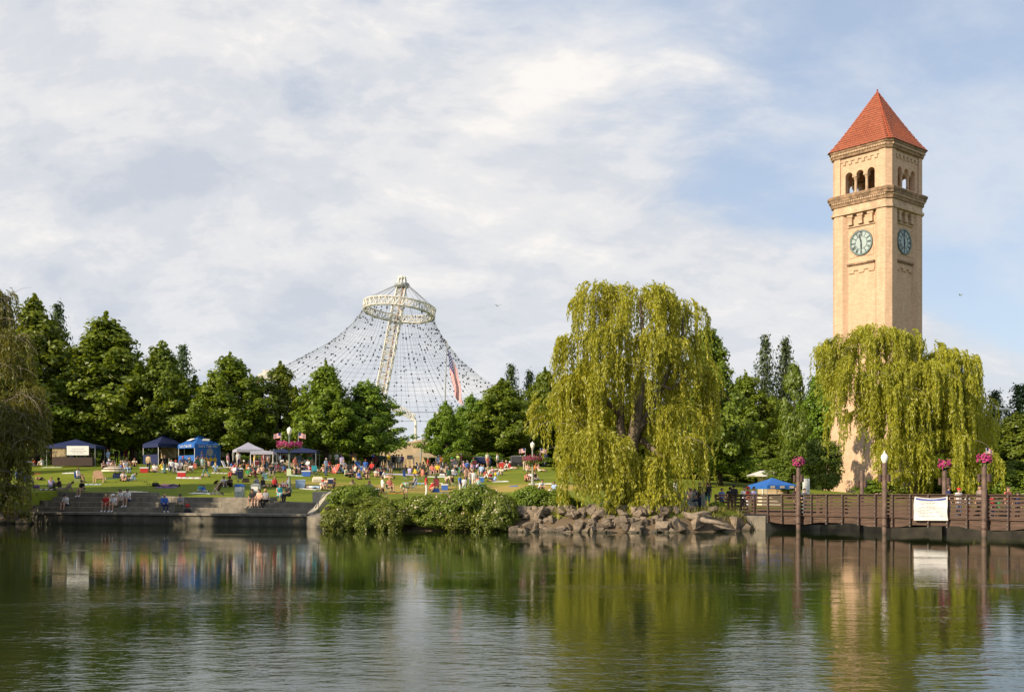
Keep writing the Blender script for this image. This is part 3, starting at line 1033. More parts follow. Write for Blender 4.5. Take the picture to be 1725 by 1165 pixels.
def clump_crown(seed, nclump, per, envelope, leaf, clump_r, up=0.35, flat=0.75):
    """envelope(rg) -> (position, outward); unit crown: radius about 1, height 0..1"""
    rg = np.random.default_rng(seed)
    C, N, centres = [], [], []
    for i in range(nclump):
        p, o = envelope(rg)
        centres.append(p)
        r = clump_r * rg.uniform(0.65, 1.35)
        k = int(per * rg.uniform(0.7, 1.3) * (r / clump_r) ** 1.6)
        d = rg.normal(size=(k, 3)); d /= np.linalg.norm(d, axis=1, keepdims=True)
        rad = r * rg.uniform(0.35, 1.0, size=(k, 1)) ** 0.6
        q = p + d * rad * np.array([1, 1, flat])
        C.append(q)
        N.append(d * 0.8 + np.array(o) * 0.35 + np.array([0, 0, up]) + rg.normal(size=(k, 3)) * 0.35)
    C = np.concatenate(C); N = np.concatenate(N)
    s = leaf * rg.uniform(0.6, 1.35, size=len(C))
    return leaf_quads(C, N, s, s * 0.62, rg), centres


def env_round(R, H, z0, taper=0.75, spread=1.0, top=0.55, wob=0.35, seed=0):
    w = np.random.default_rng(seed + 99)
    ph = w.uniform(0, 6.28, 6); am = w.uniform(0.5, 1.0, 6)
    def e(rg):
        u = rg.uniform(0, 1) ** 0.9
        a = rg.uniform(0, 2 * math.pi)
        shape = min(1.0, ((u + 0.03) / 0.26) ** 0.45) * (max(0.0, 1 - u) ** top) * 1.12 if taper < 0.7 else (math.sin(math.pi * min(1, (u * 0.93 + 0.07)) ** taper)) ** top
        lob = 1 + wob * 0.5 * (am[0] * math.sin(2 * a + ph[0] + 3 * u) + am[1] * math.sin(3 * a + ph[1] - 4 * u) * 0.7 + am[2] * math.sin(5 * u * 3 + ph[2]) * 0.5)
        r = R * shape * lob * (rg.uniform(0.15, 1) ** 0.45)
        p = np.array([r * math.cos(a), r * math.sin(a), z0 + H * u])
        o = np.array([math.cos(a), math.sin(a), (u - 0.4) * 1.3])
        return p, o
    return e


def branch_crown(seed, R0, z0, H, nb, per, leaf, clump_r, top_exp, low, flat=0.7, el=38):
    """crown grown on limbs: leaf clumps sit along the outer part of each limb, so gaps open between limbs"""
    rg = np.random.default_rng(seed)
    C, N, tips = [], [], []
    ph = rg.uniform(0, 6.28, 4)
    for i in range(nb):
        u = (i + rg.uniform(0, 1)) / nb
        a = i * 2.39996 + rg.uniform(-.5, .5)
        sh = min(1.0, ((u + low) / 0.28) ** 0.6) * max(0.03, 1 - u) ** top_exp
        lob = 1 + 0.22 * math.sin(2 * a + ph[0] + 5 * u) + 0.14 * math.sin(3 * a + ph[1])
        r = R0 * sh * lob * rg.uniform(0.78, 1.12)
        tip = np.array([r * math.cos(a), r * math.sin(a), z0 + H * u + rg.uniform(-.1, .25)])
        bz = max(z0 * 0.8, tip[2] - r * math.tan(math.radians(el * rg.uniform(.7, 1.3))))
        base = np.array([0, 0, bz])
        n = 2 + int(r / R0 * 3.2)
        for k in range(n):
            t = 1 - (k / max(1, n)) * 0.72
            c = base + (tip - base) * t + rg.normal(size=3) * 0.16
            cr = clump_r * (0.62 + 0.55 * (1 - t)) * rg.uniform(0.75, 1.3)
            m = int(per * (cr / clump_r) ** 1.7)
            d = rg.normal(size=(m, 3)); d /= np.linalg.norm(d, axis=1, keepdims=True)
            rad = cr * rg.uniform(0.15, 1.0, size=(m, 1)) ** 0.5
            C.append(c + d * rad * np.array([1, 1, flat]))
            o = np.array([math.cos(a), math.sin(a), 0.5])
            N.append(d * 0.7 + o * 0.4 + np.array([0, 0, .45]) + rg.normal(size=(m, 3)) * 0.45)
        tips.append(tuple(tip * 0.97 + base * 0.03))
    for i in range(11):                                    # upright leader shoots, tall near the axis and shorter outside
        a = rg.uniform(0, 6.28); q = rg.uniform(0.0, 0.62) if i else 0.0
        r = R0 * q
        zt = z0 + H * ((1 - q) ** 0.75 * 1.0 + rg.uniform(0.0, 0.12) + 0.10 * q) if i else z0 + H * 1.12
        ln = rg.uniform(1.2, 2.2)
        for z in np.arange(zt - ln, zt, 0.13):
            w_ = 0.035 + 0.24 * ((zt - z) / ln) ** 1.2
            m = int(34 * w_ / 0.25) + 3
            C.append(np.array([r * math.cos(a), r * math.sin(a), z]) + rg.normal(size=(m, 3)) * np.array([w_, w_, .10]))
            N.append(rg.normal(size=(m, 3)) + np.array([0, 0, .4]))
    C = np.concatenate(C); N = np.concatenate(N)
    s_ = leaf * rg.uniform(0.6, 1.4, size=len(C))
    return leaf_quads(C, N, s_, s_ * 0.66, rg), tips


M_maple = leafmat('maple_leaf', (0.069, 0.123, 0.009), (0.252, 0.325, 0.027), 0.40)
M_maple2 = leafmat('dark_maple_leaf', (0.070, 0.127, 0.013), (0.231, 0.308, 0.031), 0.34)
M_pine = leafmat('pine_needle', (0.030, 0.057, 0.018), (0.081, 0.119, 0.030), 0.20, 0.03)
M_poplar = leafmat('poplar_leaf', (0.084, 0.147, 0.011), (0.221, 0.304, 0.029), 0.42)
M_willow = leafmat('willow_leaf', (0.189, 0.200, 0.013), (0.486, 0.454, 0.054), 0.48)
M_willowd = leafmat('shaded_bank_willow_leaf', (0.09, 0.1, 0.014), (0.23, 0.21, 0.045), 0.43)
M_shrub = leafmat('shrub_leaf', (0.073, 0.123, 0.009), (0.235, 0.291, 0.029), 0.32)
M_shrub2 = leafmat('rose_leaf', (0.069, 0.109, 0.009), (0.230, 0.270, 0.034), 0.30)


def trunk_mesh(name, centres, H, r, zfork, mat, seed, nb=26, lean=0.03):
    rg = random.Random(seed)
    b = MB()
    pts, rad = [], []
    for i in range(9):
        u = i / 8
        pts.append((rg.uniform(-1, 1) * lean * u, rg.uniform(-1, 1) * lean * u, H * 0.88 * u))
        rad.append(r * (1.35 if i == 0 else 1) * (1 - 0.86 * u) + 0.004)
    b.path(pts, rad, 8)
    cs = rg.sample(list(range(len(centres))), min(nb, len(centres)))
    for k in cs:
        c = Vector(centres[k])
        zt = max(zfork * 0.9, min(c.z * 0.72, H * 0.8))
        s = Vector((0, 0, zt))
        mid = s.lerp(c, 0.5) + Vector((0, 0, -0.03 * H * rg.random()))
        r0 = r * 0.42 * (1 - 0.7 * zt / H)
        b.path([s, mid, c], [r0, r0 * 0.6, r0 * 0.15], 5)
    return b.mesh(name, mat, True)


PROTO = {}
def make_proto(kind, i):
    """unit tree about 10 m tall with half width about 4 m"""
    sd = {'maple': 10, 'round': 30, 'pine': 50, 'poplar': 70, 'bush': 90}[kind] + i
    if kind == 'maple':
        Q, cs = branch_crown(sd, 4.4, 2.2, 7.2, 70, 150, 0.122, 0.78, 0.86, 0.12)
        tr = trunk_mesh('trunk', cs, 10, 0.24, 1.6, M_bark, sd, 60)
    elif kind == 'round':
        Q, cs = branch_crown(sd, 4.1, 2.4, 7.0, 72, 150, 0.122, 0.76, 0.66, 0.12, el=30)
        tr = trunk_mesh('trunk', cs, 10, 0.26, 1.7, M_bark, sd, 64)
    elif kind == 'poplar':
        Q, cs = clump_crown(sd, 90, 80, env_round(3.3, 9.0, 0.9, 0.7, 1, 0.6, 0.25, sd), 0.17, 0.8)
        tr = trunk_mesh('trunk', cs, 10, 0.18, 0.8, M_bark, sd)
    elif kind == 'pine':
        rg = np.random.default_rng(sd)
        C, N, cs = [], [], []
        for lv in range(26):
            u = lv / 25
            z = 1.2 + 8.7 * u
            Rr = 4.8 * (1 - u) ** 1.0 * rg.uniform(0.7, 1.15) + 0.12
            nb = max(4, int(9 * (1 - u) + 3))
            a0 = rg.uniform(0, 6.28)
            for b_ in range(nb):
                a = a0 + 6.283 * b_ / nb + rg.uniform(-0.25, 0.25)
                L = Rr * rg.uniform(0.7, 1.12)
                for t in np.linspace(0.3, 1, max(2, int(L * 1.5))):
                    k = 15
                    c = np.array([math.cos(a) * L * t, math.sin(a) * L * t, z - 0.18 * L * t + 0.12 * L * t * t])
                    d = rg.normal(size=(k, 3)) * np.array([0.30, 0.30, 0.17])
                    C.append(c + d); N.append(d * 1.5 + np.array([0, 0, 0.7]) + rg.normal(size=(k, 3)) * 0.4)
                cs.append((math.cos(a) * L * 0.9, math.sin(a) * L * 0.9, z))
        C = np.concatenate(C); N = np.concatenate(N)
        s = 0.20 * rg.uniform(0.6, 1.3, len(C))
        Q = leaf_quads(C, N, s, s * 0.4, rg)
        tr = trunk_mesh('trunk', cs, 10.4, 0.2, 1.0, M_bark, sd, 30, 0.01)
    elif kind == 'bush':
        Q, cs = clump_crown(sd, 80, 100, env_round(4.3, 8.5, 0.4, 1.0, 1, 0.45, 0.35, sd), 0.26, 1.25)
        tr = trunk_mesh('trunk', cs, 8, 0.16, 0.3, M_bark, sd, 20)
    return Q, tr


PM = {'maple': [M_maple, M_maple2], 'round': [M_maple2, M_maple], 'pine': [M_pine], 'poplar': [M_poplar], 'bush': [M_shrub, M_maple2]}
_pc = {}
def proto(kind, i, mat):
    key = (kind, i)
    if key not in _pc:
        _pc[key] = make_proto(kind, i)
    mk = (kind, i, mat.name)
    if mk not in _pc:
        _pc[mk] = quads_mesh('crown', _pc[key][0], mat)
    return _pc[mk], _pc[key][1]


def tree(kind, i, x, top, hw, D, label, mat=None, group=None, name=None, cat='tree', zbase=None, rz=None):
    mat = mat or PM[kind][0]
    crown, tr = proto(kind, i, mat)
    X = px(x, D)
    zg = gz(X, D) if zbase is None else zbase
    H = pz(top, D) - zg
    nm = name or {'maple': 'maple_tree', 'round': 'broadleaf_tree', 'pine': 'pine_tree', 'poplar': 'poplar_tree', 'bush': 'shrub'}[kind]
    o = empty(nm, (X, D, zg - 0.1), R.uniform(0, 6.28) if rz is None else rz, label, cat, group)
    s = hw / F * D / ({'maple': 2.65, 'round': 3.1}.get(kind, 4.2))
    o.scale = (s, s, H / {'maple': 10.35, 'round': 10.35, 'bush': 9.6, 'pine': 10.2, 'poplar': 10.4}[kind])
    link('trunk' if kind != 'bush' else 'stems', tr, o)
    link('crown' if kind != 'bush' else 'foliage', crown, o)
    return o


tree('maple', 0, -55, 520, 80, 121, 'tall maple half hidden by the drooping willow beside the steps', M_maple2)
tree('maple', 1, 58, 492, 86, 125, 'tall broad maple behind the navy canopy with the white banner', M_maple)
tree('pine', 0, 97, 508, 57, 138, 'dark pine whose tip shows behind the tall maple by the navy canopy')
tree('maple', 2, 178, 522, 96, 127, 'tall pointed maple behind the striped beach umbrella', M_maple)
tree('round', 0, 122, 585, 74, 127, 'low dark broadleaf tree behind the navy canopy', M_maple2)
tree('maple', 3, 272, 570, 62, 126, 'narrower maple rising behind the plain panelled stand', M_maple2)
tree('pine', 1, 308, 580, 57, 142, 'dark pine tip beside the narrower maple behind the blue stands')
tree('round', 1, 222, 640, 60, 128, 'dark broadleaf tree filling in behind the man in the tan shirt', M_maple2)
tree('maple', 4, 388, 590, 64, 124, 'pointed maple above the blue stand with white lettering', M_maple)
tree('round', 2, 345, 660, 46, 130, 'low dark tree behind the blue stands', M_maple2)
tree('maple', 0, 472, 604, 50, 128, 'slender maple behind the white canopy and the lamp post with two flags', M_maple, rz=1.0)
tree('maple', 2, 549, 604, 60, 124, 'bright green pointed maple left of the twin maple with thick trunk', M_maple, rz=3.3)
tree('round', 0, 620, 634, 60, 126, 'wide dark maple with a thick bare trunk over the standing crowd', M_maple2, rz=2.2)
tree('maple', 3, 752, 672, 32, 140, 'young bright maple beside the large flag', M_maple, rz=0.4)
tree('round', 1, 845, 634, 68, 146, 'broad tree on the slope behind the picnickers with balloons', M_maple, rz=2.0)
tree('round', 2, 795, 660, 44, 150, 'olive green tree standing between the flag and the broad slope tree', M_maple2, rz=4.0)
tree('pine', 2, 861, 612, 49, 170, 'spiky conifer tip rising over the broad slope tree')
tree('pine', 0, 892, 622, 41, 172, 'thin conifer tip between the slope tree and the waterside willow', rz=2.0)
tree('maple', 4, 918, 616, 50, 150, 'light green tree close behind the left edge of the waterside willow', M_maple, rz=5.0)
tree('maple', 1, 985, 600, 60, 150, 'tree hidden mostly behind the waterside willow', M_maple2, rz=1.6)
tree('maple', 2, 1192, 536, 62, 104, 'dark spreading maple behind the right side of the waterside willow', M_maple2, rz=0.3)
tree('round', 1, 1213, 690, 60, 106, 'low dark tree with a slim trunk on the bright lawn by the footbridge', M_maple2, rz=0.9)
tree('round', 2, 1256, 622, 66, 128, 'leafy tree between the dark maple and the two tall pines', M_maple, rz=1.9)
tree('pine', 1, 1289, 563, 49, 165, 'tall dark pine, the one nearer to the waterside willow', rz=0.4)
tree('pine', 2, 1323, 568, 57, 165, 'tall dark pine, the one nearer to the clock tower', rz=3.1)
tree('poplar', 0, 1338, 606, 38, 118, 'bright narrow poplar behind the blue canopy')
tree('maple', 3, 1385, 614, 46, 145, 'olive tree just beside the foot of the clock tower', M_maple2, rz=5.2)
tree('pine', 0, 1372, 632, 64, 150, 'grey green conifer between the poplar and the clock tower', rz=1.2)
tree('maple', 0, 1328, 742, 30, 96, 'small young tree beside the cream kiosk', M_maple2, rz=0.8)
tree('round', 0, 1275, 735, 50, 122, 'dark low tree behind the cream kiosk', M_maple2, rz=0.8)
tree('bush', 1, 1386, 735, 34, 112, 'rounded dark shrub at the left foot of the clock tower', M_maple2, name='shrub', cat='shrub')
tree('pine', 1, 1676, 656, 57, 150, 'dark conifer behind the floodlight pole', rz=0.9)
tree('pine', 2, 1718, 646, 79, 142, 'tall dark conifer at the end of the footbridge', rz=1.9)
tree('round', 1, 1712, 690, 70, 118, 'dark broadleaf tree behind the far end of the footbridge', M_maple2, rz=2.5)
tree('round', 2, 1640, 700, 60, 125, 'dark broadleaf tree behind the tower willow', M_maple2, rz=3.5)
tree('round', 0, 1700, 770, 60, 102, 'low dark tree close behind the footbridge rail', M_maple2, rz=5.5)
tree('maple', 1, 1800, 640, 90, 118, 'tall maple past the end of the footbridge', M_maple2, rz=2.1)
# belt of trees closing the view behind the park
for k, (x, top, hw, D, kd) in enumerate([(-30, 600, 70, 150, 'round'), (25, 560, 60, 155, 'maple'), (115, 575, 60, 150, 'maple'), (150, 610, 60, 158, 'round'), (230, 600, 60, 152, 'maple'), (300, 635, 50, 150, 'round'), (345, 640, 50, 156, 'maple'), (425, 670, 44, 150, 'round'), (505, 672, 44, 155, 'maple'), (585, 668, 46, 152, 'round'),
        (770, 690, 40, 165, 'round'), (815, 675, 44, 168, 'maple'), (880, 665, 50, 168, 'round'), (940, 660, 50, 170, 'maple'), (1010, 660, 50, 165, 'round'), (1080, 665, 60, 160, 'maple'), (1160, 660, 60, 150, 'round'), (1220, 665, 50, 150, 'maple'), (1300, 660, 50, 152, 'round'), (1350, 670, 50, 150, 'maple'), (1420, 700, 40, 170, 'round'), (1500, 690, 60, 170, 'maple'), (1580, 690, 60, 165, 'round'), (1650, 710, 50, 160, 'maple')]):
    tree(kd, k % 3, x, top, hw, D, 'tree in the belt of woodland closing the park behind the front trees', M_maple2, 'belt of trees behind the park', rz=k * 0.7)
for k, x in enumerate(list(range(-60, 660, 42)) + list(range(745, 1720, 48))):
    tree('bush', k % 2, x, 738 + (k * 37) % 22, 36, 172 + (k * 13) % 9, 'low bushy growth in the dark hedge behind the park trees', M_maple2, 'hedge behind the park trees', name='shrub', cat='shrub', rz=k * 1.1)
# trees along the left bank whose shade lies over the steps and the near lawn
for k, (X, D, H, Rr, i) in enumerate([(-36, 52, 17, 5.2, 0), (-36.5, 60, 18, 5.2, 3), (-41, 46, 15, 5.0, 0), (-42, 58, 17, 5.4, 1), (-44.5, 64.5, 17, 5.4, 2), (-46, 69, 14, 5.5, 4), (-54, 58, 17, 7, 1), (-54, 76, 15, 6, 4), (-46, 42, 14, 5, 2), (-66, 74, 19, 8, 2), (-70, 92, 19, 8, 3), (-84, 86, 20, 8, 4), (-62, 50, 15, 6, 3)]):
    crown, tr = proto('maple', i, M_maple2)
    o = empty('maple_tree', (X, D, max(gz(X, D), 0.3) - 0.1), k * 1.3, 'tall dark maple on the river bank before the stepped wall', 'tree', 'maples along the bank before the steps')
    s = Rr / 4.2; o.scale = (s, s, H / 10)
    link('trunk', tr, o); link('crown', crown, o)

# understorey shrubs along the back of the lawn
for k, (x, top, hw, D, lab) in enumerate([
        (775, 757, 28, 138, 'olive shrub behind the child with green balloons'), (820, 760, 34, 140, 'shrub behind the dark parked trailer'),
        (870, 765, 30, 143, 'dark shrub under the slope trees'), (915, 768, 30, 136, 'shrub behind the lamp post with flower ring'),
        (560, 752, 34, 146, 'yellow green shrub behind the standing pair in white'), (520, 750, 30, 146, 'light green shrub behind the dark blue canopy'),
        (590, 760, 36, 150, 'dark shrub behind the person in yellow'), (470, 745, 26, 150, 'shrub behind the yellow machine'), (697, 742, 12, 178, 'grey green shrub against the tan building'),
        (1180, 760, 45, 120, 'dark shrub behind the grey lamp pole'), (1130, 770, 40, 118, 'dark shrub behind the lower willow branches'), (1240, 775, 40, 126, 'dark shrub above the bright lawn'), (1300, 770, 40, 120, 'dark shrub behind the kiosk roof'),
        (1060, 775, 50, 120, 'shrub behind the waterside willow trunk'), (980, 780, 46, 125, 'shrub behind the left branches of the waterside willow'), (1560, 795, 60, 96, 'dark shrub behind the white banner'), (1640, 800, 60, 92, 'dark shrub behind the last lamp post of the bridge'), (1480, 805, 40, 100, 'dark shrub beside the tower plaque'), (1720, 790, 50, 90, 'dark shrub at the end of the bridge rail')]):
    tree('bush', k % 2, x, top, hw, D, lab, M_shrub if k in (0, 5, 6, 9) else M_maple2, name='shrub', cat='shrub')


# ---- weeping willows
def willow(name, base, lobes, D, label, mat, seed, trunk_pts, limb_r, dens=1.0, twigs=0, zmin=0.35, leafL=0.135):
    rg = np.random.default_rng(seed)
    o = empty(name, base, 0, label, 'tree')
    B0 = np.array(base)
    C, U = [], []
    tips = MB()
    for (x, yt, hw, hang, dy, den) in lobes:
        Dl = D + dy
        cx_ = px(x, Dl); rx = hw / F * Dl
        zt = pz(yt, Dl); rz_ = rx * 0.55
        ns = int(den * dens * 62 * (rx ** 1.35) * (0.6 + 0.4 * min(hang / 120, 1.5)))
        Lm = hang / F * Dl
        ncl = max(5, ns // 9)                                # strands hang in tassels
        ca_ = rg.uniform(0, 2 * math.pi, ncl); cr_ = np.sqrt(rg.uniform(0.0, 1.0, ncl)); cl_ = rg.uniform(0.30, 1.12, ncl); cz_ = rg.normal(0, 0.14, ncl) + (rg.uniform(0, 1, ncl) < .12) * .35
        for s in range(ns):
            k_ = rg.integers(ncl)
            xx_ = cr_[k_] * math.cos(ca_[k_]) + rg.normal() * 0.26 / max(rx, .5); yy_ = cr_[k_] * math.sin(ca_[k_]) + rg.normal() * 0.26 / max(rx, .5)
            rad = min(1.05, math.hypot(xx_, yy_)); a = math.atan2(yy_, xx_)
            ca, sa = math.cos(a), math.sin(a)
            z0 = zt - rz_ * (1 - math.sqrt(max(0, 1 - min(rad, 1) ** 2))) - rg.uniform(0, 0.30) * rz_ + cz_[k_]
            p = np.array([cx_ + rx * rad * ca, Dl + rx * rad * sa, z0 + rg.normal() * 0.10])
            L = Lm * cl_[k_] * rg.uniform(0.75, 1.1) * (0.55 + 0.45 * rad)
            sway = rg.normal(size=2) * 0.10
            v = np.array([ca * 0.75, sa * 0.75, 0.55]) * rg.uniform(0.4, 1.0)
            step = 0.15
            n = max(4, int(L / step))
            t = np.arange(n) * step
            e = 1 - np.exp(-t / 0.55)
            gx = p[0] + v[0] * 0.55 * e + sway[0] * t * 0.5
            gy = p[1] + v[1] * 0.55 * e + sway[1] * t * 0.5
            gzv = p[2] + v[2] * 0.42 * e - np.maximum(0, t - 0.35 * e) * 0.97
            ok = gzv > zmin
            pts = np.stack([gx, gy, gzv], 1)[ok]
            if len(pts) < 3: continue
            d = np.gradient(pts, axis=0); d /= np.linalg.norm(d, axis=1, keepdims=True) + 1e-9
            for rep in range(2):
                j = rg.normal(size=pts.shape) * 0.055
                C.append(pts + j)
                U.append(d + rg.normal(size=pts.shape) * 0.34)
    C = np.concatenate(C) - B0; U = np.concatenate(U)
    U /= np.linalg.norm(U, axis=1, keepdims=True)
    n = len(C)
    S = np.cross(U, rg.normal(size=(n, 3))); S /= np.linalg.norm(S, axis=1, keepdims=True) + 1e-9
    L = (leafL * rg.uniform(0.7, 1.35, n))[:, None]; W = L * 0.27
    Q = np.stack([C - U * L, C - S * W, C + U * L, C + S * W], 1)
    tb = MB()
    for pts in trunk_pts:
        ps = [Vector((px(x, D + dy), D + dy, pz(y, D + dy))) - Vector(base) for x, y, dy, r in pts]
        tb.path(ps, [r for *_, r in pts], 8)
    root = ps
    tb.build('trunk', M_barkw, o, smooth=True)
    link('foliage', quads_mesh('foliage', Q, mat), o)
    if twigs:
        tw = MB(); r2 = random.Random(seed)
        for k in range(twigs):
            lx, ly, lhw, lh, ldy, _ = r2.choice(lobes)
            Dl = D + ldy
            rx = lhw / F * Dl
            a = r2.uniform(math.pi, 2 * math.pi)
            p = Vector((px(lx, Dl) + rx * 0.8 * math.cos(a), Dl + rx * 0.9 * math.sin(a) - 0.2, pz(ly, Dl) - rx * r2.uniform(0.3, 1.0))) - Vector(base)
            pts = [p]
            d = Vector((r2.uniform(-1, 1), r2.uniform(-.6, .2), r2.uniform(-0.1, 0.5))).normalized()
            for _ in range(6):
                d = (d + Vector((r2.uniform(-.3, .3), r2.uniform(-.2, .2), -0.22))).normalized()
                pts.append(pts[-1] + d * r2.uniform(0.25, 0.5))
            if pts[-1].z + base[2] > 0.3:
                tw.path(pts, [0.016 * (1 - i / 8) for i in range(7)], 4)
        tag(tw.build('bare_twigs', M_twig, o), kind='stuff')
    return o


WD = 71.0
W1 = [(1075, 478, 72, 130, 0, 1), (1012, 486, 42, 120, -.5, 1), (1148, 506, 40, 150, .5, 1), (972, 566, 34, 150, -.5, 1), (1040, 545, 50, 120, -2.0, 1), (1105, 555, 52, 140, -2.4, 1), (1060, 600, 46, 120, -3, .8),
      (1168, 610, 36, 160, 0, 1), (938, 655, 38, 110, 0, 1), (985, 625, 46, 130, -1.6, 1), (1150, 680, 44, 120, -1.4, .9), (1186, 650, 22, 120, .8, 1), (1000, 720, 62, 150, -3.6, 1.2), (955, 690, 34, 120, -1, .8),
      (1060, 770, 44, 110, -3.6, 1), (1118, 762, 42, 120, -3.6, 1), (1138, 720, 40, 110, -2.2, .9), (1085, 805, 48, 80, -3.2, 1), (1010, 690, 50, 90, 2, .7), (1100, 640, 60, 140, 2.5, .7), (1040, 640, 50, 160, 2.5, .7), (1150, 560, 36, 160, 2, .8), (1030, 800, 50, 90, -4.2, 1.1), (1100, 820, 44, 75, -4.4, 1.1), (1055, 835, 40, 60, -4.5, 1.0), (975, 770, 36, 90, -3.8, .9), (1130, 830, 24, 60, -3.6, .9), (1095, 490, 40, 60, 1, .7), (985, 500, 22, 70, 0, .7), (920, 690, 20, 70, .5, .7), (1195, 700, 18, 80, .5, .7)]
wb = (px(1062, WD), WD, gz(px(1062, WD), WD) - 0.15)
T1 = [[(1062, 872, 0, .62), (1058, 800, 0, .5), (1066, 740, -.1, .42), (1075, 690, -.3, .33), (1080, 640, -.5, .26), (1085, 590, -.6, .17), (1078, 500, -.4, .06)],
      [(1062, 800, 0, .4), (1045, 720, .2, .3), (1046, 650, .3, .2), (1030, 560, 0, .12), (1012, 500, -.2, .05)],
      [(1066, 745, 0, .3), (1090, 700, -.3, .24), (1120, 640, -.2, .17), (1150, 570, 0, .1), (1150, 520, .3, .04)],
      [(1058, 780, 0, .28), (1020, 735, -1.4, .2), (990, 725, -3, .1)], [(1046, 700, .2, .22), (1000, 655, -.3, .14), (945, 660, -.2, .06)],
      [(1080, 740, 0, .22), (1110, 765, -2, .14), (1120, 770, -3.2, .06)], [(1085, 640, -.5, .16), (1130, 655, -.6, .1), (1175, 625, 0, .05)]]
willow('weeping_willow', wb, W1, WD, 'huge yellow green weeping willow on the rocky bank', M_willow, 5, T1, .5, 0.90, 45)

WD2 = 92.0
W2 = [(1470, 548, 50, 90, 0, 1), (1412, 575, 30, 110, 0, .9), (1512, 556, 40, 90, .4, 1), (1590, 588, 44, 130, .5, 1), (1445, 600, 46, 90, -1.5, .9), (1500, 610, 46, 90, -1.8, .9), (1552, 606, 44, 110, -1.2, 1), (1612, 630, 34, 150, 0, 1),
      (1648, 668, 28, 110, .8, .9), (1560, 650, 46, 110, -2, 1), (1605, 680, 36, 110, -1.4, 1), (1432, 650, 34, 90, -1.0, .75), (1480, 668, 34, 80, -1.6, .8), (1452, 690, 26, 70, -2, .55), (1505, 690, 30, 70, -1.5, .6), (1418, 690, 22, 80, -.5, .6), (1395, 580, 22, 100, 0, .8), (1492, 742, 24, 70, -3, 1), (1488, 782, 20, 45, -3.2, 1), (1515, 800, 24, 36, -3.4, 1), (1440, 620, 40, 110, -2.2, .8), (1500, 640, 44, 100, -3, .8), (1570, 620, 44, 120, -2.6, .9),
      (1530, 762, 46, 60, -3.2, 1.1), (1582, 772, 36, 60, -3, 1.0), (1662, 758, 32, 80, -2, 1.0), (1500, 790, 24, 40, -2.4, .8), (1630, 740, 34, 100, 1, .9), (1570, 700, 60, 120, 2.5, .9), (1530, 640, 50, 130, 2.5, .6), (1640, 780, 26, 50, -2.6, .9), (1435, 560, 30, 70, 0, .9), (1560, 575, 34, 80, 0, .9), (1400, 600, 18, 90, -.5, .6), (1470, 630, 40, 100, -2.4, .6), (1520, 660, 44, 110, -2.6, .8), (1590, 720, 50, 90, -2.4, .9), (1625, 600, 24, 100, .5, .8), (1660, 700, 24, 100, 1, .8), (1545, 730, 40, 60, -2.8, .8), (1610, 790, 36, 45, -3.2, 1)]
wb2 = (px(1545, WD2), WD2, gz(px(1545, WD2), WD2) - 0.15)
T2 = [[(1545, 838, 0, .7), (1540, 770, 0, .55), (1532, 715, 0, .45), (1510, 670, 0, .32), (1490, 640, -.3, .24), (1478, 600, -.2, .14), (1470, 560, 0, .06)],
      [(1540, 765, 0, .4), (1560, 700, 0, .32), (1580, 650, 0, .2), (1592, 600, .3, .08)], [(1510, 675, 0, .24), (1505, 620, .1, .16), (1512, 570, .3, .06)],
      [(1490, 650, 0, .2), (1465, 655, -.4, .14), (1440, 625, -.4, .08), (1418, 590, 0, .04)], [(1550, 740, 0, .26), (1600, 705, 0, .18), (1645, 680, .5, .06)],
      [(1542, 780, 0, .22), (1535, 768, -2, .12), (1530, 765, -3, .05)], [(1545, 770, 0, .2), (1610, 755, -1, .14), (1660, 762, -1.8, .05)]]
willow('weeping_willow', wb2, W2, WD2, 'weeping willow in front of the clock tower', M_willow, 6, T2, .5, 0.80, 20, zmin=1.2, leafL=0.15)

WD3 = 80.0
W3 = [(50, 650, 24, 110, -1, .9), (60, 690, 18, 80, -1, .8), (5, 520, 30, 90, 1, .8), (25, 560, 26, 110, 0, .8), (45, 720, 26, 70, -1.5, .9), (20, 830, 24, 40, -2.2, .9), (-34, 486, 44, 130, 2, 1), (10, 492, 20, 60, 2, .5), (-10, 560, 42, 110, 1, 1), (20, 600, 30, 100, 0, .6), (38, 655, 30, 90, 0, .7), (-5, 670, 50, 110, -1, .9), (30, 700, 36, 90, -1, .7), (5, 760, 40, 110, -1.5, .8), (18, 810, 20, 50, -2, .7), (-60, 620, 60, 200, 1, 1), (-60, 720, 60, 150, 0, 1), (-110, 560, 70, 250, 1, 1)]
wb3 = (px(-60, WD3 + 5), WD3 + 5, gz(px(-60, WD3 + 5), WD3 + 5) - 0.15)
T3 = [[(-60, 836, 5, .6), (-55, 740, 4, .45), (-40, 640, 3, .3), (-30, 540, 2, .15), (-30, 480, 2, .05)], [(-55, 740, 4, .3), (-10, 690, 2, .2), (30, 660, 0, .06)], [(-50, 760, 4, .25), (20, 780, 0, .12), (70, 765, -1, .05), (92, 760, -1, .02)],
      [(-55, 700, 4, .25), (-80, 640, 2, .15), (-110, 570, 1, .05)], [(-20, 775, 2, .12), (15, 815, -1.5, .06), (45, 822, -2, .02)]]
willow('weeping_willow', wb3, W3, WD3, 'olive willow with bare grey twigs hanging over the end of the stepped wall', M_willowd, 8, T3, .5, 1.35, 150, zmin=0.3)

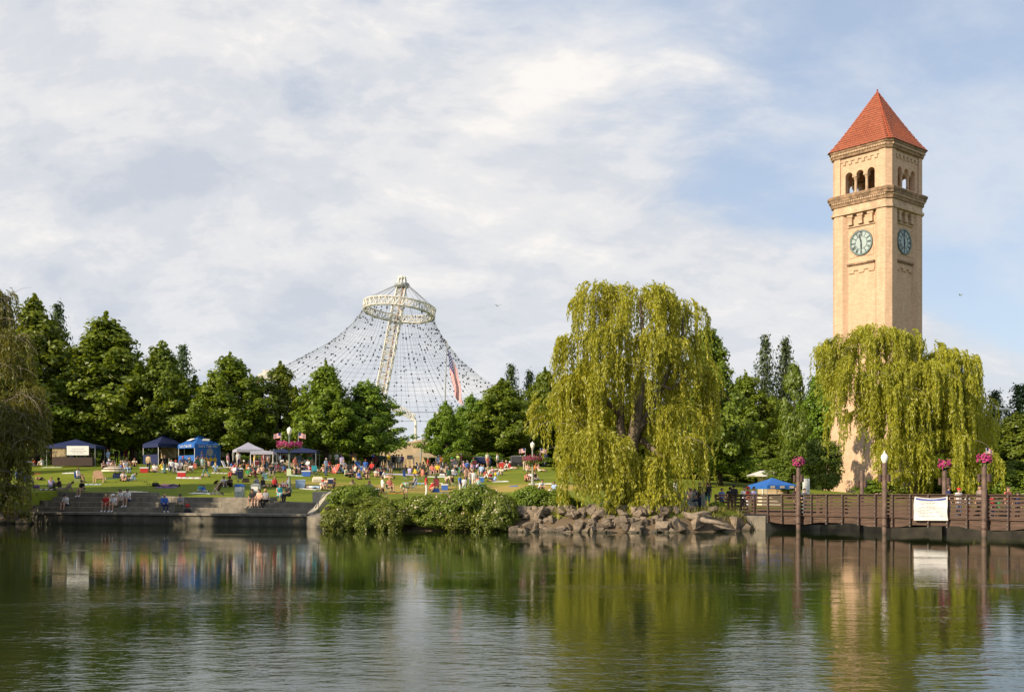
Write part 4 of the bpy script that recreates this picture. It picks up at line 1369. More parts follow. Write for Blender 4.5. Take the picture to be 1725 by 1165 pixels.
# ---- waterside bushes
SB = {}
def wbush(i, x, yb, top, hw, D, label, mat, flowers=0, fcol=None, nm='shrub'):
    key = (i, mat.name)
    if key not in SB:
        Q, cs = clump_crown(200 + i, 110, 120, env_round(1.0, 0.9, 0.06, 1.0, 1, 0.42, 0.28, 200 + i), 0.048, 0.26, 0.4, 0.8)
        SB[key] = (quads_mesh('foliage', Q, mat), trunk_mesh('stems', cs, 0.8, 0.03, 0.08, M_bark, i, 24), Q)
    fo, st_, Q = SB[key]
    X = px(x, D); zg = max(gz(X, D), 0.0) - 0.1
    H = pz(top, D) - zg; s = hw / F * D
    o = empty(nm, (X, D, zg), R.uniform(0, 6.28), label, 'shrub', None)
    o.scale = (s, s * 0.9, H)
    link('foliage', fo, o); link('stems', st_, o)
    if flowers:
        rg = np.random.default_rng(300 + i + int(x))
        cc = Q.mean(1)
        rad = np.hypot(cc[:, 0], cc[:, 1])
        wgt = np.where((rad > 0.55) | (cc[:, 2] > 0.6), 1.0, 0.02)
        idx = rg.choice(len(cc), flowers, replace=False, p=wgt / wgt.sum())
        c = cc[idx] * np.array([1.03, 1.03, 1.03])
        outs = np.concatenate([c[:, :2], (c[:, 2:] - 0.3) * 1.0], 1)
        blooms = []
        for k in range(3):
            N = outs + rg.normal(size=c.shape) * 0.5
            L = 0.036 * rg.uniform(0.7, 1.3, len(c))
            blooms.append(leaf_quads(c + rg.normal(size=c.shape) * 0.012, N, L, L * 0.8, rg))
        link('blossoms', quads_mesh('blossoms', np.concatenate(blooms), fcol), o)['kind'] = 'stuff'
    return o


def BDEP(x, D):
    """depth of a waterside bush: rows counted from the waterline"""
    k = (x - CX) / F
    for (ax, ay), (bx, by) in zip(SHORE[:-1], SHORE[1:]):
        den = (bx - ax) - k * (by - ay)
        if abs(den) > 1e-9 and 0 <= (k * ay - ax) / den <= 1 and ay < 90:
            sh = ay + (k * ay - ax) / den * (by - ay)
            return sh + max(0.1, (D - 67.2) * 0.55) if x < 860 else D
    return D


M_fl_pink = principled('pale_pink_petal', (0.62, 0.44, 0.36), 0.7, var=0.15)
M_fl_white = principled('cream_petal', (0.66, 0.58, 0.42), 0.7, var=0.15)
wbush(0, 600, 890, 820, 42, BDEP(600, 73.5), 'dense green shrub at the end of the concrete steps', M_shrub)
wbush(1, 572, 890, 852, 22, BDEP(572, 72), 'low green shrub beside the concrete apron', M_shrub)
wbush(2, 625, 890, 838, 40, BDEP(625, 71.5), 'green shrub with a few white blossoms beside the dense shrub', M_shrub2, 60, M_fl_white)
wbush(3, 605, 893, 856, 36, BDEP(605, 70.5), 'low shrub hanging over the water below the dense shrub', M_shrub2, 60, M_fl_white)
wbush(0, 672, 893, 842, 42, BDEP(672, 70), 'rose bush with pale pink blossoms, the one below the bending person', M_shrub2, 170, M_fl_pink)
wbush(1, 715, 893, 838, 44, BDEP(715, 69.5), 'rose bush full of cream blossoms below the woman with long black hair', M_shrub2, 200, M_fl_white)
wbush(2, 758, 893, 836, 44, BDEP(758, 69), 'rose bush with pink blossoms below the person in white trousers', M_shrub2, 180, M_fl_pink)
wbush(3, 800, 894, 822, 46, BDEP(800, 69.5), 'taller dark green bush with some blossoms below the group in white', M_shrub2, 90, M_fl_white)
wbush(0, 838, 894, 838, 36, BDEP(838, 68), 'rose bush with white blossoms beside the first boulders', M_shrub2, 150, M_fl_white)
wbush(1, 690, 895, 864, 40, BDEP(690, 68.6), 'low blossom covered bush at the waterline below the pale pink rose bush', M_shrub2, 160, M_fl_pink)
wbush(2, 735, 895, 864, 40, BDEP(735, 68.2), 'low blossom covered bush at the waterline below the cream rose bush', M_shrub2, 170, M_fl_white)
wbush(3, 780, 896, 862, 40, BDEP(780, 67.8), 'low blossom covered bush at the waterline below the tall dark bush', M_shrub2, 160, M_fl_pink)
wbush(0, 822, 896, 864, 36, BDEP(822, 67.2), 'low blossom covered bush at the waterline next to the boulders', M_shrub2, 130, M_fl_white)
wbush(3, 575, 890, 858, 34, 67.0, 'low green bush at the waterline next to the concrete apron', M_shrub2, 40, M_fl_white)
wbush(0, 622, 892, 860, 36, 67.0, 'low green bush at the waterline below the shrub with few blossoms', M_shrub2, 70, M_fl_white)
wbush(1, 655, 893, 858, 34, 67.0, 'low bush with cream blossoms at the waterline below the walking man', M_shrub2, 120, M_fl_white)
wbush(2, 852, 893, 868, 24, 66.0, 'low leafy bush touching the first boulder', M_shrub2, 40, M_fl_white)
wbush(1, 893, 872, 824, 40, BDEP(893, 70), 'green shrub above the boulders at the foot of the lamp post', M_shrub)
wbush(2, 930, 872, 828, 36, BDEP(930, 70), 'green shrub above the boulders next to the willow fringe', M_shrub)
wbush(3, 870, 872, 838, 26, BDEP(870, 69.5), 'small green shrub between the rose bush and the boulders', M_shrub)
wbush(0, 958, 872, 840, 24, BDEP(958, 71), 'small bright shrub under the left fringe of the willow', M_shrub)
wbush(1, 1015, 868, 842, 20, BDEP(1015, 71.5), 'small dark shrub between the willow strands', M_maple2)
wbush(2, 1208, 866, 846, 16, BDEP(1208, 70), 'little dark shrub at the end of the bridge rail', M_maple2)


# ---- weeds and long grass along the bank
_rg = np.random.default_rng(91)
_X = _rg.uniform(-11.5, 15.2, 9000); _t = _rg.uniform(0.9, 4.6, 9000) ** 1.0
_sd = None
_Y = np.interp(_X, [q_[0] for q_ in SHORE[6:]], [q_[1] for q_ in SHORE[6:]]) + _t
_ok = (np.sin(_X * 2.1) + np.sin(_X * 5.3 + 1) + _rg.normal(0, .6, 9000)) > -0.4
_X, _Y = _X[_ok], _Y[_ok]
_Z = ground(_X, _Y)
_h = _rg.uniform(0.10, 0.42, len(_X)); _a = _rg.uniform(0, 6.28, len(_X)); _w = 0.022
_lx, _ly = _rg.normal(0, .14, len(_X)), _rg.normal(0, .14, len(_X))
_b = np.stack([_X, _Y, _Z - .03], 1); _s = np.stack([np.cos(_a) * _w, np.sin(_a) * _w, 0 * _X], 1); _tp = _b + np.stack([_lx, _ly, _h], 1)
_q = np.stack([_b - _s, _b + _s, _tp + _s * .25, _tp - _s * .25], 1)
tag(link('bank_grass', quads_mesh('bank_grass', _q, leafmat('dry_grass_blade', (0.10, 0.11, 0.02), (0.32, 0.27, 0.07), 0.3))), 'tufts of long dry grass and weeds on the river bank', 'grass', kind='stuff')
# ------------------------------------------------------------------ stepped seawall
sw = empty('stepped_seawall', (WALL_A.x, WALL_A.y, 0), math.atan2(WDIR.y, WDIR.x), 'long concrete river wall with seating steps up to the lawn', 'wall')
# in the wall's own frame: x along the wall, y inland
face = MB(); face.box((WLEN / 2, 0.75, -0.25), (WLEN, 1.2, 1.95)); face.build('wall_face', M_concd, sw)
NS = 6
for i in range(NS):
    L = WLEN / NS
    MB().box((L * (i + .5), 0.75, 0.80), (L - 0.012, 1.5, 0.18), ch=0.02).build('coping', M_conc, sw)
st_y, st_t = [1.55, 2.45, 3.35, 4.25], [1.25, 1.62, 1.99, 2.36]
for k in range(4):
    xe = [WLEN - 0.25, WLEN - 0.25, WLEN * 0.80, WLEN * 0.36][k]
    nseg = [9, 9, 7, 3][k]
    x0 = 0.4
    L = (xe - x0) / nseg
    for i in range(nseg):
        MB().box((x0 + L * (i + .5), st_y[k] + 0.5, st_t[k] - 0.6), (L - 0.014, 1.0, 1.2), ch=0.015).build('step', M_conc, sw)
for k in range(2):
    MB().box((0.2, st_y[k] + 0.9, st_t[k] - 0.4), (0.4, 1.8, 1.0)).build('end_block', M_concd, sw)
# sloping kerb between the top step and the grass
N = 14
for i in range(N):
    s0, s1 = WLEN * i / N, WLEN * (i + 1) / N - 0.02
    b = MB()
    vs = []
    for s in (s0, s1):
        o_ = float(edge_off(s)); z_ = float(edge_z(s))
        vs += [(s, o_ - 0.22, z_ - 0.9), (s, o_ + 0.22, z_ - 0.9), (s, o_ + 0.22, z_ + 0.02), (s, o_ - 0.22, z_ + 0.02)]
    b.add(vs, [(0, 1, 5, 4), (1, 2, 6, 5), (2, 3, 7, 6), (3, 0, 4, 7), (3, 2, 1, 0), (4, 5, 6, 7)])
    b.build('kerb', M_conc, sw)
for s in (0.5,):
    MB().box((WLEN - 1.6, 1.7, 1.02), (3.0, 0.5, 0.28), ch=.02).build('low_step', M_conc, sw)
# end wall with rounded top and a steel handrail
ew = MB()
prof_ = [(0.6, -0.4), (0.6, 0.95), (1.3, 1.25), (2.0, 1.75), (2.6, 2.2), (3.2, 2.42), (3.9, 2.42), (3.9, 0.2), (3.9, -0.4)]
n = len(prof_)
xa, xb = WLEN - 0.25, WLEN + 0.15
ew.add([(xa, y, z) for y, z in prof_] + [(xb, y, z) for y, z in prof_], [tuple(range(n)), tuple(range(2 * n - 1, n - 1, -1))] + [(i, i + n, (i + 1) % n + n, (i + 1) % n) for i in range(n)])
ew.build('end_wall', principled('pale_concrete', (0.42, 0.38, 0.29), 0.85, var=0.12, scale=1.5), sw)
pw_ = MB(); pw_.box((WLEN - 1.0, 3.75, 1.85), (1.5, 0.3, 1.1), ch=.03); pw_.build('end_panel', MATS['pale_concrete'], sw)
hr = MB()
hr.path([(WLEN - 1.5, 3.75, 2.35), (WLEN - 1.5, 3.75, 2.52), (WLEN - 1.0, 3.75, 2.55), (WLEN - 0.55, 3.75, 2.52), (WLEN - 0.5, 3.75, 2.35)], [0.03] * 5, 6)
hr.path([(WLEN + 0.2, 0.9, 1.3), (WLEN + 0.2, 1.3, 1.75), (WLEN + 0.2, 2.2, 2.25), (WLEN + 0.2, 3.2, 2.75)], [0.03] * 4, 6)
for y, z in ((1.3, 1.75), (3.2, 2.75)): hr.tube((WLEN + 0.2, y, z - 0.7), (WLEN + 0.2, y, z), 0.025, n=6)
hr.build('handrail', M_dark, sw)
# concrete apron past the steps
ap = MB()
pts = [(WLEN + 0.15, -0.1), (WLEN + 3.3, -1.4), (WLEN + 4.2, 2.8), (WLEN + 0.15, 4.2)]
zt_ = [0.75, 0.55, 1.35, 1.5]
ap.add([(x, y, z) for (x, y), z in zip(pts, zt_)] + [(x, y, -1.2) for x, y in pts], [(0, 1, 2, 3), (0, 4, 5, 1), (1, 5, 6, 2), (2, 6, 7, 3), (3, 7, 4, 0)])
aps = ap.build('concrete_apron', M_conc)
aps.location = sw.location; aps.rotation_euler = sw.rotation_euler
tag(aps, 'sloping concrete apron between the end of the steps and the shrubs', 'slab')

# ------------------------------------------------------------------ footbridge
BA, BB = Vector((17.2, 67.0)), Vector((24.6, 56.2))
BD = (BB - BA).normalized()                       # along the bridge towards the camera side
BN = Vector((-BD.y, BD.x))                        # towards the far side
if BN.x < 0: BN = -BN
brg = empty('footbridge', (BA.x, BA.y, 0), math.atan2(BD.y, BD.x), 'brown timber footbridge with slatted railings over the river', 'bridge')
# local frame: x along BD, y positive = away from the camera?
BYS = 1 if (Vector((-BD.y, BD.x)) - BN).length < 1e-6 else -1
BW = 4.2
def bw(x, off, z): return Vector((BA.x, BA.y, 0)) + Vector((BD.x, BD.y, 0)) * x + Vector((BN.x, BN.y, 0)) * off + Vector((0, 0, z))
DECK, RAIL = 0.92, 2.20
XS, XE, XL = -1.9, 26.0, -7.2                      # abutment, off-frame end, end of the land railing
MB().box(((XS + XE) / 2, BYS * BW / 2, DECK - 0.06), (XE - XS, BW - 0.1, 0.12)).build('deck', M_redwood, brg)
SP = 1.14
NBAY = int((XE - XS) / SP)
for side_ in (0, 1):
    off = 0.0 if side_ == 0 else BW
    # fascia beams with a shallow arch between the piles
    PILE = [-0.1, 6.5, 13.1, 19.7]
    for i in range(NBAY // 3 + 1):
        x0 = XS + i * SP * 3; x1 = min(XE, x0 + SP * 3) - 0.01
        if x1 - x0 < 0.3: continue
        b = MB()
        zb = []
        for x in np.linspace(x0, x1, 7):
            dmin = min(abs(x - p) for p in PILE)
            zb.append((x, 0.40 + 0.16 * min(1, max(0, (dmin - 1.0) / 0.9))))
        vs = []
        for x, z in zb:
            vs += [(x, BYS * (off - 0.09), z), (x, BYS * (off + 0.05), z), (x, BYS * (off + 0.05), DECK - 0.01), (x, BYS * (off - 0.09), DECK - 0.01)]
        fs = [(0, 3, 2, 1), (24, 25, 26, 27)]
        for j in range(6): fs += [(j * 4 + k, j * 4 + (k + 1) % 4, j * 4 + 4 + (k + 1) % 4, j * 4 + 4 + k) for k in range(4)]
        b.add(vs, fs)
        b.build('fascia_beam', M_redwood, brg)
    MB().box(((XS + XE) / 2, BYS * (off - 0.13), DECK + 0.03), (XE - XS, 0.12, 0.06)).build('deck_edge', M_redwood, brg)
    pm = MB(); pm.box((0, 0, 0), (0.10, 0.13, RAIL - 0.44), ch=0.015); pm = pm.mesh('rail_post', M_redpost)
    bm_ = MB(); bm_.box((0, 0, 0), (SP - 0.02, 0.05, 0.125), ch=0.008); bm_ = bm_.mesh('rail_board', M_redwood)
    bolts = MB()
    for i in range(-4 if side_ == 0 else 0, NBAY + 1):
        x = XS + i * SP
        land_ = i < 0
        o = link('rail_post', pm, brg, (x, BYS * (off - (0.20 if side_ == 0 else -0.20)), (RAIL + 0.44) / 2 + (0.02 if not land_ else 0.28)))
        if land_: o.scale = (1, 1, 0.72)
        for k in range(6):
            if i < NBAY:
                zc = DECK + 0.13 + 0.213 * k
                b_ = link('rail_board', bm_, brg, (x + SP / 2, BYS * (off - (0.11 if side_ == 0 else -0.11)), zc))
            if side_ == 0 and not land_:
                p = (x, BYS * (off - 0.27), DECK + 0.13 + 0.213 * k)
                bolts.lathe([(0.022, -0.02), (0.022, 0.02)], 6, p)
        if side_ == 0:
            for z in (0.5, 0.7): bolts.lathe([(0.03, -0.025), (0.03, 0.025)], 6, (x, BYS * (off - 0.275), z))
    if side_ == 0: tag(bolts.build('bolts', M_grey, brg), kind='stuff')
    if side_ == 1:
        continue
for side_ in (0, 1):
    for x0 in np.arange(XL + 0.9 if side_ == 0 else XS, XE, SP * 3):
        L = min(SP * 3, XE - x0) - 0.01
        MB().box((x0 + L / 2, BYS * ((0 if side_ == 0 else BW) + (-0.14 if side_ == 0 else 0.14)), RAIL + 0.02), (L, 0.24, 0.05), ch=.01).build('top_rail', M_redwood, brg)
for x in PILE[0:4]:
    b = MB(); b.box((x, BYS * BW / 2, 0.50), (0.3, BW - 0.4, 0.32)); b.build('cross_beam', M_redwood, brg)
# abutment
ab = MB()
ab.box((XS - 1.4, BYS * (BW / 2), 0.25), (2.8, BW + 0.9, 1.24), ch=.02)
abo = ab.build('bridge_abutment', M_conc); abo.location = brg.location; abo.rotation_euler = brg.rotation_euler
tag(abo, 'grey concrete abutment under the end of the footbridge', 'abutment')
path_ = MB(); path_.box((XL + 1.0, BYS * BW / 2, DECK - 0.10), (7.6, BW - 0.5, 0.22))
po = path_.build('bridge_path', M_conc); po.location = brg.location; po.rotation_euler = brg.rotation_euler
tag(po, 'concrete path leading onto the footbridge', kind='structure')

# wall of the far bank behind the bridge, shade put into its dark colour
rwl = empty('river_wall', (16.8, 74.5, -1.2), 0, 'river wall coloured dark for the shade behind the footbridge', 'wall')
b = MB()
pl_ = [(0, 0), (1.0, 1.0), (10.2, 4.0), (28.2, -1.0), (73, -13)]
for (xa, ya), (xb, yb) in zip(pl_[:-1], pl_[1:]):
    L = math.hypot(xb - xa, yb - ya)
    b = MB(); b.box(((xa + xb) / 2, (ya + yb) / 2, 1.15), (L, 0.5, 2.3), math.atan2(yb - ya, xb - xa)); b.build('wall_section', principled('shade_dark_stone', (0.045, 0.038, 0.028), 0.8, var=0.3, scale=1.5, bump=.4), rwl)

# lamp piles standing through the bridge edge
M_petal = principled('magenta_petunia', (0.42, 0.035, 0.16), 0.7, var=0.35, scale=20)
M_petal2 = principled('dark_pink_petunia', (0.26, 0.045, 0.085), 0.7, var=0.35, scale=20)
def flower_ring(name, loc, R0, label, mat, seed, ring=True, n=700, h=0.18, group=None):
    rg = np.random.default_rng(seed)
    o = empty(name, loc, 0, label, 'flowers', group)
    a = rg.uniform(0, 2 * math.pi, n)
    r = R0 * (rg.uniform(0.62, 1.08, n) if ring else np.sqrt(rg.uniform(0, 1.1, n)))
    lump = 1 + 0.35 * np.sin(a * 5 + seed) * np.sin(a * 3)
    z = np.abs(rg.normal(0, h, n)) * lump - 0.10 * rg.uniform(0, 2.2, n)
    C = np.stack([r * np.cos(a), r * np.sin(a), z], 1)
    N = np.stack([np.cos(a), np.sin(a), np.ones(n) * 0.6], 1) + rg.normal(size=(n, 3)) * 0.4
    s = rg.uniform(0.05, 0.09, n)
    k = int(n * 0.76)
    link('blossoms', quads_mesh('blossoms', leaf_quads(C[:k], N[:k], s[:k], s[:k] * 0.85, rg), mat), o)['kind'] = 'stuff'
    C[k:, 2] -= 0.10
    link('leaves', quads_mesh('leaves', leaf_quads(C[k:], N[k:], s[k:], s[k:] * 0.6, rg), M_shrub), o)['kind'] = 'stuff'
    b = MB(); b.lathe([(R0 * 0.55, -0.02), (R0 * 0.5, -0.22), (R0 * 0.25, -0.32), (0.09, -0.34), (0.09, 0.02)], 14)
    b.build('basket', M_dark, o)
    return o


def small_flag(name, loc, s, rz, label, group=None, limp=0.5):
    """little striped flag on a stick"""
    o = empty(name, loc, rz, label, 'flag', group)
    MB().tube((0, 0, -0.25 * s), (0, 0, 0.75 * s), 0.012, n=5).build('stick', M_white, o)
    g = {}
    NXX, NZ = 10, 13
    for part in ('white_stripes', 'red_stripes', 'canton'): g[part] = MB()
    def P(i, j):
        u = i / NXX
        return (u * 0.85 * s * (1 - 0.25 * limp), 0.05 * s * math.sin(u * 8), 0.72 * s - j / NZ * 0.55 * s - u * u * 0.45 * s * limp)
    for i in range(NXX):
        for j in range(NZ):
            part = 'canton' if i < 4 and j < 7 else ('red_stripes' if j % 2 == 0 else 'white_stripes')
            g[part].add([P(i, j), P(i, j + 1), P(i + 1, j + 1), P(i + 1, j)], [(0, 1, 2, 3)])
    g['white_stripes'].build('white_stripes', M_fwhite, o)
    g['red_stripes'].build('red_stripes', M_fred, o)
    g['canton'].build('canton', M_fblue, o)
    return o


M_fwhite = principled('flag_white', (0.70, 0.68, 0.66), 0.8, var=0.04)
M_fred = principled('flag_red', (0.42, 0.014, 0.018), 0.8, var=0.06)
M_fblue = principled('flag_blue', (0.02, 0.03, 0.14), 0.8, var=0.06)


def bridge_lamp(x, off, ztop, label, globe=False, basket=None, seed=1, flag=False):
    w_ = bw(x, off, 0)
    o = empty('bridge_lamp_post', (w_.x, w_.y, -1.2), math.atan2(BD.y, BD.x), label, 'lamp post')
    H = ztop + 1.2
    b = MB(); b.path([(0, 0, 0), (0, 0, H * .5), (0, 0, H)], [0.145, 0.138, 0.13], 14); b.build('pile', M_pile, o, smooth=False)
    for sx in (-1, 1):
        f = MB(); f.box((sx * 0.27, 0, H - 0.85), (0.16, 0.2, 0.42), ch=.02); f.box((sx * 0.18, 0, H - 0.85), (0.08, 0.06, 0.08)); f.build('side_light', M_redpost, o)
    for z in (1.68, 2.14):
        cl = MB(); cl.lathe([(0.145, -0.05), (0.185, -0.04), (0.185, 0.04), (0.145, 0.05)], 12, (0, 0, z))
        cl.build('collar', M_redpost, o)
    if globe:
        gl = MB(); gl.lathe([(0.09, -0.05), (0.10, 0.02), (0.17, 0.14), (0.20, 0.28), (0.17, 0.42), (0.08, 0.5), (0.05, 0.53), (0.045, 0.58), (0.02, 0.66), (0.0, 0.7)], 16, (0, 0, H)); gl.build('globe', M_glass, o, smooth=True)
    if basket:
        flower_ring('flower_basket', (w_.x, w_.y, ztop + 0.12), 0.36, basket, M_petal, seed, False, 420, 0.14)
    if flag:
        small_flag('hand_flag', (w_.x + 0.1, w_.y, ztop + 0.32), 0.5, 0.2, 'tiny striped flag stuck in the flower basket above the last bridge lamp')
    return o


def xat(pxx, off=0.0):
    """distance along the bridge at which photo column pxx is met"""
    k = (pxx - CX) / F
    ox, oy = BA.x + BN.x * off, BA.y + BN.y * off
    return (k * oy - ox) / (BD.x - k * BD.y)
bridge_lamp(xat(1345, -0.42), -0.42, 4.02, 'brown bridge lamp post with a flower basket nearest the blue canopy', basket='magenta petunia basket on the bridge post near the blue canopy', seed=3)
bridge_lamp(xat(1490, -0.42), -0.42, 3.98, 'brown bridge lamp post topped with a white globe', globe=True)
bridge_lamp(xat(1658, -0.42), -0.42, 3.92, 'brown bridge lamp post with flowers and a tiny flag beside the white banner', basket='magenta petunia basket with a tiny flag on the bridge post', seed=5, flag=True)
bridge_lamp(xat(1591, BW + .42), BW + .42, 3.82, 'brown lamp post on the far bridge rail behind the white banner', basket='magenta petunia basket on the far rail post behind the white banner', seed=7)
bridge_lamp(xat(1452, BW + .42), BW + .42, 3.70, 'dark lamp post on the far bridge rail in front of the tower plaque')

# white banner hung on the rail
xa, xb = xat(1541.5, -0.3), xat(1597, -0.3)
bo = bw((xa + xb) / 2, -0.3, 0)
ban = empty('rail_banner', (bo.x, bo.y, 1.0), math.atan2(BD.y, BD.x), 'white printed banner with a blue heading tied to the bridge rail', 'banner')
hwid = (xb - xa) / 2
NXb, NZb = 16, 12
def banp(u, v, e=0.0):
    sag = 0.10 * (1 - (2 * u - 1) ** 2) * (1 - v)
    wob = 0.05 * math.sin(u * 6.2 + v * 3) * math.sin(v * 3.1) + 0.02 * math.sin(u * 17 + v * 5) + 0.05 * abs(math.sin((u - v) * 5))
    return ((2 * u - 1) * (hwid + (0.06 * v if u < .5 else 0.02 * v)), -BYS * (0.02 + e) + wob * -BYS * .7, 1.12 - sag - v * (1.30 - .03 * u))
cb_ = MB()
for i in range(NXb):
    for j in range(NZb):
        cb_.add([banp(i / NXb, j / NZb), banp(i / NXb, (j + 1) / NZb), banp((i + 1) / NXb, (j + 1) / NZb), banp((i + 1) / NXb, j / NZb)], [(0, 1, 2, 3)])
cb_.build('cloth', principled('white_vinyl', (0.60, 0.59, 0.57), 0.5, var=0.02), ban, smooth=True)
hdg = MB()
for i in range(NXb):
    u0, u1 = 0.04 + 0.92 * i / NXb, 0.04 + 0.92 * (i + 1) / NXb
    hdg.add([banp(u0, 0.04, .012), banp(u0, 0.12, .012), banp(u1, 0.12, .012), banp(u1, 0.04, .012)], [(0, 1, 2, 3)])
hdg.build('heading', principled('banner_blue', (0.06, 0.09, 0.32), 0.6), ban)
rr = random.Random(11); tl = MB()
for v in (0.2, 0.27, 0.40, 0.46, 0.53, 0.60, 0.67, 0.80, 0.90):
    u = 0.1 + rr.random() * 0.12
    while u < 0.88:
        l = rr.uniform(0.03, 0.11)
        tl.add([banp(u, v, .012), banp(u, v + 0.018, .012), banp(u + l, v + 0.018, .012), banp(u + l, v, .012)], [(0, 1, 2, 3)])
        u += l + 0.025
        if rr.random() < 0.12: break
tag(tl.build('print_lines', principled('pale_grey_ink', (0.22, 0.20, 0.21), 0.6), ban), kind='stuff')

# ------------------------------------------------------------------ boulders, log
def rock_mesh(seed):
    rg = random.Random(seed)
    bm = bmesh.new()
    pts = []
    for _ in range(13):
        v = Vector((rg.gauss(0, 1), rg.gauss(0, 1), rg.gauss(0, 1))).normalized()
        v = Vector((math.copysign(abs(v.x) ** 0.72, v.x), math.copysign(abs(v.y) ** 0.72, v.y), math.copysign(abs(v.z) ** 0.72, v.z)))
        pts.append(v * rg.uniform(0.75, 1.0))
    for p in pts: bm.verts.new(p)
    bmesh.ops.convex_hull(bm, input=bm.verts[:])
    bmesh.ops.bevel(bm, geom=bm.edges[:], offset=0.025, segments=1, affect='EDGES')
    bmesh.ops.subdivide_edges(bm, edges=bm.edges[:], cuts=1, use_grid_fill=True)
    for v in bm.verts: v.co *= 1 + rg.uniform(-0.035, 0.035)
    me = bpy.data.meshes.new('boulder'); bm.to_mesh(me); bm.free()
    return me


def rock_material(name, c):
    m = bpy.data.materials.new(name); m.use_nodes = True
    t = NT(m.node_tree); b = t.n['Principled BSDF']; b.inputs['Roughness'].default_value = 0.92
    V = t.new('ShaderNodeTexCoord').outputs['Object']
    oi = t.new('ShaderNodeObjectInfo')
    n1 = t.noise(V, 2.2, 6, 0.65); n2 = t.noise(V, 9, 4, 0.6)
    col = t.mix(t.ramp(n1, [(0.35, 0.0), (0.7, 1.0)]), tuple(x * 0.55 for x in c), tuple(x * 1.25 for x in c))
    col = t.mix(t.math('MULTIPLY', t.ramp(n2, [(0.55, 0.0), (0.7, 1.0)]), 0.4), col, (0.30, 0.27, 0.2, 1))
    hs = t.new('ShaderNodeHueSaturation', i_Color=col)
    t.l.new(t.math('ADD', 0.65, t.math('MULTIPLY', oi.outputs['Random'], 0.7)), hs.inputs['Value'])
    t.l.new(hs.outputs[0], b.inputs['Base Color'])
    bn = t.new('ShaderNodeBump', i_Strength=0.6, i_Distance=0.05, i_Height=n1); t.l.new(bn.outputs[0], b.inputs['Normal'])
    return m


M_rock = rock_material('basalt_rock', (0.20, 0.155, 0.108))
wet_foot(M_rock, -.05, .22)
ROCKM = [rock_mesh(40 + i) for i in range(8)]
for me_ in ROCKM: me_.materials.append(M_rock)
rg_ = random.Random(21)
rocks = [(868, 893, 13, 9, 0), (888, 895, 14, 8, 0), (880, 880, 14, 11, 1.2), (905, 886, 17, 16, 1.0), (925, 893, 12, 9, 0), (930, 880, 10, 9, 1.8), (945, 893, 13, 9, 0), (955, 882, 14, 13, 1.5), (972, 890, 13, 12, .3), (966, 875, 9, 7, 2.4), (990, 893, 12, 9, 0),
         (1000, 880, 14, 13, 1.2), (1006, 870, 12, 8, 2.4), (1022, 885, 12, 10, .5), (1030, 894, 14, 6, -.3), (1048, 885, 15, 12, .6), (1052, 872, 12, 9, 2.0), (1075, 888, 14, 11, .3), (1085, 876, 14, 11, 1.4), (1100, 892, 12, 6, 0), (1115, 888, 14, 10, .4), (1135, 884, 12, 12, .5),
         (1012, 895, 16, 4, -.4), (955, 896, 10, 4, -.3), (1062, 896, 12, 4, -.4), (1130, 872, 10, 8, 1.8), (1180, 878, 30, 17, .6), (1150, 884, 16, 13, .4), (1212, 884, 18, 11, .4), (1200, 868, 14, 9, 1.8), (1238, 874, 18, 15, 1.0), (1256, 884, 20, 12, .4), (1160, 866, 18, 8, 2.2), (1225, 893, 14, 5, 0), (1278, 890, 12, 7, 0),
         (552, 855, 7, 5, 1.6), (862, 878, 9, 7, 1.2), (1108, 870, 10, 7, 2.2), (20, 868, 22, 14, 0.6), (-8, 874, 20, 12, 0), (40, 880, 12, 8, -.2)]
_rf = random.Random(77)
for _ in range(112):                                   # rubble between the larger blocks
    _x = _rf.uniform(862, 1140); _u = _rf.random()
    if _ > 70: _u = _rf.uniform(.2, .6)
    rocks.append((_x, 896 - 24 * _u, _rf.uniform(6, 13), _rf.uniform(5, 9.5), -0.2 + 2.6 * _u))
def shore_D(x):
    k = (x - CX) / F
    for (ax, ay), (bx, by) in zip(SHORE[:-1], SHORE[1:]):
        den = (bx - ax) - k * (by - ay)
        if abs(den) < 1e-9: continue
        t = (k * ay - ax) / den
        if 0 <= t <= 1:
            return ay + t * (by - ay)
    return 70
for i, (x, y, hw_, hh, back) in enumerate(rocks):
    D = shore_D(x) + back
    if x < 60: D = 82.5 + back
    r = hw_ / F * D * (.8 if x > 1140 else 1); h_ = hh / F * D * (.78 if x > 1140 else 1)
    zc = pz(y, D)
    if x > 552: zc = max(gz(px(x, D), D), -.1) + h_ * 0.45
    where = 'at the foot of the stepped wall' if x < 60 else 'beside the concrete apron' if x < 600 else 'below the lamp post shrubs' if x < 965 else 'under the willow strands' if x < 1140 else 'below the footbridge railing end'
    size = 'large' if hw_ >= 16 else 'small' if hw_ <= 10 else 'middling'
    row = 'at the waterline' if back <= 0.35 else 'in the second row' if back < 1.7 else 'high on the bank'
    o = tag(link('boulder', ROCKM[i % 8], None, (px(x, D), D, zc), rg_.uniform(0, 6.28)), f'{size} brown boulder {row} {where}', 'rock', f'{size} boulders {row} {where}')
    o.scale = (r * rg_.uniform(1.0, 1.3), r * rg_.uniform(0.8, 1.1), h_ * 1.25)
    o.rotation_euler[0] = rg_.uniform(-0.25, 0.25); o.rotation_euler[1] = rg_.uniform(-0.3, 0.3)
lg = MB()
ln_ = [(1148, 866, 0.8, .22), (1168, 870, 0.2, .2), (1190, 877, -.3, .16), (1210, 880, -.6, .12), (1222, 884, -.8, .07)]
p0 = Vector((px(1148, 65), 65, pz(866, 65)))
lgo = empty('driftwood_log', p0, 0, 'pale bare driftwood root lying over the bank rocks', 'log')
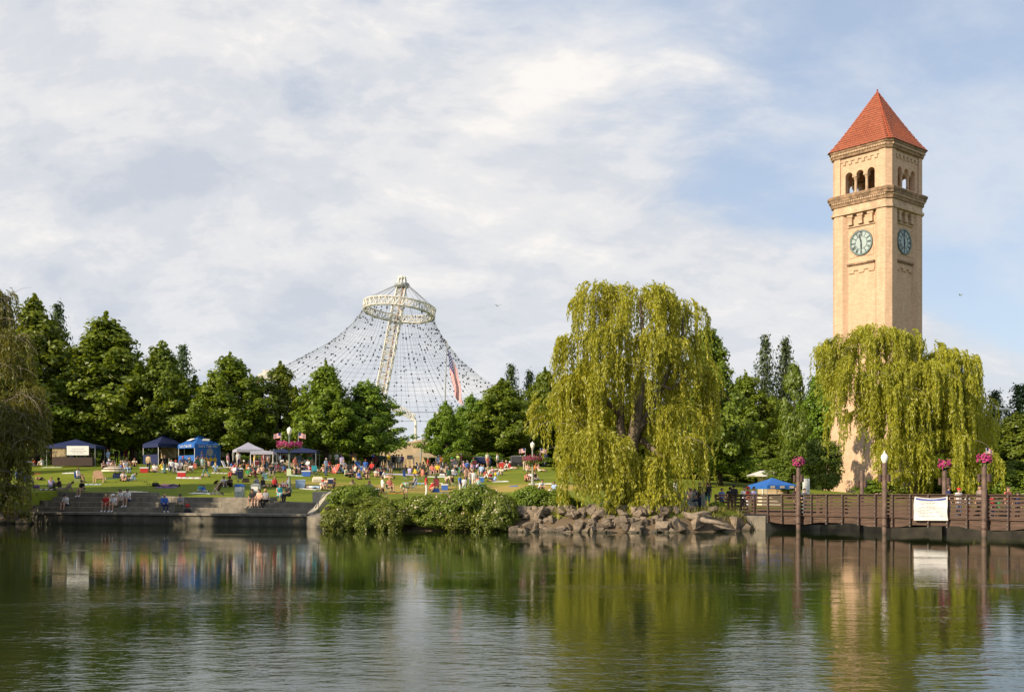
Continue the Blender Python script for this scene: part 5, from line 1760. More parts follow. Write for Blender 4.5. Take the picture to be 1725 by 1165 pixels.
for path0 in (ln_, [(1150, 868, .8, .16), (1140, 878, .3, .12), (1136, 890, -.2, .08)], [(1165, 868, .5, .14), (1186, 862, .8, .1), (1200, 866, .9, .05)], [(1195, 878, -.3, .1), (1215, 888, -.6, .07), (1240, 892, -.8, .04)]):
    lg.path([Vector((px(x, 65 + d), 65 + d, pz(y, 65 + d))) - p0 for x, y, d, r in path0], [r for *_, r in path0], 7)
lg.build('roots', principled('grey_driftwood', (0.25, 0.20, 0.15), 0.9, var=0.2, scale=4, bump=.4), lgo, smooth=True)
# ------------------------------------------------------------------ people
def capsule(b, p0, p1, r0, r1, n=8):
    p0, p1 = Vector(p0), Vector(p1)
    d = p1 - p0
    if d.length < 1e-5: d = Vector((0, 0, 1e-4)); p1 = p0 + d
    u = d.normalized()
    q = u.to_track_quat('Z', 'Y').to_matrix()
    rings = []
    for a in (-85, -50, -20): rings.append((p0 + u * r0 * math.sin(math.radians(a)), r0 * math.cos(math.radians(a))))
    for a in (20, 50, 85): rings.append((p1 + u * r1 * math.sin(math.radians(a)), r1 * math.cos(math.radians(a))))
    b.loft([[c + q @ Vector((math.cos(2 * math.pi * k / n) * r, math.sin(2 * math.pi * k / n) * r, 0)) for k in range(n)] for c, r in rings])


def sym(**kw): return kw
# joints facing -Y; pairs given for the right side (x>0) are mirrored unless an 'l' variant is given
POSES = {
 'stand': dict(pel=(0, 0, .95), che=(0, .01, 1.30), nec=(0, 0, 1.47), hea=(0, -.02, 1.62), sho=(.18, .01, 1.41), elb=(.235, .04, 1.13), wri=(.245, -.06, .89), han=(.24, -.10, .81), hip=(.095, 0, .92), kne=(.105, -.02, .50), ank=(.11, .03, .09), toe=(.135, -.14, .035)),
 'walk': dict(pel=(0, 0, .94), che=(0, -.03, 1.29), nec=(0, -.05, 1.46), hea=(0, -.08, 1.61), sho=(.18, -.03, 1.40), elb=(.23, .10, 1.14), wri=(.23, .04, .91), han=(.23, 0, .83), elbl=(-.23, -.12, 1.15), wril=(-.22, -.30, 1.0), hanl=(-.21, -.38, .97), hip=(.095, 0, .91), kne=(.1, -.2, .53), ank=(.1, -.26, .1), toe=(.11, -.44, .06), knel=(-.1, .06, .5), ankl=(-.1, .33, .17), toel=(-.1, .2, .04)),
 'armup': dict(pel=(0, 0, .95), che=(0, .01, 1.30), nec=(0, 0, 1.47), hea=(0, -.02, 1.62), sho=(.18, .01, 1.42), elb=(.40, -.05, 1.55), wri=(.52, -.10, 1.76), han=(.56, -.12, 1.84), elbl=(-.27, .05, 1.14), wril=(-.18, -.14, 1.08), hanl=(-.12, -.2, 1.08), hip=(.095, 0, .92), kne=(.11, -.02, .50), ank=(.12, .03, .09), toe=(.15, -.14, .035)),
 'bend': dict(pel=(0, .05, .90), che=(0, -.28, 1.08), nec=(0, -.44, 1.10), hea=(0, -.57, 1.08), sho=(.18, -.36, 1.06), elb=(.21, -.40, .80), wri=(.18, -.46, .58), han=(.17, -.49, .50), hip=(.095, .04, .88), kne=(.11, -.04, .49), ank=(.12, .05, .09), toe=(.14, -.12, .035)),
 'seat': dict(pel=(0, .02, .54), che=(0, -.06, .88), nec=(0, -.10, 1.03), hea=(0, -.14, 1.17), sho=(.18, -.07, .98), elb=(.24, -.14, .73), wri=(.16, -.36, .66), han=(.13, -.43, .63), hip=(.1, 0, .52), kne=(.14, -.42, .54), ank=(.12, -.45, .10), toe=(.14, -.62, .035)),
 'chair': dict(pel=(0, .05, .49), che=(0, .10, .84), nec=(0, .10, 1.0), hea=(0, .07, 1.14), sho=(.18, .10, .95), elb=(.27, .0, .70), wri=(.25, -.22, .68), han=(.23, -.30, .67), hip=(.1, .03, .47), kne=(.15, -.40, .52), ank=(.14, -.46, .10), toe=(.17, -.62, .035)),
 'knees': dict(pel=(0, .05, .14), che=(0, .02, .46), nec=(0, -.03, .62), hea=(0, -.07, .76), sho=(.18, .01, .56), elb=(.26, -.16, .40), wri=(.14, -.38, .42), han=(.06, -.44, .44), hip=(.1, .03, .13), kne=(.13, -.33, .47), ank=(.11, -.52, .10), toe=(.13, -.68, .035)),
 'legsout': dict(pel=(0, .05, .14), che=(0, .16, .46), nec=(0, .18, .62), hea=(0, .16, .77), sho=(.18, .17, .57), elb=(.25, .30, .34), wri=(.25, .38, .09), han=(.26, .42, .04), hip=(.1, .03, .13), kne=(.12, -.42, .20), ank=(.14, -.84, .09), toe=(.17, -.90, .22)),
 'cross': dict(pel=(0, .03, .14), che=(0, 0, .47), nec=(0, -.04, .63), hea=(0, -.08, .77), sho=(.18, 0, .58), elb=(.25, -.08, .34), wri=(.16, -.28, .26), han=(.1, -.34, .25), hip=(.1, .0, .13), kne=(.36, -.26, .20), ank=(-.06, -.36, .10), toe=(-.18, -.38, .06), knel=(-.36, -.26, .20), ankl=(.06, -.42, .08), toel=(.18, -.44, .05)),
 'lie': dict(pel=(0, 0, .13), che=(0, .36, .14), nec=(0, .55, .14), hea=(0, .69, .16), sho=(.18, .46, .13), elb=(.28, .24, .08), wri=(.24, .02, .07), han=(.22, -.07, .06), hip=(.1, -.02, .12), kne=(.13, -.42, .20), ank=(.12, -.84, .08), toe=(.14, -.88, .22)),
 'side': dict(pel=(0, .0, .14), che=(.16, .02, .40), nec=(.28, .0, .52), hea=(.38, -.04, .62), sho=(.22, .0, .56), elb=(.10, -.22, .42), wri=(-.08, -.30, .28), han=(-.16, -.32, .22), shol=(.24, .02, .30), elbl=(.46, -.05, .08), wril=(.36, -.28, .06), hanl=(.32, -.36, .06), hip=(-.02, 0, .22), kne=(-.42, -.12, .20), ank=(-.86, -.02, .14), toe=(-.94, -.14, .12), hipl=(-.02, 0, .11), knel=(-.40, -.2, .09), ankl=(-.80, -.10, .07), toel=(-.88, -.22, .06)),
 'crouch': dict(pel=(0, .12, .34), che=(0, -.06, .62), nec=(0, -.14, .77), hea=(0, -.20, .91), sho=(.18, -.08, .71), elb=(.25, -.24, .50), wri=(.17, -.44, .46), han=(.14, -.52, .44), hip=(.1, .1, .33), kne=(.16, -.26, .46), ank=(.12, .02, .10), toe=(.14, -.16, .035)),
}
SEG = {}
def body_mesh(pname):
    J = POSES[pname]
    def g(k, s):
        if s < 0 and k + 'l' in J: return Vector(J[k + 'l'])
        v = Vector(J[k])
        return Vector((-v.x, v.y, v.z)) if s < 0 and k not in ('pel', 'che', 'nec', 'hea') else v
    segs = []                                         # (kind, p0, p1, r0, r1)
    pel, che, nec, hea = (Vector(J[k]) for k in ('pel', 'che', 'nec', 'hea'))
    shr, shl = g('sho', 1), g('sho', -1)
    lat = (shr - shl).normalized()
    for o in (-.055, .055):
        segs.append(('torso', pel + lat * o * 1.1, che + lat * o * 1.2, .115, .12))
    segs.append(('torso', che, che.lerp(nec, .55), .13, .10))
    segs.append(('torso', shl.lerp(shr, .12), shr.lerp(shl, .12), .078, .078))
    segs.append(('neck', nec - (hea - nec) * .15, hea, .056, .058))
    fw = None
    up = (hea - nec).normalized()
    fwd = up.cross(lat).normalized()                   # face direction
    if fwd.y > 0 and pname not in ('lie',): fwd = -fwd
    if pname == 'lie': fwd = Vector((0, -.25, 1)).normalized()
    if pname == 'side': fwd = Vector((-.2, -1, 0)).normalized()
    segs.append(('head', hea + up * .03, hea + up * .045 + fwd * -.018, .092, .095))
    segs.append(('head', hea + up * -.035 + fwd * .02, hea + up * .03 + fwd * .012, .066, .082))
    segs.append(('face', hea + fwd * .095 + up * .01, hea + fwd * .105 + up * -.012, .013, .017))
    ear = fwd.cross(up).normalized()
    for s in (-1, 1):
        segs.append(('face', hea + ear * s * .092 + up * .02, hea + ear * s * .092 + up * -.02, .016, .012))
    for s in (-1, 1):
        sho, elb, wri, han = (g(k, s) for k in ('sho', 'elb', 'wri', 'han'))
        hip, kne, ank, toe = (g(k, s) for k in ('hip', 'kne', 'ank', 'toe'))
        segs += [('uarm', sho, elb, .058, .044), ('farm', elb, wri, .043, .029)]
        d = (han - wri).normalized()
        lt = d.cross(Vector((0, 1, 0.3))).normalized()
        palm = wri + d * .05
        segs.append(('hand', wri + d * .015, palm + d * .03, .028, .032))
        for fi, (off, ln) in enumerate(((-.028, .068), (-.0095, .078), (.0095, .074), (.028, .058))):
            a = palm + d * .045 + lt * off
            k1 = a + d * ln * .55 + lt * off * .15
            nrm = d.cross(lt)
            k2 = k1 + (d * .8 + nrm * .55).normalized() * ln * .5
            segs += [('hand', a, k1, .010, .0095), ('hand', k1, k2, .0095, .0085)]
        ta = palm + lt * -.03 * s
        tb = ta + (d * .5 - lt * s * .85).normalized() * .035
        segs += [('hand', ta, tb, .012, .011), ('hand', tb, tb + (d * .9 - lt * s * .3).normalized() * .032, .011, .009)]
        segs += [('thigh', hip, kne, .083, .058), ('calf', kne, kne.lerp(ank, .35), .056, .058), ('calf', kne.lerp(ank, .35), ank, .058, .038)]
        heel = ank + (ank - toe) * .22; heel.z = max(.035, min(heel.z, ank.z)) if pname not in ('lie', 'legsout', 'side') else heel.z
        segs += [('foot', ank, heel.lerp(toe, .45), .040, .040), ('foot', heel, toe, .036, .034)]
    b = MB()
    for k, p0, p1, r0, r1 in segs: capsule(b, p0, p1, r0, r1)
    me = b.mesh('tmp', M_black)
    o = bpy.data.objects.new('tmp', me); COL.objects.link(o)
    rm = o.modifiers.new('r', 'REMESH'); rm.mode = 'VOXEL'; rm.voxel_size = .0125; rm.use_smooth_shade = True
    sm = o.modifiers.new('s', 'SMOOTH'); sm.iterations = 3; sm.factor = .5
    dm = o.modifiers.new('d', 'DECIMATE'); dm.ratio = .085
    dg = bpy.context.evaluated_depsgraph_get()
    me2 = bpy.data.meshes.new_from_object(o.evaluated_get(dg))
    bpy.data.objects.remove(o); bpy.data.meshes.remove(me)
    # classify faces by nearest segment
    n = len(me2.polygons)
    cen = np.zeros(n * 3); me2.polygons.foreach_get('center', cen); cen = cen.reshape(-1, 3)
    best = np.full(n, 1e9); kind = np.zeros(n, int); par = np.zeros(n)
    kinds = ['torso', 'neck', 'head', 'face', 'uarm', 'farm', 'hand', 'thigh', 'calf', 'foot']
    for k, p0, p1, r0, r1 in segs:
        a = np.array(p0); d = np.array(p1) - a; L2 = max(d @ d, 1e-8)
        t = np.clip(((cen - a) @ d) / L2, 0, 1)
        ds = np.linalg.norm(cen - a - t[:, None] * d, axis=1) - (r0 + (r1 - r0) * t)
        m = ds < best
        best = np.where(m, ds, best); kind = np.where(m, kinds.index(k), kind); par = np.where(m, t, par)
    rel = cen - np.array(hea)
    hu, hf = rel @ np.array(up), rel @ np.array(fwd)
    K = {k: i for i, k in enumerate(kinds)}
    ishead = (kind == K['head'])
    hair = ishead & (((hu > .055) & (hf < .075 + (hu - .055) * .2)) | ((hf < .0) & (hu > -.06)))
    sel = {
        'shirt': (kind == K['torso']) | ((kind == K['uarm']) & (par < .72)),
        'long_sleeves': (kind == K['torso']) | (kind == K['uarm']) | ((kind == K['farm']) & (par < .9)),
        'vest': (kind == K['torso']),
        'trousers': (kind == K['thigh']) | ((kind == K['calf']) & (best < 9)),
        'shorts': ((kind == K['thigh']) & (par < .82)),
        'hair': hair,
        'shoes': (kind == K['foot']),
    }
    # lower torso joins the trousers
    low = (kind == K['torso']) & (np.linalg.norm(cen - np.array(pel), axis=1) < .13)
    sel['trousers'] = sel['trousers'] | low; sel['shorts'] = sel['shorts'] | low
    # eyes and mouth on the body itself
    mi = np.zeros(n, int)
    er = rel @ np.array(ear)
    fm = (ishead | (kind == K['face'])) & (hf > .05)
    mi[fm & (abs(hu - .02) < .014) & (abs(abs(er) - .034) < .017)] = 1
    mi[fm & (abs(hu + .045) < .013) & (abs(er) < .028)] = 2
    me2.materials.clear()
    for m in (SKIN[0], M_eye, M_lip): me2.materials.append(m)
    me2.polygons.foreach_set('material_index', mi)
    me2.name = 'body_' + pname
    parts = {}
    vs = np.zeros(len(me2.vertices) * 3); me2.vertices.foreach_get('co', vs); vs = vs.reshape(-1, 3)
    nr = np.array([tuple(v.normal) for v in me2.vertices])
    polys = [tuple(p.vertices) for p in me2.polygons]
    off = {'shirt': .016, 'long_sleeves': .017, 'vest': .015, 'trousers': .013, 'shorts': .019, 'hair': .022, 'shoes': .012}
    for nm, s in sel.items():
        fs = [polys[i] for i in np.where(s)[0]]
        used = sorted({v for f in fs for v in f}); mp = {v: i for i, v in enumerate(used)}
        P = vs[used] + nr[used] * off[nm]
        m = bpy.data.meshes.new(nm)
        m.from_pydata([tuple(p) for p in P], [], [tuple(mp[v] for v in f) for f in fs])
        m.materials.append(M_black); m.polygons.foreach_set('use_smooth', [True] * len(fs)); m.update()
        parts[nm] = m
    b = MB()                                             # long hair down the back
    sp = -fwd
    for o_ in (-.05, 0, .05):
        capsule(b, hea + up * .03 + sp * .06 + ear * o_, nec + sp * .10 + up * -.10 + ear * o_ * 1.3, .055, .035)
    parts['long_hair'] = b.mesh('long_hair', M_black, True)
    b = MB()                                             # cap with a peak
    q = Matrix((ear, fwd, up)).transposed()
    for rr_, z0 in ((.118, .055), (.112, .095), (.085, .135), (.03, .155)): pass
    rings = [[hea + q @ Vector((math.cos(2 * math.pi * k / 12) * r, math.sin(2 * math.pi * k / 12) * r * 1.08 - .012, z)) for k in range(12)] for r, z in ((.117, .05), (.115, .09), (.088, .135), (.03, .158))]
    b.loft(rings)
    b.add([hea + q @ Vector(p) for p in ((-.08, .08, .058), (.08, .08, .058), (.06, .19, .045), (-.06, .19, .045), (-.08, .08, .07), (.08, .08, .07), (.06, .19, .055), (-.06, .19, .055))], [(0, 1, 2, 3), (7, 6, 5, 4), (0, 4, 5, 1), (1, 5, 6, 2), (2, 6, 7, 3), (3, 7, 4, 0)])
    parts['cap'] = b.mesh('cap', M_black)
    b = MB()                                             # skirt for dresses
    hipc = (g('hip', 1) + g('hip', -1)) / 2; knc = (g('kne', 1) + g('kne', -1)) / 2
    capsule(b, hipc, hipc.lerp(knc, .75), .17, .21, 12)
    parts['skirt'] = b.mesh('skirt', M_black, True)
    return me2, parts


SKIN = [principled('skin_light', (0.52, 0.30, 0.20), 0.6, var=0.06), principled('skin_tan', (0.40, 0.21, 0.13), 0.6, var=0.06), principled('skin_brown', (0.20, 0.10, 0.06), 0.6, var=0.06), principled('skin_pale', (0.58, 0.37, 0.27), 0.6, var=0.05)]
M_eye = principled('eye_dark', (0.03, 0.025, 0.02), 0.3)
M_lip = principled('lip', (0.36, 0.13, 0.11), 0.5)
CLOTH = {'white': (.72, .71, .70), 'black': (.018, .018, .02), 'grey': (.28, .28, .30), 'red': (.50, .035, .03), 'blue': (.05, .14, .48), 'navy': (.02, .03, .09), 'light blue': (.32, .45, .66), 'turquoise': (.06, .42, .48), 'mint': (.40, .58, .52), 'tan': (.48, .36, .21), 'beige': (.55, .45, .33), 'khaki': (.34, .27, .17), 'brown': (.12, .07, .045), 'dark brown': (.055, .035, .028), 'green': (.04, .26, .08), 'dark green': (.025, .10, .06), 'olive': (.12, .12, .06), 'lavender': (.46, .40, .62), 'purple': (.16, .08, .24), 'pink': (.66, .32, .40), 'coral': (.64, .20, .14), 'orange': (.70, .24, .05), 'yellow': (.72, .50, .04), 'maroon': (.20, .03, .04), 'lime': (.50, .60, .16), 'peach': (.68, .42, .30), 'teal': (.10, .22, .23), 'denim': (.09, .14, .25), 'taupe': (.27, .21, .18), 'slate': (.15, .17, .21), 'cream': (.70, .62, .46), 'pale green': (.52, .60, .40)}
HAIR = {'dark': (.02, .015, .012), 'brown': (.09, .045, .02), 'blond': (.48, .31, .12), 'grey': (.35, .33, .31), 'auburn': (.17, .06, .025)}
def cloth(c): return principled('cloth_' + c.replace(' ', '_'), CLOTH[c], 0.85, var=0.10, scale=9)
def hairm(c): return principled('hair_' + c, HAIR[c], 0.6, var=0.15, scale=30)
BODY = {}
for pn_ in POSES: BODY[pn_] = body_mesh(pn_)
SEEN = {}
PHR = {'stand': 'standing', 'walk': 'walking', 'armup': 'standing with one arm raised', 'bend': 'bending forward', 'seat': 'sitting', 'chair': 'sitting back in a chair', 'knees': 'sitting with knees up', 'legsout': 'sitting with legs stretched out', 'cross': 'sitting cross-legged', 'lie': 'lying on the back', 'side': 'reclining on one elbow', 'crouch': 'crouching'}


def person(x, y, pose, face, top, low, where, hair='brown', skin=0, scale=1.0, topk='shirt', lowk='trousers', longh=False, cap=None, loc=None, shoes='dark', kid=False, label=None, group=None):
    """face: 0 = towards the river, 90 = towards the right of the picture, 180 = towards the trees"""
    p = loc if loc is not None else hit(x, y)
    body, parts = BODY[pose]
    o = link('person', body, None, p, math.radians(face))
    s = (0.66 if kid else 1.0) * scale * 1.02
    o.scale = (s, s, s)
    o.location.z -= 0.012 if loc is None else 0
    o.material_slots[0].link = 'OBJECT'; o.material_slots[0].material = SKIN[skin]
    def part(nm, key, mat):
        c = link(nm, parts[key], o)
        c.material_slots[0].link = 'OBJECT'; c.material_slots[0].material = mat
    if topk == 'dress':
        part('dress', 'vest', cloth(top)); part('skirt', 'skirt', cloth(top))
    else:
        part({'shirt': 'shirt', 'long_sleeves': 'jacket', 'vest': 'vest'}[topk], topk, cloth(top))
        part(lowk, lowk, cloth(low))
    part('hair', 'hair', hairm(hair))
    if longh: part('long_hair', 'long_hair', hairm(hair))
    if cap: part('cap', 'cap', cloth(cap))
    if shoes: part('shoes', 'shoes', cloth({'dark': 'black', 'white': 'white', 'brown': 'brown'}[shoes]))
    noun = 'child' if kid else 'person'
    tk = {'shirt': 'shirt', 'long_sleeves': 'long-sleeved top', 'vest': 'sleeveless top', 'dress': 'dress'}[topk]
    if label: lab = label
    else:
        wear = f'{noun} in {top} {tk}'; wear2 = wear if topk == 'dress' else f'{wear} and {low} {lowk}'
        ex = f' with {cap} cap' if cap else f' with long {hair} hair' if longh else ''
        short = {'seat': 'sitting', 'chair': 'sitting', 'knees': 'sitting', 'legsout': 'sitting', 'cross': 'sitting', 'armup': 'standing', 'lie': 'lying', 'side': 'reclining', 'bend': 'bending'}.get(pose, PHR[pose])
        cands = [f'{wear2}{ex} {PHR[pose]} {where}', f'{wear2}{ex} {short} {where}', f'{wear2} {short} {where}', f'{wear}{ex} {short} {where}', f'{wear} {short} {where}', f'{wear2} {where}', f'{wear} {where}']
        cands = [c.replace('  ', ' ') for c in cands]
        lab = next((c for c in cands if len(c.split()) <= 16 and c not in SEEN), cands[-1])
    SEEN.setdefault(lab, []).append(o)
    tag(o, lab, 'person', group)
    if pose == 'chair': CHAIRS.append((Vector(o.location), face, top, tk, where))
    return o


CHAIRS = []
def stepz(k): return st_t[k]
def on_step(x, y_feet, k):
    """k: the step the feet rest on (-1 = coping); placed on the tread in front of the next riser"""
    kx = (x - CX) / F
    yy = (st_y[k + 1] if k + 1 < 4 else 4.2) - 0.02       # riser behind the legs
    # point on the wall frame with t = yy - offset
    t = yy + 0.02
    ox, oy = WALL_A.x + WNRM.x * t, WALL_A.y + WNRM.y * t
    s = (kx * oy - ox) / (WDIR.x - kx * WDIR.y)
    z = 0.89 if k < 0 else st_t[k]
    return Vector((ox + WDIR.x * s, oy + WDIR.y * s, z))
WF = math.degrees(math.atan2(WDIR.y, WDIR.x))              # the wall's own turn
ST = 'on the concrete steps'
SW = 'on the river steps'
def sp(x, k, face, top, low, where, **kw):
    p = on_step(x, 0, k)
    p += Vector((WNRM.x, WNRM.y, 0)) * 0.16
    return person(0, 0, kw.pop('pose', 'seat'), WF + face, top, low, where, loc=p, **kw)


sp(109, -1, 5, 'white', 'black', 'on the lowest river step beside the willow', lowk='shorts', hair='dark', cap='black')
sp(137, 2, 0, 'black', 'khaki', 'on the top river step with elbows on knees', lowk='shorts', shoes='white')
sp(177, -1, 15, 'red', 'red', 'on the lowest river step', lowk='shorts', hair='blond', shoes='white')
sp(190, -1, 10, 'white', 'tan', 'on the lowest river step', lowk='shorts', cap='white', shoes='white')
sp(202, 0, -10, 'white', 'beige', 'on the second river step', lowk='shorts', longh=True)
sp(214, 0, 5, 'white', 'navy', 'on the second river step', lowk='shorts', hair='dark', shoes='white')
sp(274, -1, 55, 'blue', 'navy', 'on the lowest river step turned aside', topk='long_sleeves', hair='blond', shoes='white')
sp(303, -1, 5, 'grey', 'olive', 'on the lowest river step beside a red bag', hair='dark')
sp(424, 0, 10, 'black', 'khaki', 'on the river step next to the recycling bin', lowk='shorts', hair='dark', pose='seat')
sp(436, 0, 0, 'peach', 'peach', 'on the river step between two friends', topk='vest', lowk='shorts', longh=True, skin=3)
sp(447, 0, -5, 'grey', 'black', 'on the river step', hair='blond')
sp(468, 1, 60, 'turquoise', 'turquoise', 'on the upper river step', topk='dress', longh=True, hair='auburn', skin=3)
sp(484, 1, -15, 'black', 'black', 'on the upper river step beside the person in turquoise', hair='brown')

Pn = person
# ---- left lawn
Pn(34, 812, 'chair', 180, 'black', 'denim', 'next to the blue folding chair', topk='vest', hair='dark')
Pn(48, 818, 'chair', 175, 'beige', 'tan', 'in a blue folding chair', hair='brown')
Pn(67, 808, 'lie', 10, 'dark brown', 'black', 'with bare soles towards the river', lowk='shorts', shoes=None, hair='dark')
Pn(86, 822, 'cross', 185, 'lavender', 'dark green', 'among picnic things above the steps', hair='blond', longh=True)
Pn(100, 823, 'knees', 275, 'dark brown', 'olive', 'facing the person in lavender', hair='dark', skin=1)
Pn(113, 826, 'side', 20, 'taupe', 'khaki', 'behind the person in the black cap', hair='dark', skin=1)
Pn(133, 812, 'chair', 80, 'white', 'black', 'in a camp chair', lowk='shorts', hair='brown')
Pn(71, 785, 'knees', 250, 'white', 'beige', 'under the shady maples')
Pn(46, 786, 'knees', 30, 'light blue', 'white', 'under the shady maples beside the person in red')
Pn(57, 785, 'knees', 320, 'red', 'light blue', 'under the shady maples', skin=3)
Pn(102, 781, 'stand', 200, 'yellow', 'tan', 'before the navy canopy', lowk='shorts')
Pn(108, 784, 'stand', 150, 'navy', 'blue', 'before the navy canopy')
Pn(89, 781, 'stand', 30, 'maroon', 'maroon', 'beside the navy canopy')
Pn(120, 780, 'seat', 30, 'grey', 'black', 'in the shade of the navy canopy')
Pn(178, 780, 'stand', 160, 'orange', 'khaki', 'behind the striped umbrella')
Pn(182, 785, 'stand', 150, 'light blue', 'slate', 'behind the striped umbrella')
Pn(174, 790, 'knees', 60, 'taupe', 'brown', 'behind the striped umbrella', hair='brown')
Pn(183, 788, 'knees', 60, 'lavender', 'grey', 'behind the striped umbrella', cap='white')
Pn(212, 797, 'chair', 60, 'white', 'light blue', 'beside the striped umbrella', hair='brown', longh=True)
Pn(208, 810, 'knees', 30, 'white', 'dark brown', 'next to the person in light blue', lowk='shorts', hair='dark', longh=True)
Pn(221, 810, 'side', 10, 'light blue', 'slate', 'in front of the striped umbrella', lowk='shorts', hair='dark')
Pn(284, 820, 'lie', 100, 'pink', 'purple', 'on a purple blanket', hair='dark')
Pn(250, 795, 'stand', 165, 'tan', 'black', 'next to a red cooler', hair='dark', topk='long_sleeves')
Pn(261, 795, 'cross', 5, 'white', 'beige', 'next to the man in tan', lowk='shorts', hair='dark')
Pn(277, 797, 'stand', 75, 'black', 'teal', 'looking along the lawn', hair='brown')
Pn(289, 795, 'chair', 20, 'white', 'navy', 'at the end of the row before the blue stands', hair='dark')
Pn(296, 797, 'chair', 10, 'white', 'grey', 'before the blue stands', cap='red')
Pn(303, 797, 'chair', 0, 'white', 'white', 'before the blue stands', lowk='shorts', hair='brown')
Pn(308, 789, 'chair', 0, 'navy', 'navy', 'before the blue stands', cap='red')
Pn(318, 790, 'chair', 20, 'navy', 'white', 'before the blue stands', lowk='shorts', hair='dark')
Pn(322, 795, 'knees', 330, 'white', 'khaki', 'in front of the row before the blue stands', lowk='shorts')
Pn(333, 785, 'knees', 290, 'black', 'black', 'under the white lettering of the blue stand', hair='dark')
Pn(341, 789, 'stand', 20, 'mint', 'mint', 'beside the person with the tan bag', kid=True, hair='blond', lowk='shorts')
Pn(347, 804, 'walk', 250, 'olive', 'teal', 'carrying a tan bag past the blue stands', topk='long_sleeves', hair='brown')
Pn(375, 781, 'stand', 10, 'white', 'dark brown', 'in the shade beside the blue stand', hair='dark')
Pn(393, 784, 'stand', 150, 'white', 'denim', 'beside the white canopy', hair='dark')
Pn(402, 788, 'stand', 30, 'white', 'purple', 'in front of the white canopy', lowk='shorts')
Pn(398, 794, 'knees', 300, 'pink', 'pink', 'behind the white lounger', topk='vest', longh=True)
Pn(411, 789, 'knees', 20, 'black', 'black', 'in front of the white canopy', cap='white')
Pn(418, 793, 'knees', 40, 'orange', 'brown', 'in front of the white canopy', skin=2, hair='dark')
Pn(426, 796, 'knees', 280, 'tan', 'brown', 'in front of the white canopy', skin=1)
Pn(394, 806, 'chair', 320, 'white', 'red', 'beside the navy stroller', cap='red')
Pn(405, 806, 'chair', 20, 'white', 'navy', 'beside the navy stroller', hair='blond')
Pn(419, 803, 'legsout', 20, 'green', 'beige', 'leaning back on the lawn', cap='white', lowk='shorts')
Pn(429, 803, 'knees', 285, 'maroon', 'brown', 'facing the person in green', hair='dark', skin=1)
Pn(377, 820, 'knees', 25, 'white', 'black', 'in the sun above the steps', lowk='shorts', shoes='white')
Pn(388, 820, 'knees', 330, 'dark brown', 'black', 'beside the person in white above the steps', skin=2, hair='dark')
Pn(337, 828, 'cross', 30, 'turquoise', 'white', 'by the dark stroller', kid=True)
Pn(344, 829, 'legsout', 40, 'blue', 'white', 'by the dark stroller', kid=True, hair='dark', skin=1)
Pn(435, 820, 'legsout', 60, 'grey', 'slate', 'in the sun behind the recycling bins', hair='brown')
Pn(445, 821, 'legsout', 50, 'black', 'beige', 'in the sun beside the person in grey', topk='vest', lowk='shorts', hair='auburn')
Pn(463, 820, 'legsout', 20, 'red', 'red', 'in the sun near the lamp post', topk='vest', lowk='shorts', hair='blond')
Pn(477, 821, 'knees', 20, 'white', 'pink', 'at the foot of the lamp post', kid=True, hair='blond')
Pn(482, 821, 'legsout', 290, 'lavender', 'slate', 'at the foot of the lamp post', hair='brown')
Pn(451, 791, 'stand', 175, 'white', 'light blue', 'with a striped bib before the white canopy')
Pn(444, 789, 'stand', 190, 'maroon', 'coral', 'before the white canopy', lowk='shorts')
Pn(458, 803, 'chair', 10, 'black', 'khaki', 'in a camp chair with a blue cushion', cap='brown')
Pn(473, 791, 'legsout', 290, 'grey', 'white', 'beside the pillow', lowk='shorts')
Pn(481, 800, 'bend', 300, 'blue', 'red', 'leaning over', kid=True, lowk='shorts')
Pn(497, 799, 'knees', 20, 'dark green', 'beige', 'on a mint blanket', lowk='shorts', hair='dark')
Pn(503, 798, 'knees', 330, 'taupe', 'pink', 'on a mint blanket', hair='brown', longh=True)
Pn(511, 797, 'chair', 60, 'black', 'navy', 'in a blue camp chair by the big blue cooler', hair='dark')
Pn(518, 793, 'chair', 330, 'white', 'maroon', 'behind the big blue cooler', topk='long_sleeves')
Pn(523, 798, 'knees', 290, 'red', 'dark brown', 'beside the big blue cooler', hair='dark')
Pn(550, 786, 'stand', 20, 'orange', 'black', 'under the bright maple')
Pn(555, 786, 'stand', 340, 'white', 'black', 'under the bright maple')
Pn(553, 792, 'crouch', 20, 'red', 'tan', 'under the bright maple', kid=True)
Pn(527, 823, 'lie', 60, 'white', 'light blue', 'with one foot up on a white blanket')
Pn(543, 826, 'knees', 40, 'white', 'beige', 'next to the white bundle behind the dense shrub', lowk='shorts', cap='red')
Pn(549, 821, 'knees', 330, 'peach', 'white', 'behind the dense shrub', hair='dark')
Pn(560, 823, 'legsout', 280, 'dark brown', 'brown', 'behind the dense shrub', hair='dark', skin=1)
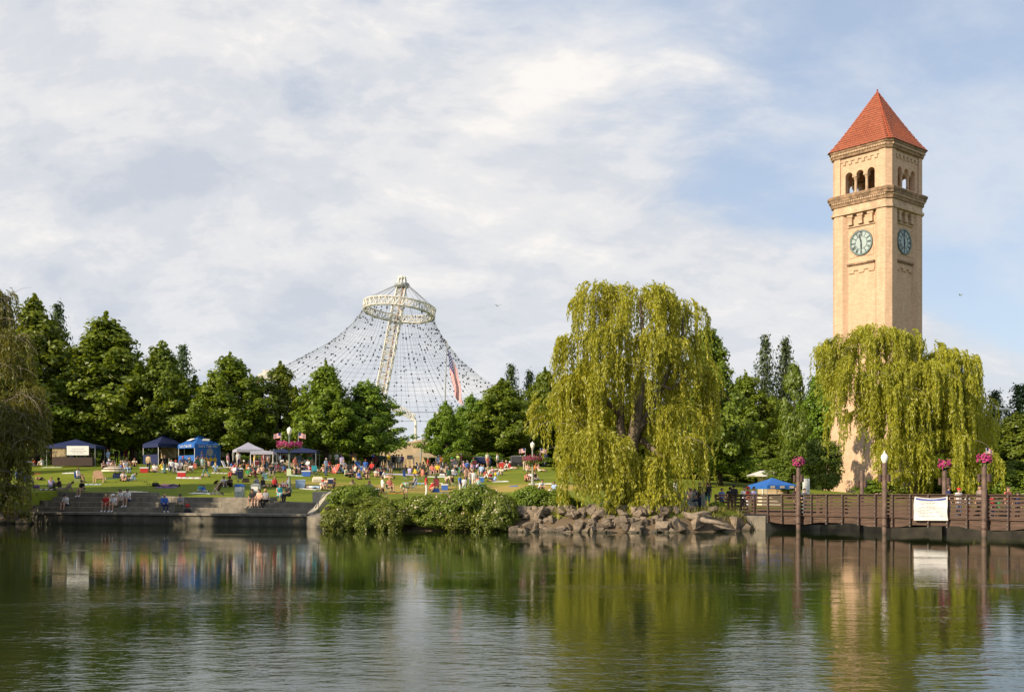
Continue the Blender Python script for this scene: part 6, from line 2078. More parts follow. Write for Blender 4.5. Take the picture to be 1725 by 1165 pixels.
# people in the shade round the stalls
for i_, (x, y, t, l, f) in enumerate([(490, 782, 'slate', 'black', 30), (498, 783, 'white', 'navy', 330), (507, 782, 'grey', 'denim', 20), (515, 784, 'dark green', 'black', 200), (522, 783, 'coral', 'khaki', 40), (470, 782, 'dark brown', 'denim', 10), (464, 784, 'grey', 'black', 350), (530, 782, 'navy', 'grey', 15), (478, 783, 'maroon', 'black', 160)]):
    Pn(x, y, 'stand', f, t, l, 'under the dark blue canopy', hair=['dark', 'brown', 'grey'][i_ % 3])
for i_, (x, y, t, l, f) in enumerate([(267, 779, 'slate', 'navy', 30), (283, 780, 'grey', 'black', 200), (300, 781, 'beige', 'denim', 20), (196, 779, 'dark brown', 'black', 10), (205, 780, 'navy', 'khaki', 340), (212, 778, 'maroon', 'black', 20), (226, 779, 'taupe', 'slate', 20), (150, 780, 'brown', 'navy', 20), (139, 781, 'slate', 'denim', 20)]):
    Pn(x, y, 'stand', f, t, l, 'in the shade of the maples by the stands', hair=['dark', 'brown', 'grey'][i_ % 3])
# ---- middle lawn
Pn(567, 784, 'stand', 20, 'white', 'slate', 'beside the red umbrella')
Pn(574, 785, 'stand', 170, 'navy', 'denim', 'beside the red umbrella', hair='dark')
Pn(597, 784, 'stand', 20, 'yellow', 'white', 'beside the thick tree trunk', lowk='shorts')
Pn(565, 797, 'cross', 70, 'lavender', 'white', 'at the red umbrella', hair='blond', longh=True)
Pn(583, 802, 'cross', 60, 'pale green', 'black', 'in front of the dark chairs', hair='dark')
Pn(590, 804, 'knees', 40, 'black', 'dark brown', 'in front of the red chair', hair='dark')
Pn(604, 807, 'cross', 30, 'blue', 'blue', 'on the dry grass strip', topk='dress', hair='blond', longh=True)
Pn(618, 807, 'knees', 20, 'black', 'khaki', 'beside the person in the blue dress', lowk='shorts', hair='blond')
Pn(626, 797, 'chair', 340, 'red', 'maroon', 'behind the seated group')
Pn(634, 804, 'knees', 20, 'white', 'peach', 'in the middle of the seated group', lowk='shorts', hair='brown')
Pn(644, 804, 'legsout', 70, 'navy', 'white', 'with bare legs towards the camp chairs', lowk='shorts', shoes=None)
Pn(650, 806, 'legsout', 80, 'white', 'peach', 'with bare legs towards the camp chairs', lowk='shorts', hair='auburn')
Pn(594, 824, 'knees', 200, 'khaki', 'brown', 'behind the dense shrub', longh=True)
Pn(622, 830, 'knees', 190, 'grey', 'denim', 'beside the blue ball', longh=True, scale=1.15)
Pn(645, 840, 'walk', 280, 'white', 'brown', 'past the rose bushes', lowk='shorts')
Pn(657, 829, 'chair', 30, 'coral', 'peach', 'wrapped in a red and white towel', lowk='shorts', hair='blond')
Pn(683, 839, 'bend', 340, 'pale green', 'beige', 'behind the rose bushes', hair='blond', lowk='shorts')
for i_, (x, y, t, l, f, ps) in enumerate([(624, 790, 'black', 'black', 20, 'stand'), (632, 791, 'maroon', 'dark brown', 200, 'stand'), (638, 789, 'slate', 'navy', 160, 'stand'), (643, 788, 'dark green', 'navy', 20, 'stand'), (649, 789, 'grey', 'black', 150, 'stand'), (655, 786, 'yellow', 'navy', 20, 'stand'), (663, 791, 'black', 'slate', 200, 'stand'), (668, 790, 'taupe', 'tan', 20, 'stand'), (672, 791, 'white', 'slate', 340, 'stand'), (677, 790, 'purple', 'grey', 20, 'stand'), (655, 795, 'slate', 'denim', 40, 'crouch'), (616, 790, 'dark brown', 'denim', 10, 'stand'), (629, 787, 'blue', 'black', 10, 'stand')]):
    Pn(x, y, ps, f, t, l, 'in the crowd beside the tan tarpaulin', hair=['dark', 'brown', 'auburn'][i_ % 3], skin=i_ % 3)
Pn(697, 823, 'chair', 280, 'grey', 'olive', 'in the low lounger', hair='dark')
Pn(718, 835, 'stand', 100, 'red', 'white', 'behind the rose bushes', hair='dark', longh=True)
Pn(727, 829, 'crouch', 90, 'red', 'peach', 'over a blue bag', lowk='shorts', hair='brown')
Pn(735, 824, 'chair', 180, 'black', 'black', 'seen from the back', hair='dark', longh=True)
Pn(756, 818, 'stand', 195, 'dark green', 'black', 'with a white emblem near the blue and white cooler', hair='dark')
Pn(752, 823, 'bend', 80, 'beige', 'tan', 'over the blue and white cooler', lowk='shorts')
Pn(728, 801, 'chair', 10, 'coral', 'pink', 'beside the person in yellow', lowk='shorts', hair='brown')
Pn(737, 800, 'chair', 5, 'yellow', 'black', 'in a row of chairs', lowk='shorts')
Pn(739, 792, 'stand', 20, 'light blue', 'navy', 'next to the person in orange', hair='grey')
Pn(742, 792, 'stand', 340, 'orange', 'slate', 'next to the person in light blue')
Pn(744, 798, 'knees', 20, 'white', 'dark brown', 'behind the row of chairs', hair='dark', skin=1)
Pn(752, 796, 'knees', 20, 'dark brown', 'black', 'behind the person in dark green', hair='dark')
Pn(761, 790, 'stand', 20, 'peach', 'white', 'holding green balloons', kid=True, lowk='shorts', scale=1.2)
Pn(766, 791, 'chair', 20, 'grey', 'white', 'beside the child with balloons', hair='grey')
Pn(771, 789, 'stand', 330, 'lime', 'tan', 'beside the child with balloons', lowk='shorts', hair='blond')
Pn(764, 801, 'cross', 30, 'white', 'light blue', 'in front of the child with balloons')
Pn(779, 790, 'side', 20, 'red', 'white', 'near the standing person in red', hair='dark')
Pn(784, 784, 'stand', 20, 'peach', 'khaki', 'before the olive shrubs')
Pn(790, 786, 'stand', 20, 'red', 'dark brown', 'before the olive shrubs', hair='dark')
Pn(796, 788, 'knees', 20, 'taupe', 'grey', 'before the dark trailer')
Pn(786, 798, 'stand', 190, 'blue', 'denim', 'in front of the dark trailer', kid=True, scale=1.2)
Pn(795, 798, 'stand', 20, 'pink', 'pale green', 'near the group in white', kid=True)
Pn(775, 834, 'stand', 80, 'blue', 'white', 'behind the rose bushes', hair='dark')
Pn(782, 833, 'stand', 190, 'white', 'mint', 'behind the rose bushes', kid=True, scale=1.3, lowk='shorts', hair='auburn')
Pn(785, 818, 'stand', 60, 'peach', 'slate', 'in the standing group in white', hair='auburn')
Pn(792, 823, 'stand', 80, 'white', 'denim', 'in the standing group', topk='vest')
Pn(798, 824, 'armup', 200, 'white', 'cream', 'pointing over the lawn', hair='brown')
Pn(804, 818, 'knees', 300, 'coral', 'beige', 'beside the blue cooler box', lowk='shorts', hair='brown')
Pn(808, 820, 'legsout', 30, 'mint', 'black', 'beside the blue cooler box')
Pn(818, 806, 'knees', 40, 'red', 'white', 'on a white blanket', hair='dark')
Pn(826, 807, 'cross', 40, 'red', 'denim', 'on a white blanket', kid=True, hair='dark', scale=1.2)
Pn(832, 811, 'legsout', 300, 'light blue', 'purple', 'beside the yellow and blue balloons', kid=True, scale=1.2, lowk='shorts')
Pn(821, 783, 'stand', 20, 'pale green', 'slate', 'under the slope trees')
Pn(814, 796, 'knees', 30, 'slate', 'tan', 'on the grass below the slope trees')
Pn(824, 797, 'legsout', 60, 'tan', 'cream', 'on the grass below the slope trees', lowk='shorts')
Pn(838, 788, 'stand', 250, 'white', 'olive', 'on the sunny upper lawn', lowk='shorts')
Pn(842, 793, 'lie', 290, 'cream', 'white', 'on a tan blanket on the upper lawn')
Pn(852, 788, 'knees', 40, 'maroon', 'white', 'on a white blanket on the upper lawn', cap='tan')
Pn(861, 790, 'legsout', 60, 'red', 'white', 'on the upper lawn', cap='white', lowk='shorts')
Pn(877, 781, 'chair', 20, 'white', 'white', 'left of the flower ring lamp post', cap='white')
Pn(884, 793, 'stand', 200, 'cream', 'beige', 'left of the flower ring lamp post', hair='grey')
Pn(889, 794, 'knees', 20, 'peach', 'white', 'next to the standing person in cream', lowk='shorts')
Pn(902, 793, 'knees', 60, 'orange', 'black', 'right of the flower ring lamp post', hair='auburn')
Pn(909, 794, 'legsout', 50, 'peach', 'cream', 'right of the flower ring lamp post', topk='vest', lowk='shorts')
Pn(914, 784, 'chair', 20, 'white', 'slate', 'at the edge of the shady wood', cap='white')
Pn(920, 783, 'stand', 20, 'navy', 'black', 'at the edge of the shady wood', hair='dark')
Pn(887, 811, 'knees', 30, 'coral', 'brown', 'beside the lamp post with flower ring', lowk='shorts')
Pn(893, 809, 'knees', 320, 'white', 'navy', 'beside the lamp post with flower ring')
Pn(901, 809, 'cross', 20, 'black', 'grey', 'on a long white blanket', topk='vest', skin=3)
Pn(911, 828, 'crouch', 40, 'white', 'navy', 'on the dry grass above the boulders', lowk='shorts')
Pn(934, 829, 'cross', 330, 'light blue', 'white', 'beside the willow fringe')
Pn(938, 785, 'stand', 20, 'navy', 'tan', 'behind the willow fringe', lowk='shorts', hair='dark')
# ---- by the footbridge
FB = 'beside the end of the footbridge railing'
Pn(1157, 852, 'seat', 60, 'orange', 'denim', 'beside the grey notice board')
Pn(1161, 853, 'seat', 50, 'peach', 'slate', 'beside the grey notice board', hair='auburn')
Pn(1167, 855, 'seat', 80, 'grey', 'navy', FB, hair='dark')
Pn(1172, 854, 'seat', 300, 'black', 'grey', FB, hair='dark')
Pn(1179, 856, 'stand', 290, 'black', 'navy', FB, hair='blond')
Pn(1192, 857, 'stand', 185, 'black', 'teal', FB, lowk='shorts', shoes='white')
Pn(1138, 845, 'stand', 60, 'white', 'grey', 'behind the grey notice board', hair='auburn')
def onb(x, off, pose, face, top, low, where, dz=0.0, **kw):
    s = xat(x, off); p = bw(s, off, DECK + .005 + dz)
    return person(0, 0, pose, face, top, low, where, loc=p, **kw)
BR = 'on the footbridge'
onb(1216, 1.6, 'stand', 20, 'blue', 'navy', 'behind the land end of the bridge railing', scale=.95)
onb(1230, 2.4, 'stand', 160, 'black', 'black', 'behind the land end of the bridge railing', hair='dark')
onb(1236, 3.2, 'stand', 190, 'black', 'olive', 'behind the land end of the bridge railing', hair='dark', scale=1.1)
onb(1254, 2.2, 'stand', 20, 'white', 'navy', 'behind the land end of the bridge railing', hair='dark', lowk='shorts', shoes='white')
onb(1260, 1.7, 'stand', 60, 'red', 'white', 'behind the land end of the bridge railing', cap='red', lowk='shorts')
onb(1270, 3.0, 'stand', 20, 'lavender', 'black', 'near the blue canopy', hair='dark')
onb(1341, 1.2, 'stand', 30, 'dark brown', 'black', BR + ' beside the first flower basket post', topk='long_sleeves', hair='dark')
onb(1355, 2.6, 'stand', 30, 'slate', 'slate', BR + ' near the first flower basket post', hair='dark', scale=.93)
onb(1598, 1.5, 'stand', 80, 'navy', 'navy', BR + ' next to the white banner', hair='brown')
onb(1615, 1.8, 'stand', 20, 'white', 'denim', BR, cap='red', scale=.92)
onb(1651, 2.0, 'stand', 290, 'taupe', 'black', BR + ' beside the last lamp post', hair='dark', topk='long_sleeves')
onb(1698, 1.5, 'stand', 20, 'coral', 'navy', BR, hair='brown', scale=.95)
onb(1672, 1.0, 'stand', 30, 'red', 'denim', BR, kid=True, hair='brown', scale=1.1)
onb(1681, 1.4, 'stand', 330, 'green', 'tan', BR, kid=True, hair='brown', scale=1.05)
onb(1630, 1.0, 'stand', 20, 'white', 'red', BR, kid=True, hair='blond', scale=1.1, lowk='shorts')
onb(1714, 2.2, 'stand', 20, 'navy', 'black', BR, kid=True, hair='dark', scale=1.2)
# ---- the thick of the crowd: seated picnickers, each dressed differently
_pr = random.Random(12)
_tops = ['white', 'red', 'navy', 'light blue', 'black', 'grey', 'cream', 'coral', 'blue', 'peach', 'pink', 'green', 'tan', 'lavender', 'yellow', 'maroon', 'beige', 'teal']
_lows = ['denim', 'khaki', 'black', 'beige', 'navy', 'white', 'slate', 'tan']
for zone, pts_ in {'between the white canopies and the lamp post': [(_pr.uniform(420, 500), _pr.uniform(787, 800)) for _ in range(22)],
                   'between the dark blue canopy and the red umbrella': [(_pr.uniform(495, 570), _pr.uniform(787, 801)) for _ in range(16)],
                   'in front of the thick trunked tree': [(_pr.uniform(575, 660), _pr.uniform(788, 803)) for _ in range(18)],
                   'before the tan building': [(_pr.uniform(680, 760), _pr.uniform(788, 800)) for _ in range(20)],
                   'below the slope trees': [(_pr.uniform(765, 850), _pr.uniform(787, 806)) for _ in range(20)],
                   'before the blue stands and the maples': [(_pr.uniform(150, 400), _pr.uniform(784, 796)) for _ in range(18)]}.items():
    combos = [(a_, b_) for a_ in _tops for b_ in _lows]
    _pr.shuffle(combos)
    for (x_, y_), (t_, l_) in zip(pts_, combos):
        ps_ = _pr.choice(['knees', 'knees', 'cross', 'legsout', 'legsout', 'chair', 'side', 'stand'])
        Pn(x_, y_, ps_, _pr.choice([20, 340, 60, 300, 90, 270, 180, 200]), t_, l_, zone, hair=_pr.choice(['dark', 'brown', 'blond', 'auburn', 'grey']), skin=_pr.choice([0, 0, 1, 3, 2]), lowk=_pr.choice(['shorts', 'shorts', 'trousers']), longh=_pr.random() < .3)
for lab_, os_ in SEEN.items():
    if len(os_) > 1: print('DUPLICATE', lab_, len(os_))
# ------------------------------------------------------------------ things on the lawn
def pm_(c): return principled('fabric_' + c.replace(' ', '_'), CLOTH[c], 0.8, var=0.08, scale=5)
_cc = {}
def camp_chair(loc, face, col, label, group=None, name='camp_chair'):
    o = empty(name, loc, math.radians(face), label, 'chair', group)
    if 'frame' not in _cc:
        b = MB()
        for sx in (-1, 1):
            b.tube((sx * .26, -.24, 0), (sx * .26, .22, .42), .013, n=5); b.tube((sx * .26, .26, 0), (sx * .26, -.24, .42), .013, n=5)
            b.tube((sx * .28, .24, .0), (sx * .27, .33, .98), .013, n=5); b.tube((sx * .27, -.24, .40), (sx * .28, -.24, .62), .013, n=5)
        b.tube((-.26, -.24, .0), (.26, -.24, .42), .012, n=5); b.tube((.26, -.24, 0), (-.26, -.24, .42), .012, n=5)
        _cc['frame'] = b.mesh('frame', M_grey)
        b = MB(); b.add([(-.26, -.24, .42), (.26, -.24, .42), (.26, .22, .36), (-.26, .22, .36), (0, 0, .345), (-.26, -.24, .40), (.26, -.24, .40), (.26, .22, .34), (-.26, .22, .34), (0, 0, .325)], [(0, 1, 4), (1, 2, 4), (2, 3, 4), (3, 0, 4), (6, 5, 9), (7, 6, 9), (8, 7, 9), (5, 8, 9)])
        _cc['seat'] = b.mesh('seat', M_black)
        b = MB()
        b.loft([[(-.27, .23, .36), (.27, .23, .36), (.27, .25, .36), (-.27, .25, .36)], [(-.27, .29, .7), (.27, .29, .7), (.27, .31, .7), (-.27, .31, .7)], [(-.27, .33, .98), (.27, .33, .98), (.27, .35, .98), (-.27, .35, .98)]])
        _cc['back'] = b.mesh('backrest', M_black)
        b = MB(); b.box((.28, .04, .63), (.07, .56, .02)); _cc['arm'] = b.mesh('armrest', M_black)
    link('frame', _cc['frame'], o)
    for nm, k, sx in (('seat', 'seat', 1), ('backrest', 'back', 1), ('armrest', 'arm', 1), ('armrest', 'arm', -1)):
        c = link(nm, _cc[k], o); c.scale = (sx, 1, 1)
        c.material_slots[0].link = 'OBJECT'; c.material_slots[0].material = pm_(col)
    return o


cols_ = ['navy', 'dark green', 'blue', 'maroon', 'slate', 'red', 'olive']
ck = {}
for i_, (p, f, top_, tk_, wh) in enumerate(CHAIRS):
    c = 'blue' if 'blue' in wh and 'camp chair' in wh or 'blue folding' in wh else cols_[i_ % 7]
    lb = f'{c} folding chair holding the person in {top_} {tk_}'
    n_ = len((lb + ' ' + wh).split())
    lb = lb + ' ' + wh if n_ <= 16 else f'{c} folding chair under person in {top_} {wh}'
    camp_chair(p, f, c, ' '.join(lb.split()[:16]))
def ch(x, y, f, c, lab): camp_chair(hit(x, y), f, c, lab)
ch(685, 808, 70, 'blue', 'empty blue camp chair on the dry grass')
ch(707, 808, 290, 'coral', 'empty rust coloured camp chair on the dry grass')
ch(602, 792, 190, 'blue', 'empty blue camp chair at the foot of the thick trunk')
ch(598, 801, 200, 'red', 'empty red camp chair near the red umbrella')
ch(766, 818, 60, 'black', 'empty black camp chair behind the person in blue and white')
ch(531, 800, 30, 'turquoise', 'empty turquoise camp chair beside the big blue cooler')
ch(589, 797, 10, 'black', 'empty black camp chair beside the red one')
ch(443, 786, 30, 'grey', 'empty grey camp chair under the white canopy')


def cooler(x, y, w, cb, cl, label, rz=0.2, h=.40):
    p = hit(x, y)
    o = empty('cooler', p, rz, label, 'cooler')
    b = MB(); b.loft([[(sx * w * .46, sy * .2, 0) for sx, sy in ((-1, -1), (1, -1), (1, 1), (-1, 1))], [(sx * w * .5, sy * .22, h) for sx, sy in ((-1, -1), (1, -1), (1, 1), (-1, 1))]])
    b.build('body', pm_(cb), o)
    b = MB(); b.box((0, 0, h + .05), (w * 1.05, .48, .1), ch=.025); b.build('lid', pm_(cl), o)
    b = MB(); b.path([(-w * .53, 0, h * .6), (-w * .56, 0, h + .13), (w * .56, 0, h + .13), (w * .53, 0, h * .6)], [.014] * 4, 5); b.build('handle', pm_('white'), o)
    return o
cooler(243, 796, .75, 'red', 'white', 'red cooler with white lid beside the man in tan')
cooler(306, 803, .75, 'red', 'white', 'red cooler with white lid on a patterned blanket')
cooler(516, 802, .85, 'blue', 'white', 'big deep blue cooler beside the blue camp chair', .1, .45)
cooler(506, 821, .80, 'light blue', 'light blue', 'pale blue cooler in the sun near the lamp post', .15, .55)
cooler(557, 815, .55, 'navy', 'white', 'white topped cooler behind the dense shrub')
cooler(749, 825, .60, 'blue', 'white', 'blue and white cooler below the bending person', .1, .42)
cooler(809, 812, .75, 'blue', 'light blue', 'blue cooler box beside the standing group in white', .1, .4)
cooler(612, 793, .70, 'blue', 'light blue', 'blue cooler box under the thick trunked tree')
cooler(327, 789, .5, 'coral', 'red', 'small red cooler before the blue stand')
cooler(446, 807, .45, 'teal', 'teal', 'small teal cooler beside the chair with the blue cushion')


def blanket(x, y, w, d0, col, label, rz=0.0, stripes=None, name='picnic_blanket', cat='blanket'):
    p = hit(x, y); d = d0 * .62; w *= .85
    o = empty(name, (p.x, p.y, p.z), rz, label, cat)
    r2 = random.Random(int(x * 7 + y))
    NX_, NY_ = 12, 8
    ca, sa = math.cos(rz), math.sin(rz)
    xs_ = [(i / NX_ - .5) * w for i in range(NX_ + 1)]; ys_ = [(j / NY_ - .5) * d for j in range(NY_ + 1)]
    V = {}
    ph = r2.uniform(0, 6)
    for j, yy in enumerate(ys_):
        for i, xx in enumerate(xs_):
            jx = r2.uniform(-.04, .04) + .05 * math.sin(yy * 3 + ph); jy = r2.uniform(-.04, .04) + .06 * math.sin(xx * 2.5 + ph)
            X, Y = xx + jx, yy + jy
            gx_, gy_ = p.x + X * ca - Y * sa, p.y + X * sa + Y * ca
            V[i, j] = (X, Y, gz(gx_, gy_) - p.z + .012 + abs(.03 * math.sin(xx * 5 + ph) * math.sin(yy * 4.3 + ph)) + r2.uniform(0, .015))
    groups = {}
    for j in range(NY_):
        for i in range(NX_):
            k = 0 if not stripes else (i % len(stripes))
            groups.setdefault(k, MB()).add([V[i, j], V[i + 1, j], V[i + 1, j + 1], V[i, j + 1]], [(0, 1, 2, 3)])
    for k, mb in groups.items():
        tag(mb.build('cloth' if k == 0 else 'stripes', pm_(col if not stripes else stripes[k]), o), kind='stuff' if stripes else None)
    hem = MB()
    ring_ = [V[i, 0] for i in range(NX_ + 1)] + [V[NX_, j] for j in range(1, NY_ + 1)] + [V[i, NY_] for i in range(NX_ - 1, -1, -1)] + [V[0, j] for j in range(NY_ - 1, 0, -1)]
    n = len(ring_)
    hem.add(ring_ + [(x_, y_, z_ - .045) for x_, y_, z_ in ring_], [(k, k + n, (k + 1) % n + n, (k + 1) % n) for k in range(n)])
    hem.build('hem', pm_(col if not stripes else stripes[0]), o)
    return o
blanket(318, 805, 2.6, 2.2, 'white', 'white and pink patterned blanket under the red cooler', .2, ['white', 'white', 'pink'])
blanket(280, 821, 2.0, 2.0, 'purple', 'purple blanket under the person in pink', .1)
blanket(222, 829, 2.7, 2.2, 'cream', 'pale cream blanket spread above the river steps', -.3)
blanket(88, 787, 2.4, 1.6, 'pale green', 'pale green towel under the shady maples', .1)
blanket(120, 797, 1.6, 1.3, 'white', 'small white towel behind the camp chair')
blanket(62, 798, .9, 1.0, 'red', 'small red towel near the willow')
blanket(153, 816, 2.0, 1.2, 'light blue', 'heap of blue and white towels beside the tan beach chair', .1, ['light blue', 'navy', 'white'])
blanket(186, 806, 1.8, 1.4, 'dark green', 'green blanket under the striped umbrella')
blanket(82, 825, 1.9, 1.2, 'maroon', 'maroon and white picnic cloth by the person in lavender', .2, ['maroon', 'white', 'navy'])
blanket(343, 831, 2.2, 1.3, 'white', 'white blanket under the two children by the stroller', -.15)
blanket(372, 797, 1.9, 1.5, 'white', 'white towel and things before the white lounger', .1, ['white', 'beige', 'black'])
blanket(440, 797, 2.0, 1.6, 'white', 'long white blanket behind the person in green', .1)
blanket(500, 801, 1.6, 1.5, 'mint', 'mint blanket behind the big blue cooler')
blanket(455, 808, 1.0, .8, 'mint', 'small mint mat at the chair with the blue cushion')
blanket(523, 824, 2.0, 1.0, 'white', 'white blanket beside the pale blue cooler', .2)
blanket(675, 799, 4.4, 2.2, 'lavender', 'long pale ground sheet behind the empty camp chairs', -.03)
blanket(735, 803, 2.6, 1.4, 'white', 'white mat in front of the row of chairs', -.05)
blanket(697, 814, 2.4, 1.6, 'turquoise', 'striped turquoise and pink beach towel on the dry grass', .1, ['turquoise', 'pink', 'light blue'])
blanket(735, 814, 1.4, 1.0, 'cream', 'cream towel behind the person in black')
blanket(843, 811, 1.8, 1.4, 'white', 'white blanket under the children with balloons', .1)
blanket(910, 815, 2.6, 1.3, 'white', 'long white blanket beside the lamp post with flower ring')
blanket(836, 794, 2.0, 1.4, 'tan', 'tan blanket on the upper lawn')
blanket(858, 789, 2.2, 1.4, 'white', 'white blanket on the upper lawn under the person with tan cap')
blanket(866, 819, .9, .8, 'blue', 'small blue towel left on the dry grass')
blanket(668, 831, 1.6, .8, 'orange', 'orange cloth on the grass behind the rose bushes', .1)
blanket(268, 795, .9, .7, 'white', 'small white cloth beside the seated person in white')
blanket(367, 788, 1.3, 1.0, 'white', 'white paper sheet on the shady grass')
blanket(465, 793, 1.5, 1.0, 'pink', 'magenta mat with a white pillow')
blanket(756, 830, 2.2, 1.3, 'slate', 'grey mat below the group at the cooler')


def bag(x, y, s, col, label, loc=None, name='bag', rz=0.3):
    p = loc or hit(x, y)
    o = empty(name, p, rz, label, 'bag')
    b = MB(); b.loft([[(sx * s * .5, sy * s * .28, 0) for sx, sy in ((-1, -1), (1, -1), (1, 1), (-1, 1))], [(sx * s * .54, sy * s * .32, s * .3) for sx, sy in ((-1, -1), (1, -1), (1, 1), (-1, 1))], [(sx * s * .4, sy * s * .14, s * .58) for sx, sy in ((-1, -1), (1, -1), (1, 1), (-1, 1))]])
    b.build('body', pm_(col), o)
    b = MB(); b.path([(-s * .25, 0, s * .52), (-s * .2, 0, s * .8), (s * .2, 0, s * .8), (s * .25, 0, s * .52)], [s * .03] * 4, 5); b.build('strap', pm_('black'), o)
    return o
bag(0, 0, .5, 'red', 'red bag on the river step beside the person in grey', on_step(318, 0, 0) + Vector((.0, .1, 0)))
bag(0, 0, .55, 'black', 'black bag on the lowest river step beside the person in grey', on_step(317, 0, -1))
bag(61, 822, .5, 'purple', 'purple bag by the blue folding chair')
bag(344, 803, .55, 'tan', 'tan shopping bag by the walking person in olive')
bag(262, 819, .55, 'black', 'black bag on the end of the purple blanket')
bag(414, 812, .6, 'dark brown', 'dark bag beside the navy stroller')
bag(734, 829, .6, 'blue', 'blue bag in front of the crouching person in red')
bag(634, 828, .5, 'white', 'white bag near the person in the towel')
bag(638, 829, .5, 'black', 'black bag near the person in the towel')
bag(745, 802, .5, 'white', 'white bag beside the row of chairs')
bag(535, 812, .9, 'cream', 'white bundle behind the dense shrub')
bag(198, 805, .8, 'navy', 'navy box bag under the striped umbrella')
bag(810, 822, .4, 'turquoise', 'turquoise bag beside the blue cooler box')
bag(468, 792, .6, 'white', 'white pillow on the magenta mat', name='pillow')
for (x, y, lab) in ((245, 812, 'pair of black sandals left on the grass'), (250, 816, 'second pair of black sandals left on the grass')):
    o = empty('sandals', hit(x, y), .2, lab, 'sandals')
    for sx in (-1, 1):
        b = MB(); b.box((sx * .1, 0, .03), (.1, .28, .04), ch=.02); b.path([(sx * .1 - .05, -.05, .05), (sx * .1, -.04, .11), (sx * .1 + .05, -.05, .05)], [.012] * 3, 5); b.build('sandal', pm_('black'), o)

# beach chair, loungers
def lounger(x, y, face, col, label, name='lounger'):
    o = empty(name, hit(x, y), math.radians(face), label, 'chair')
    b = MB(); b.box((0, -.25, .30), (.6, 1.1, .06), ch=.02); b.build('seat', pm_(col), o)
    b = MB(); b.box((0, .52, .62), (.6, .06, .85), ch=.02, tilt=(math.radians(-25), 0, 0)); b.build('backrest', pm_(col), o)
    for sx in (-1, 1):
        for yy in (-.65, .25):
            MB().tube((sx * .27, yy, 0), (sx * .27, yy, .3), .018, n=6).build('leg', M_grey, o)
    return o
lounger(385, 792, 80, 'white', 'white lounger standing in the shade of the maples')
lounger(690, 826, 285, 'slate', 'low dark lounger on the dry grass')
bc = empty('beach_chair', hit(167, 813), math.radians(185), 'tan wooden beach chair with rounded back above the river steps', 'chair')
b = MB()
pr_ = [(-.28, 0), (-.40, .25), (-.42, .5), (-.33, .68), (0, .74), (.33, .68), (.42, .5), (.40, .25), (.28, 0)]
b.add([(x, .2 + z * .35, .35 + z) for x, z in pr_] + [(x, .25 + z * .35, .35 + z) for x, z in pr_], [tuple(range(9)), tuple(range(17, 8, -1))] + [(i, i + 9, (i + 1) % 9 + 9, (i + 1) % 9) for i in range(9)])
b.build('backrest', pm_('peach'), bc)
MB().box((0, -.15, .34), (.6, .7, .05), ch=.02, tilt=(.1, 0, 0)).build('seat', pm_('peach'), bc)
for sx in (-1, 1):
    MB().box((sx * .45, -.1, .58), (.14, .8, .04), ch=.015).build('armrest', pm_('peach'), bc)
    for yy in (-.4, .3): MB().box((sx * .42, yy, .28), (.06, .06, .58)).build('leg', pm_('peach'), bc)


def umbrella(x, y, R0, h, cols, label, tilt=(0, 0, 0), hp=1.0):
    o = empty('beach_umbrella', hit(x, y), 0, label, 'umbrella')
    o.rotation_euler = tilt
    MB().tube((0, 0, 0), (0, 0, hp + h), .022, n=6).build('pole', M_white, o)
    NSG, NR_ = 16, 7
    prof2 = [(R0 * math.sin(t), hp + h * math.cos(t) ** .8) for t in np.linspace(.02, math.pi / 2 * .93, NR_ + 1)]
    for j in range(NR_):
        b = MB()
        for k in range(NSG):
            a0, a1 = 2 * math.pi * k / NSG, 2 * math.pi * (k + 1) / NSG
            (ra, za), (rb, zb) = prof2[j], prof2[j + 1]
            b.add([(ra * math.cos(a0), ra * math.sin(a0), za), (rb * math.cos(a0), rb * math.sin(a0), zb), (rb * math.cos(a1), rb * math.sin(a1), zb), (ra * math.cos(a1), ra * math.sin(a1), za)], [(0, 1, 2, 3)])
        b.build('canopy_band', pm_(cols[j % len(cols)]), o)
    for k in range(8):
        a = 2 * math.pi * k / 8
        MB().tube((0, 0, hp + h * .9), (R0 * .97 * math.cos(a), R0 * .97 * math.sin(a), hp + h * .12), .008, n=4).build('rib', M_grey, o)
umbrella(191, 804, 1.08, .62, ['cream', 'brown'], 'striped cream and brown beach umbrella standing on the lawn', hp=.45)
umbrella(573, 797, .85, .4, ['coral', 'red'], 'red umbrella tilted on its side on the lawn', tilt=(math.radians(20), math.radians(-58), 0), hp=.5)

# strollers
def stroller(x, y, face, col, label):
    o = empty('stroller', hit(x, y), math.radians(face), label, 'stroller')
    b = MB(); b.loft([[(sx * .2, yy, z) for sx, yy in ((-1, a), (1, a), (1, c), (-1, c))] for a, c, z in ((-.15, .1, .35), (-.1, .2, .55), (.1, .32, .85), (.2, .36, 1.0))]); b.build('seat', pm_(col), o)
    b = MB()
    for i in range(6):
        t0, t1 = math.pi * .05 + i * .28, math.pi * .05 + (i + 1) * .28
        b.add([(sx * .24, .18 - .38 * math.cos(t), .82 + .34 * math.sin(t)) for t in (t0, t1) for sx in (-1, 1)], [(0, 1, 3, 2)])
    b.build('hood', pm_(col), o)
    b = MB()
    for sx in (-1, 1):
        b.tube((sx * .22, -.4, .12), (sx * .22, .5, 1.02), .014, n=5); b.tube((sx * .22, .32, .12), (sx * .22, -.1, .6), .014, n=5)
    b.tube((-.22, .5, 1.02), (.22, .5, 1.02), .016, n=5); b.build('frame', M_grey, o)
    for sx in (-1, 1):
        for yy in (-.4, .32):
            w_ = MB(); w_.tube((sx * .22 - .02, yy, .12), (sx * .22 + .02, yy, .12), .12, n=14); w_.build('wheel', M_dark, o)
stroller(366, 834, 250, 'dark brown', 'dark brown stroller with raised hood above the river steps')
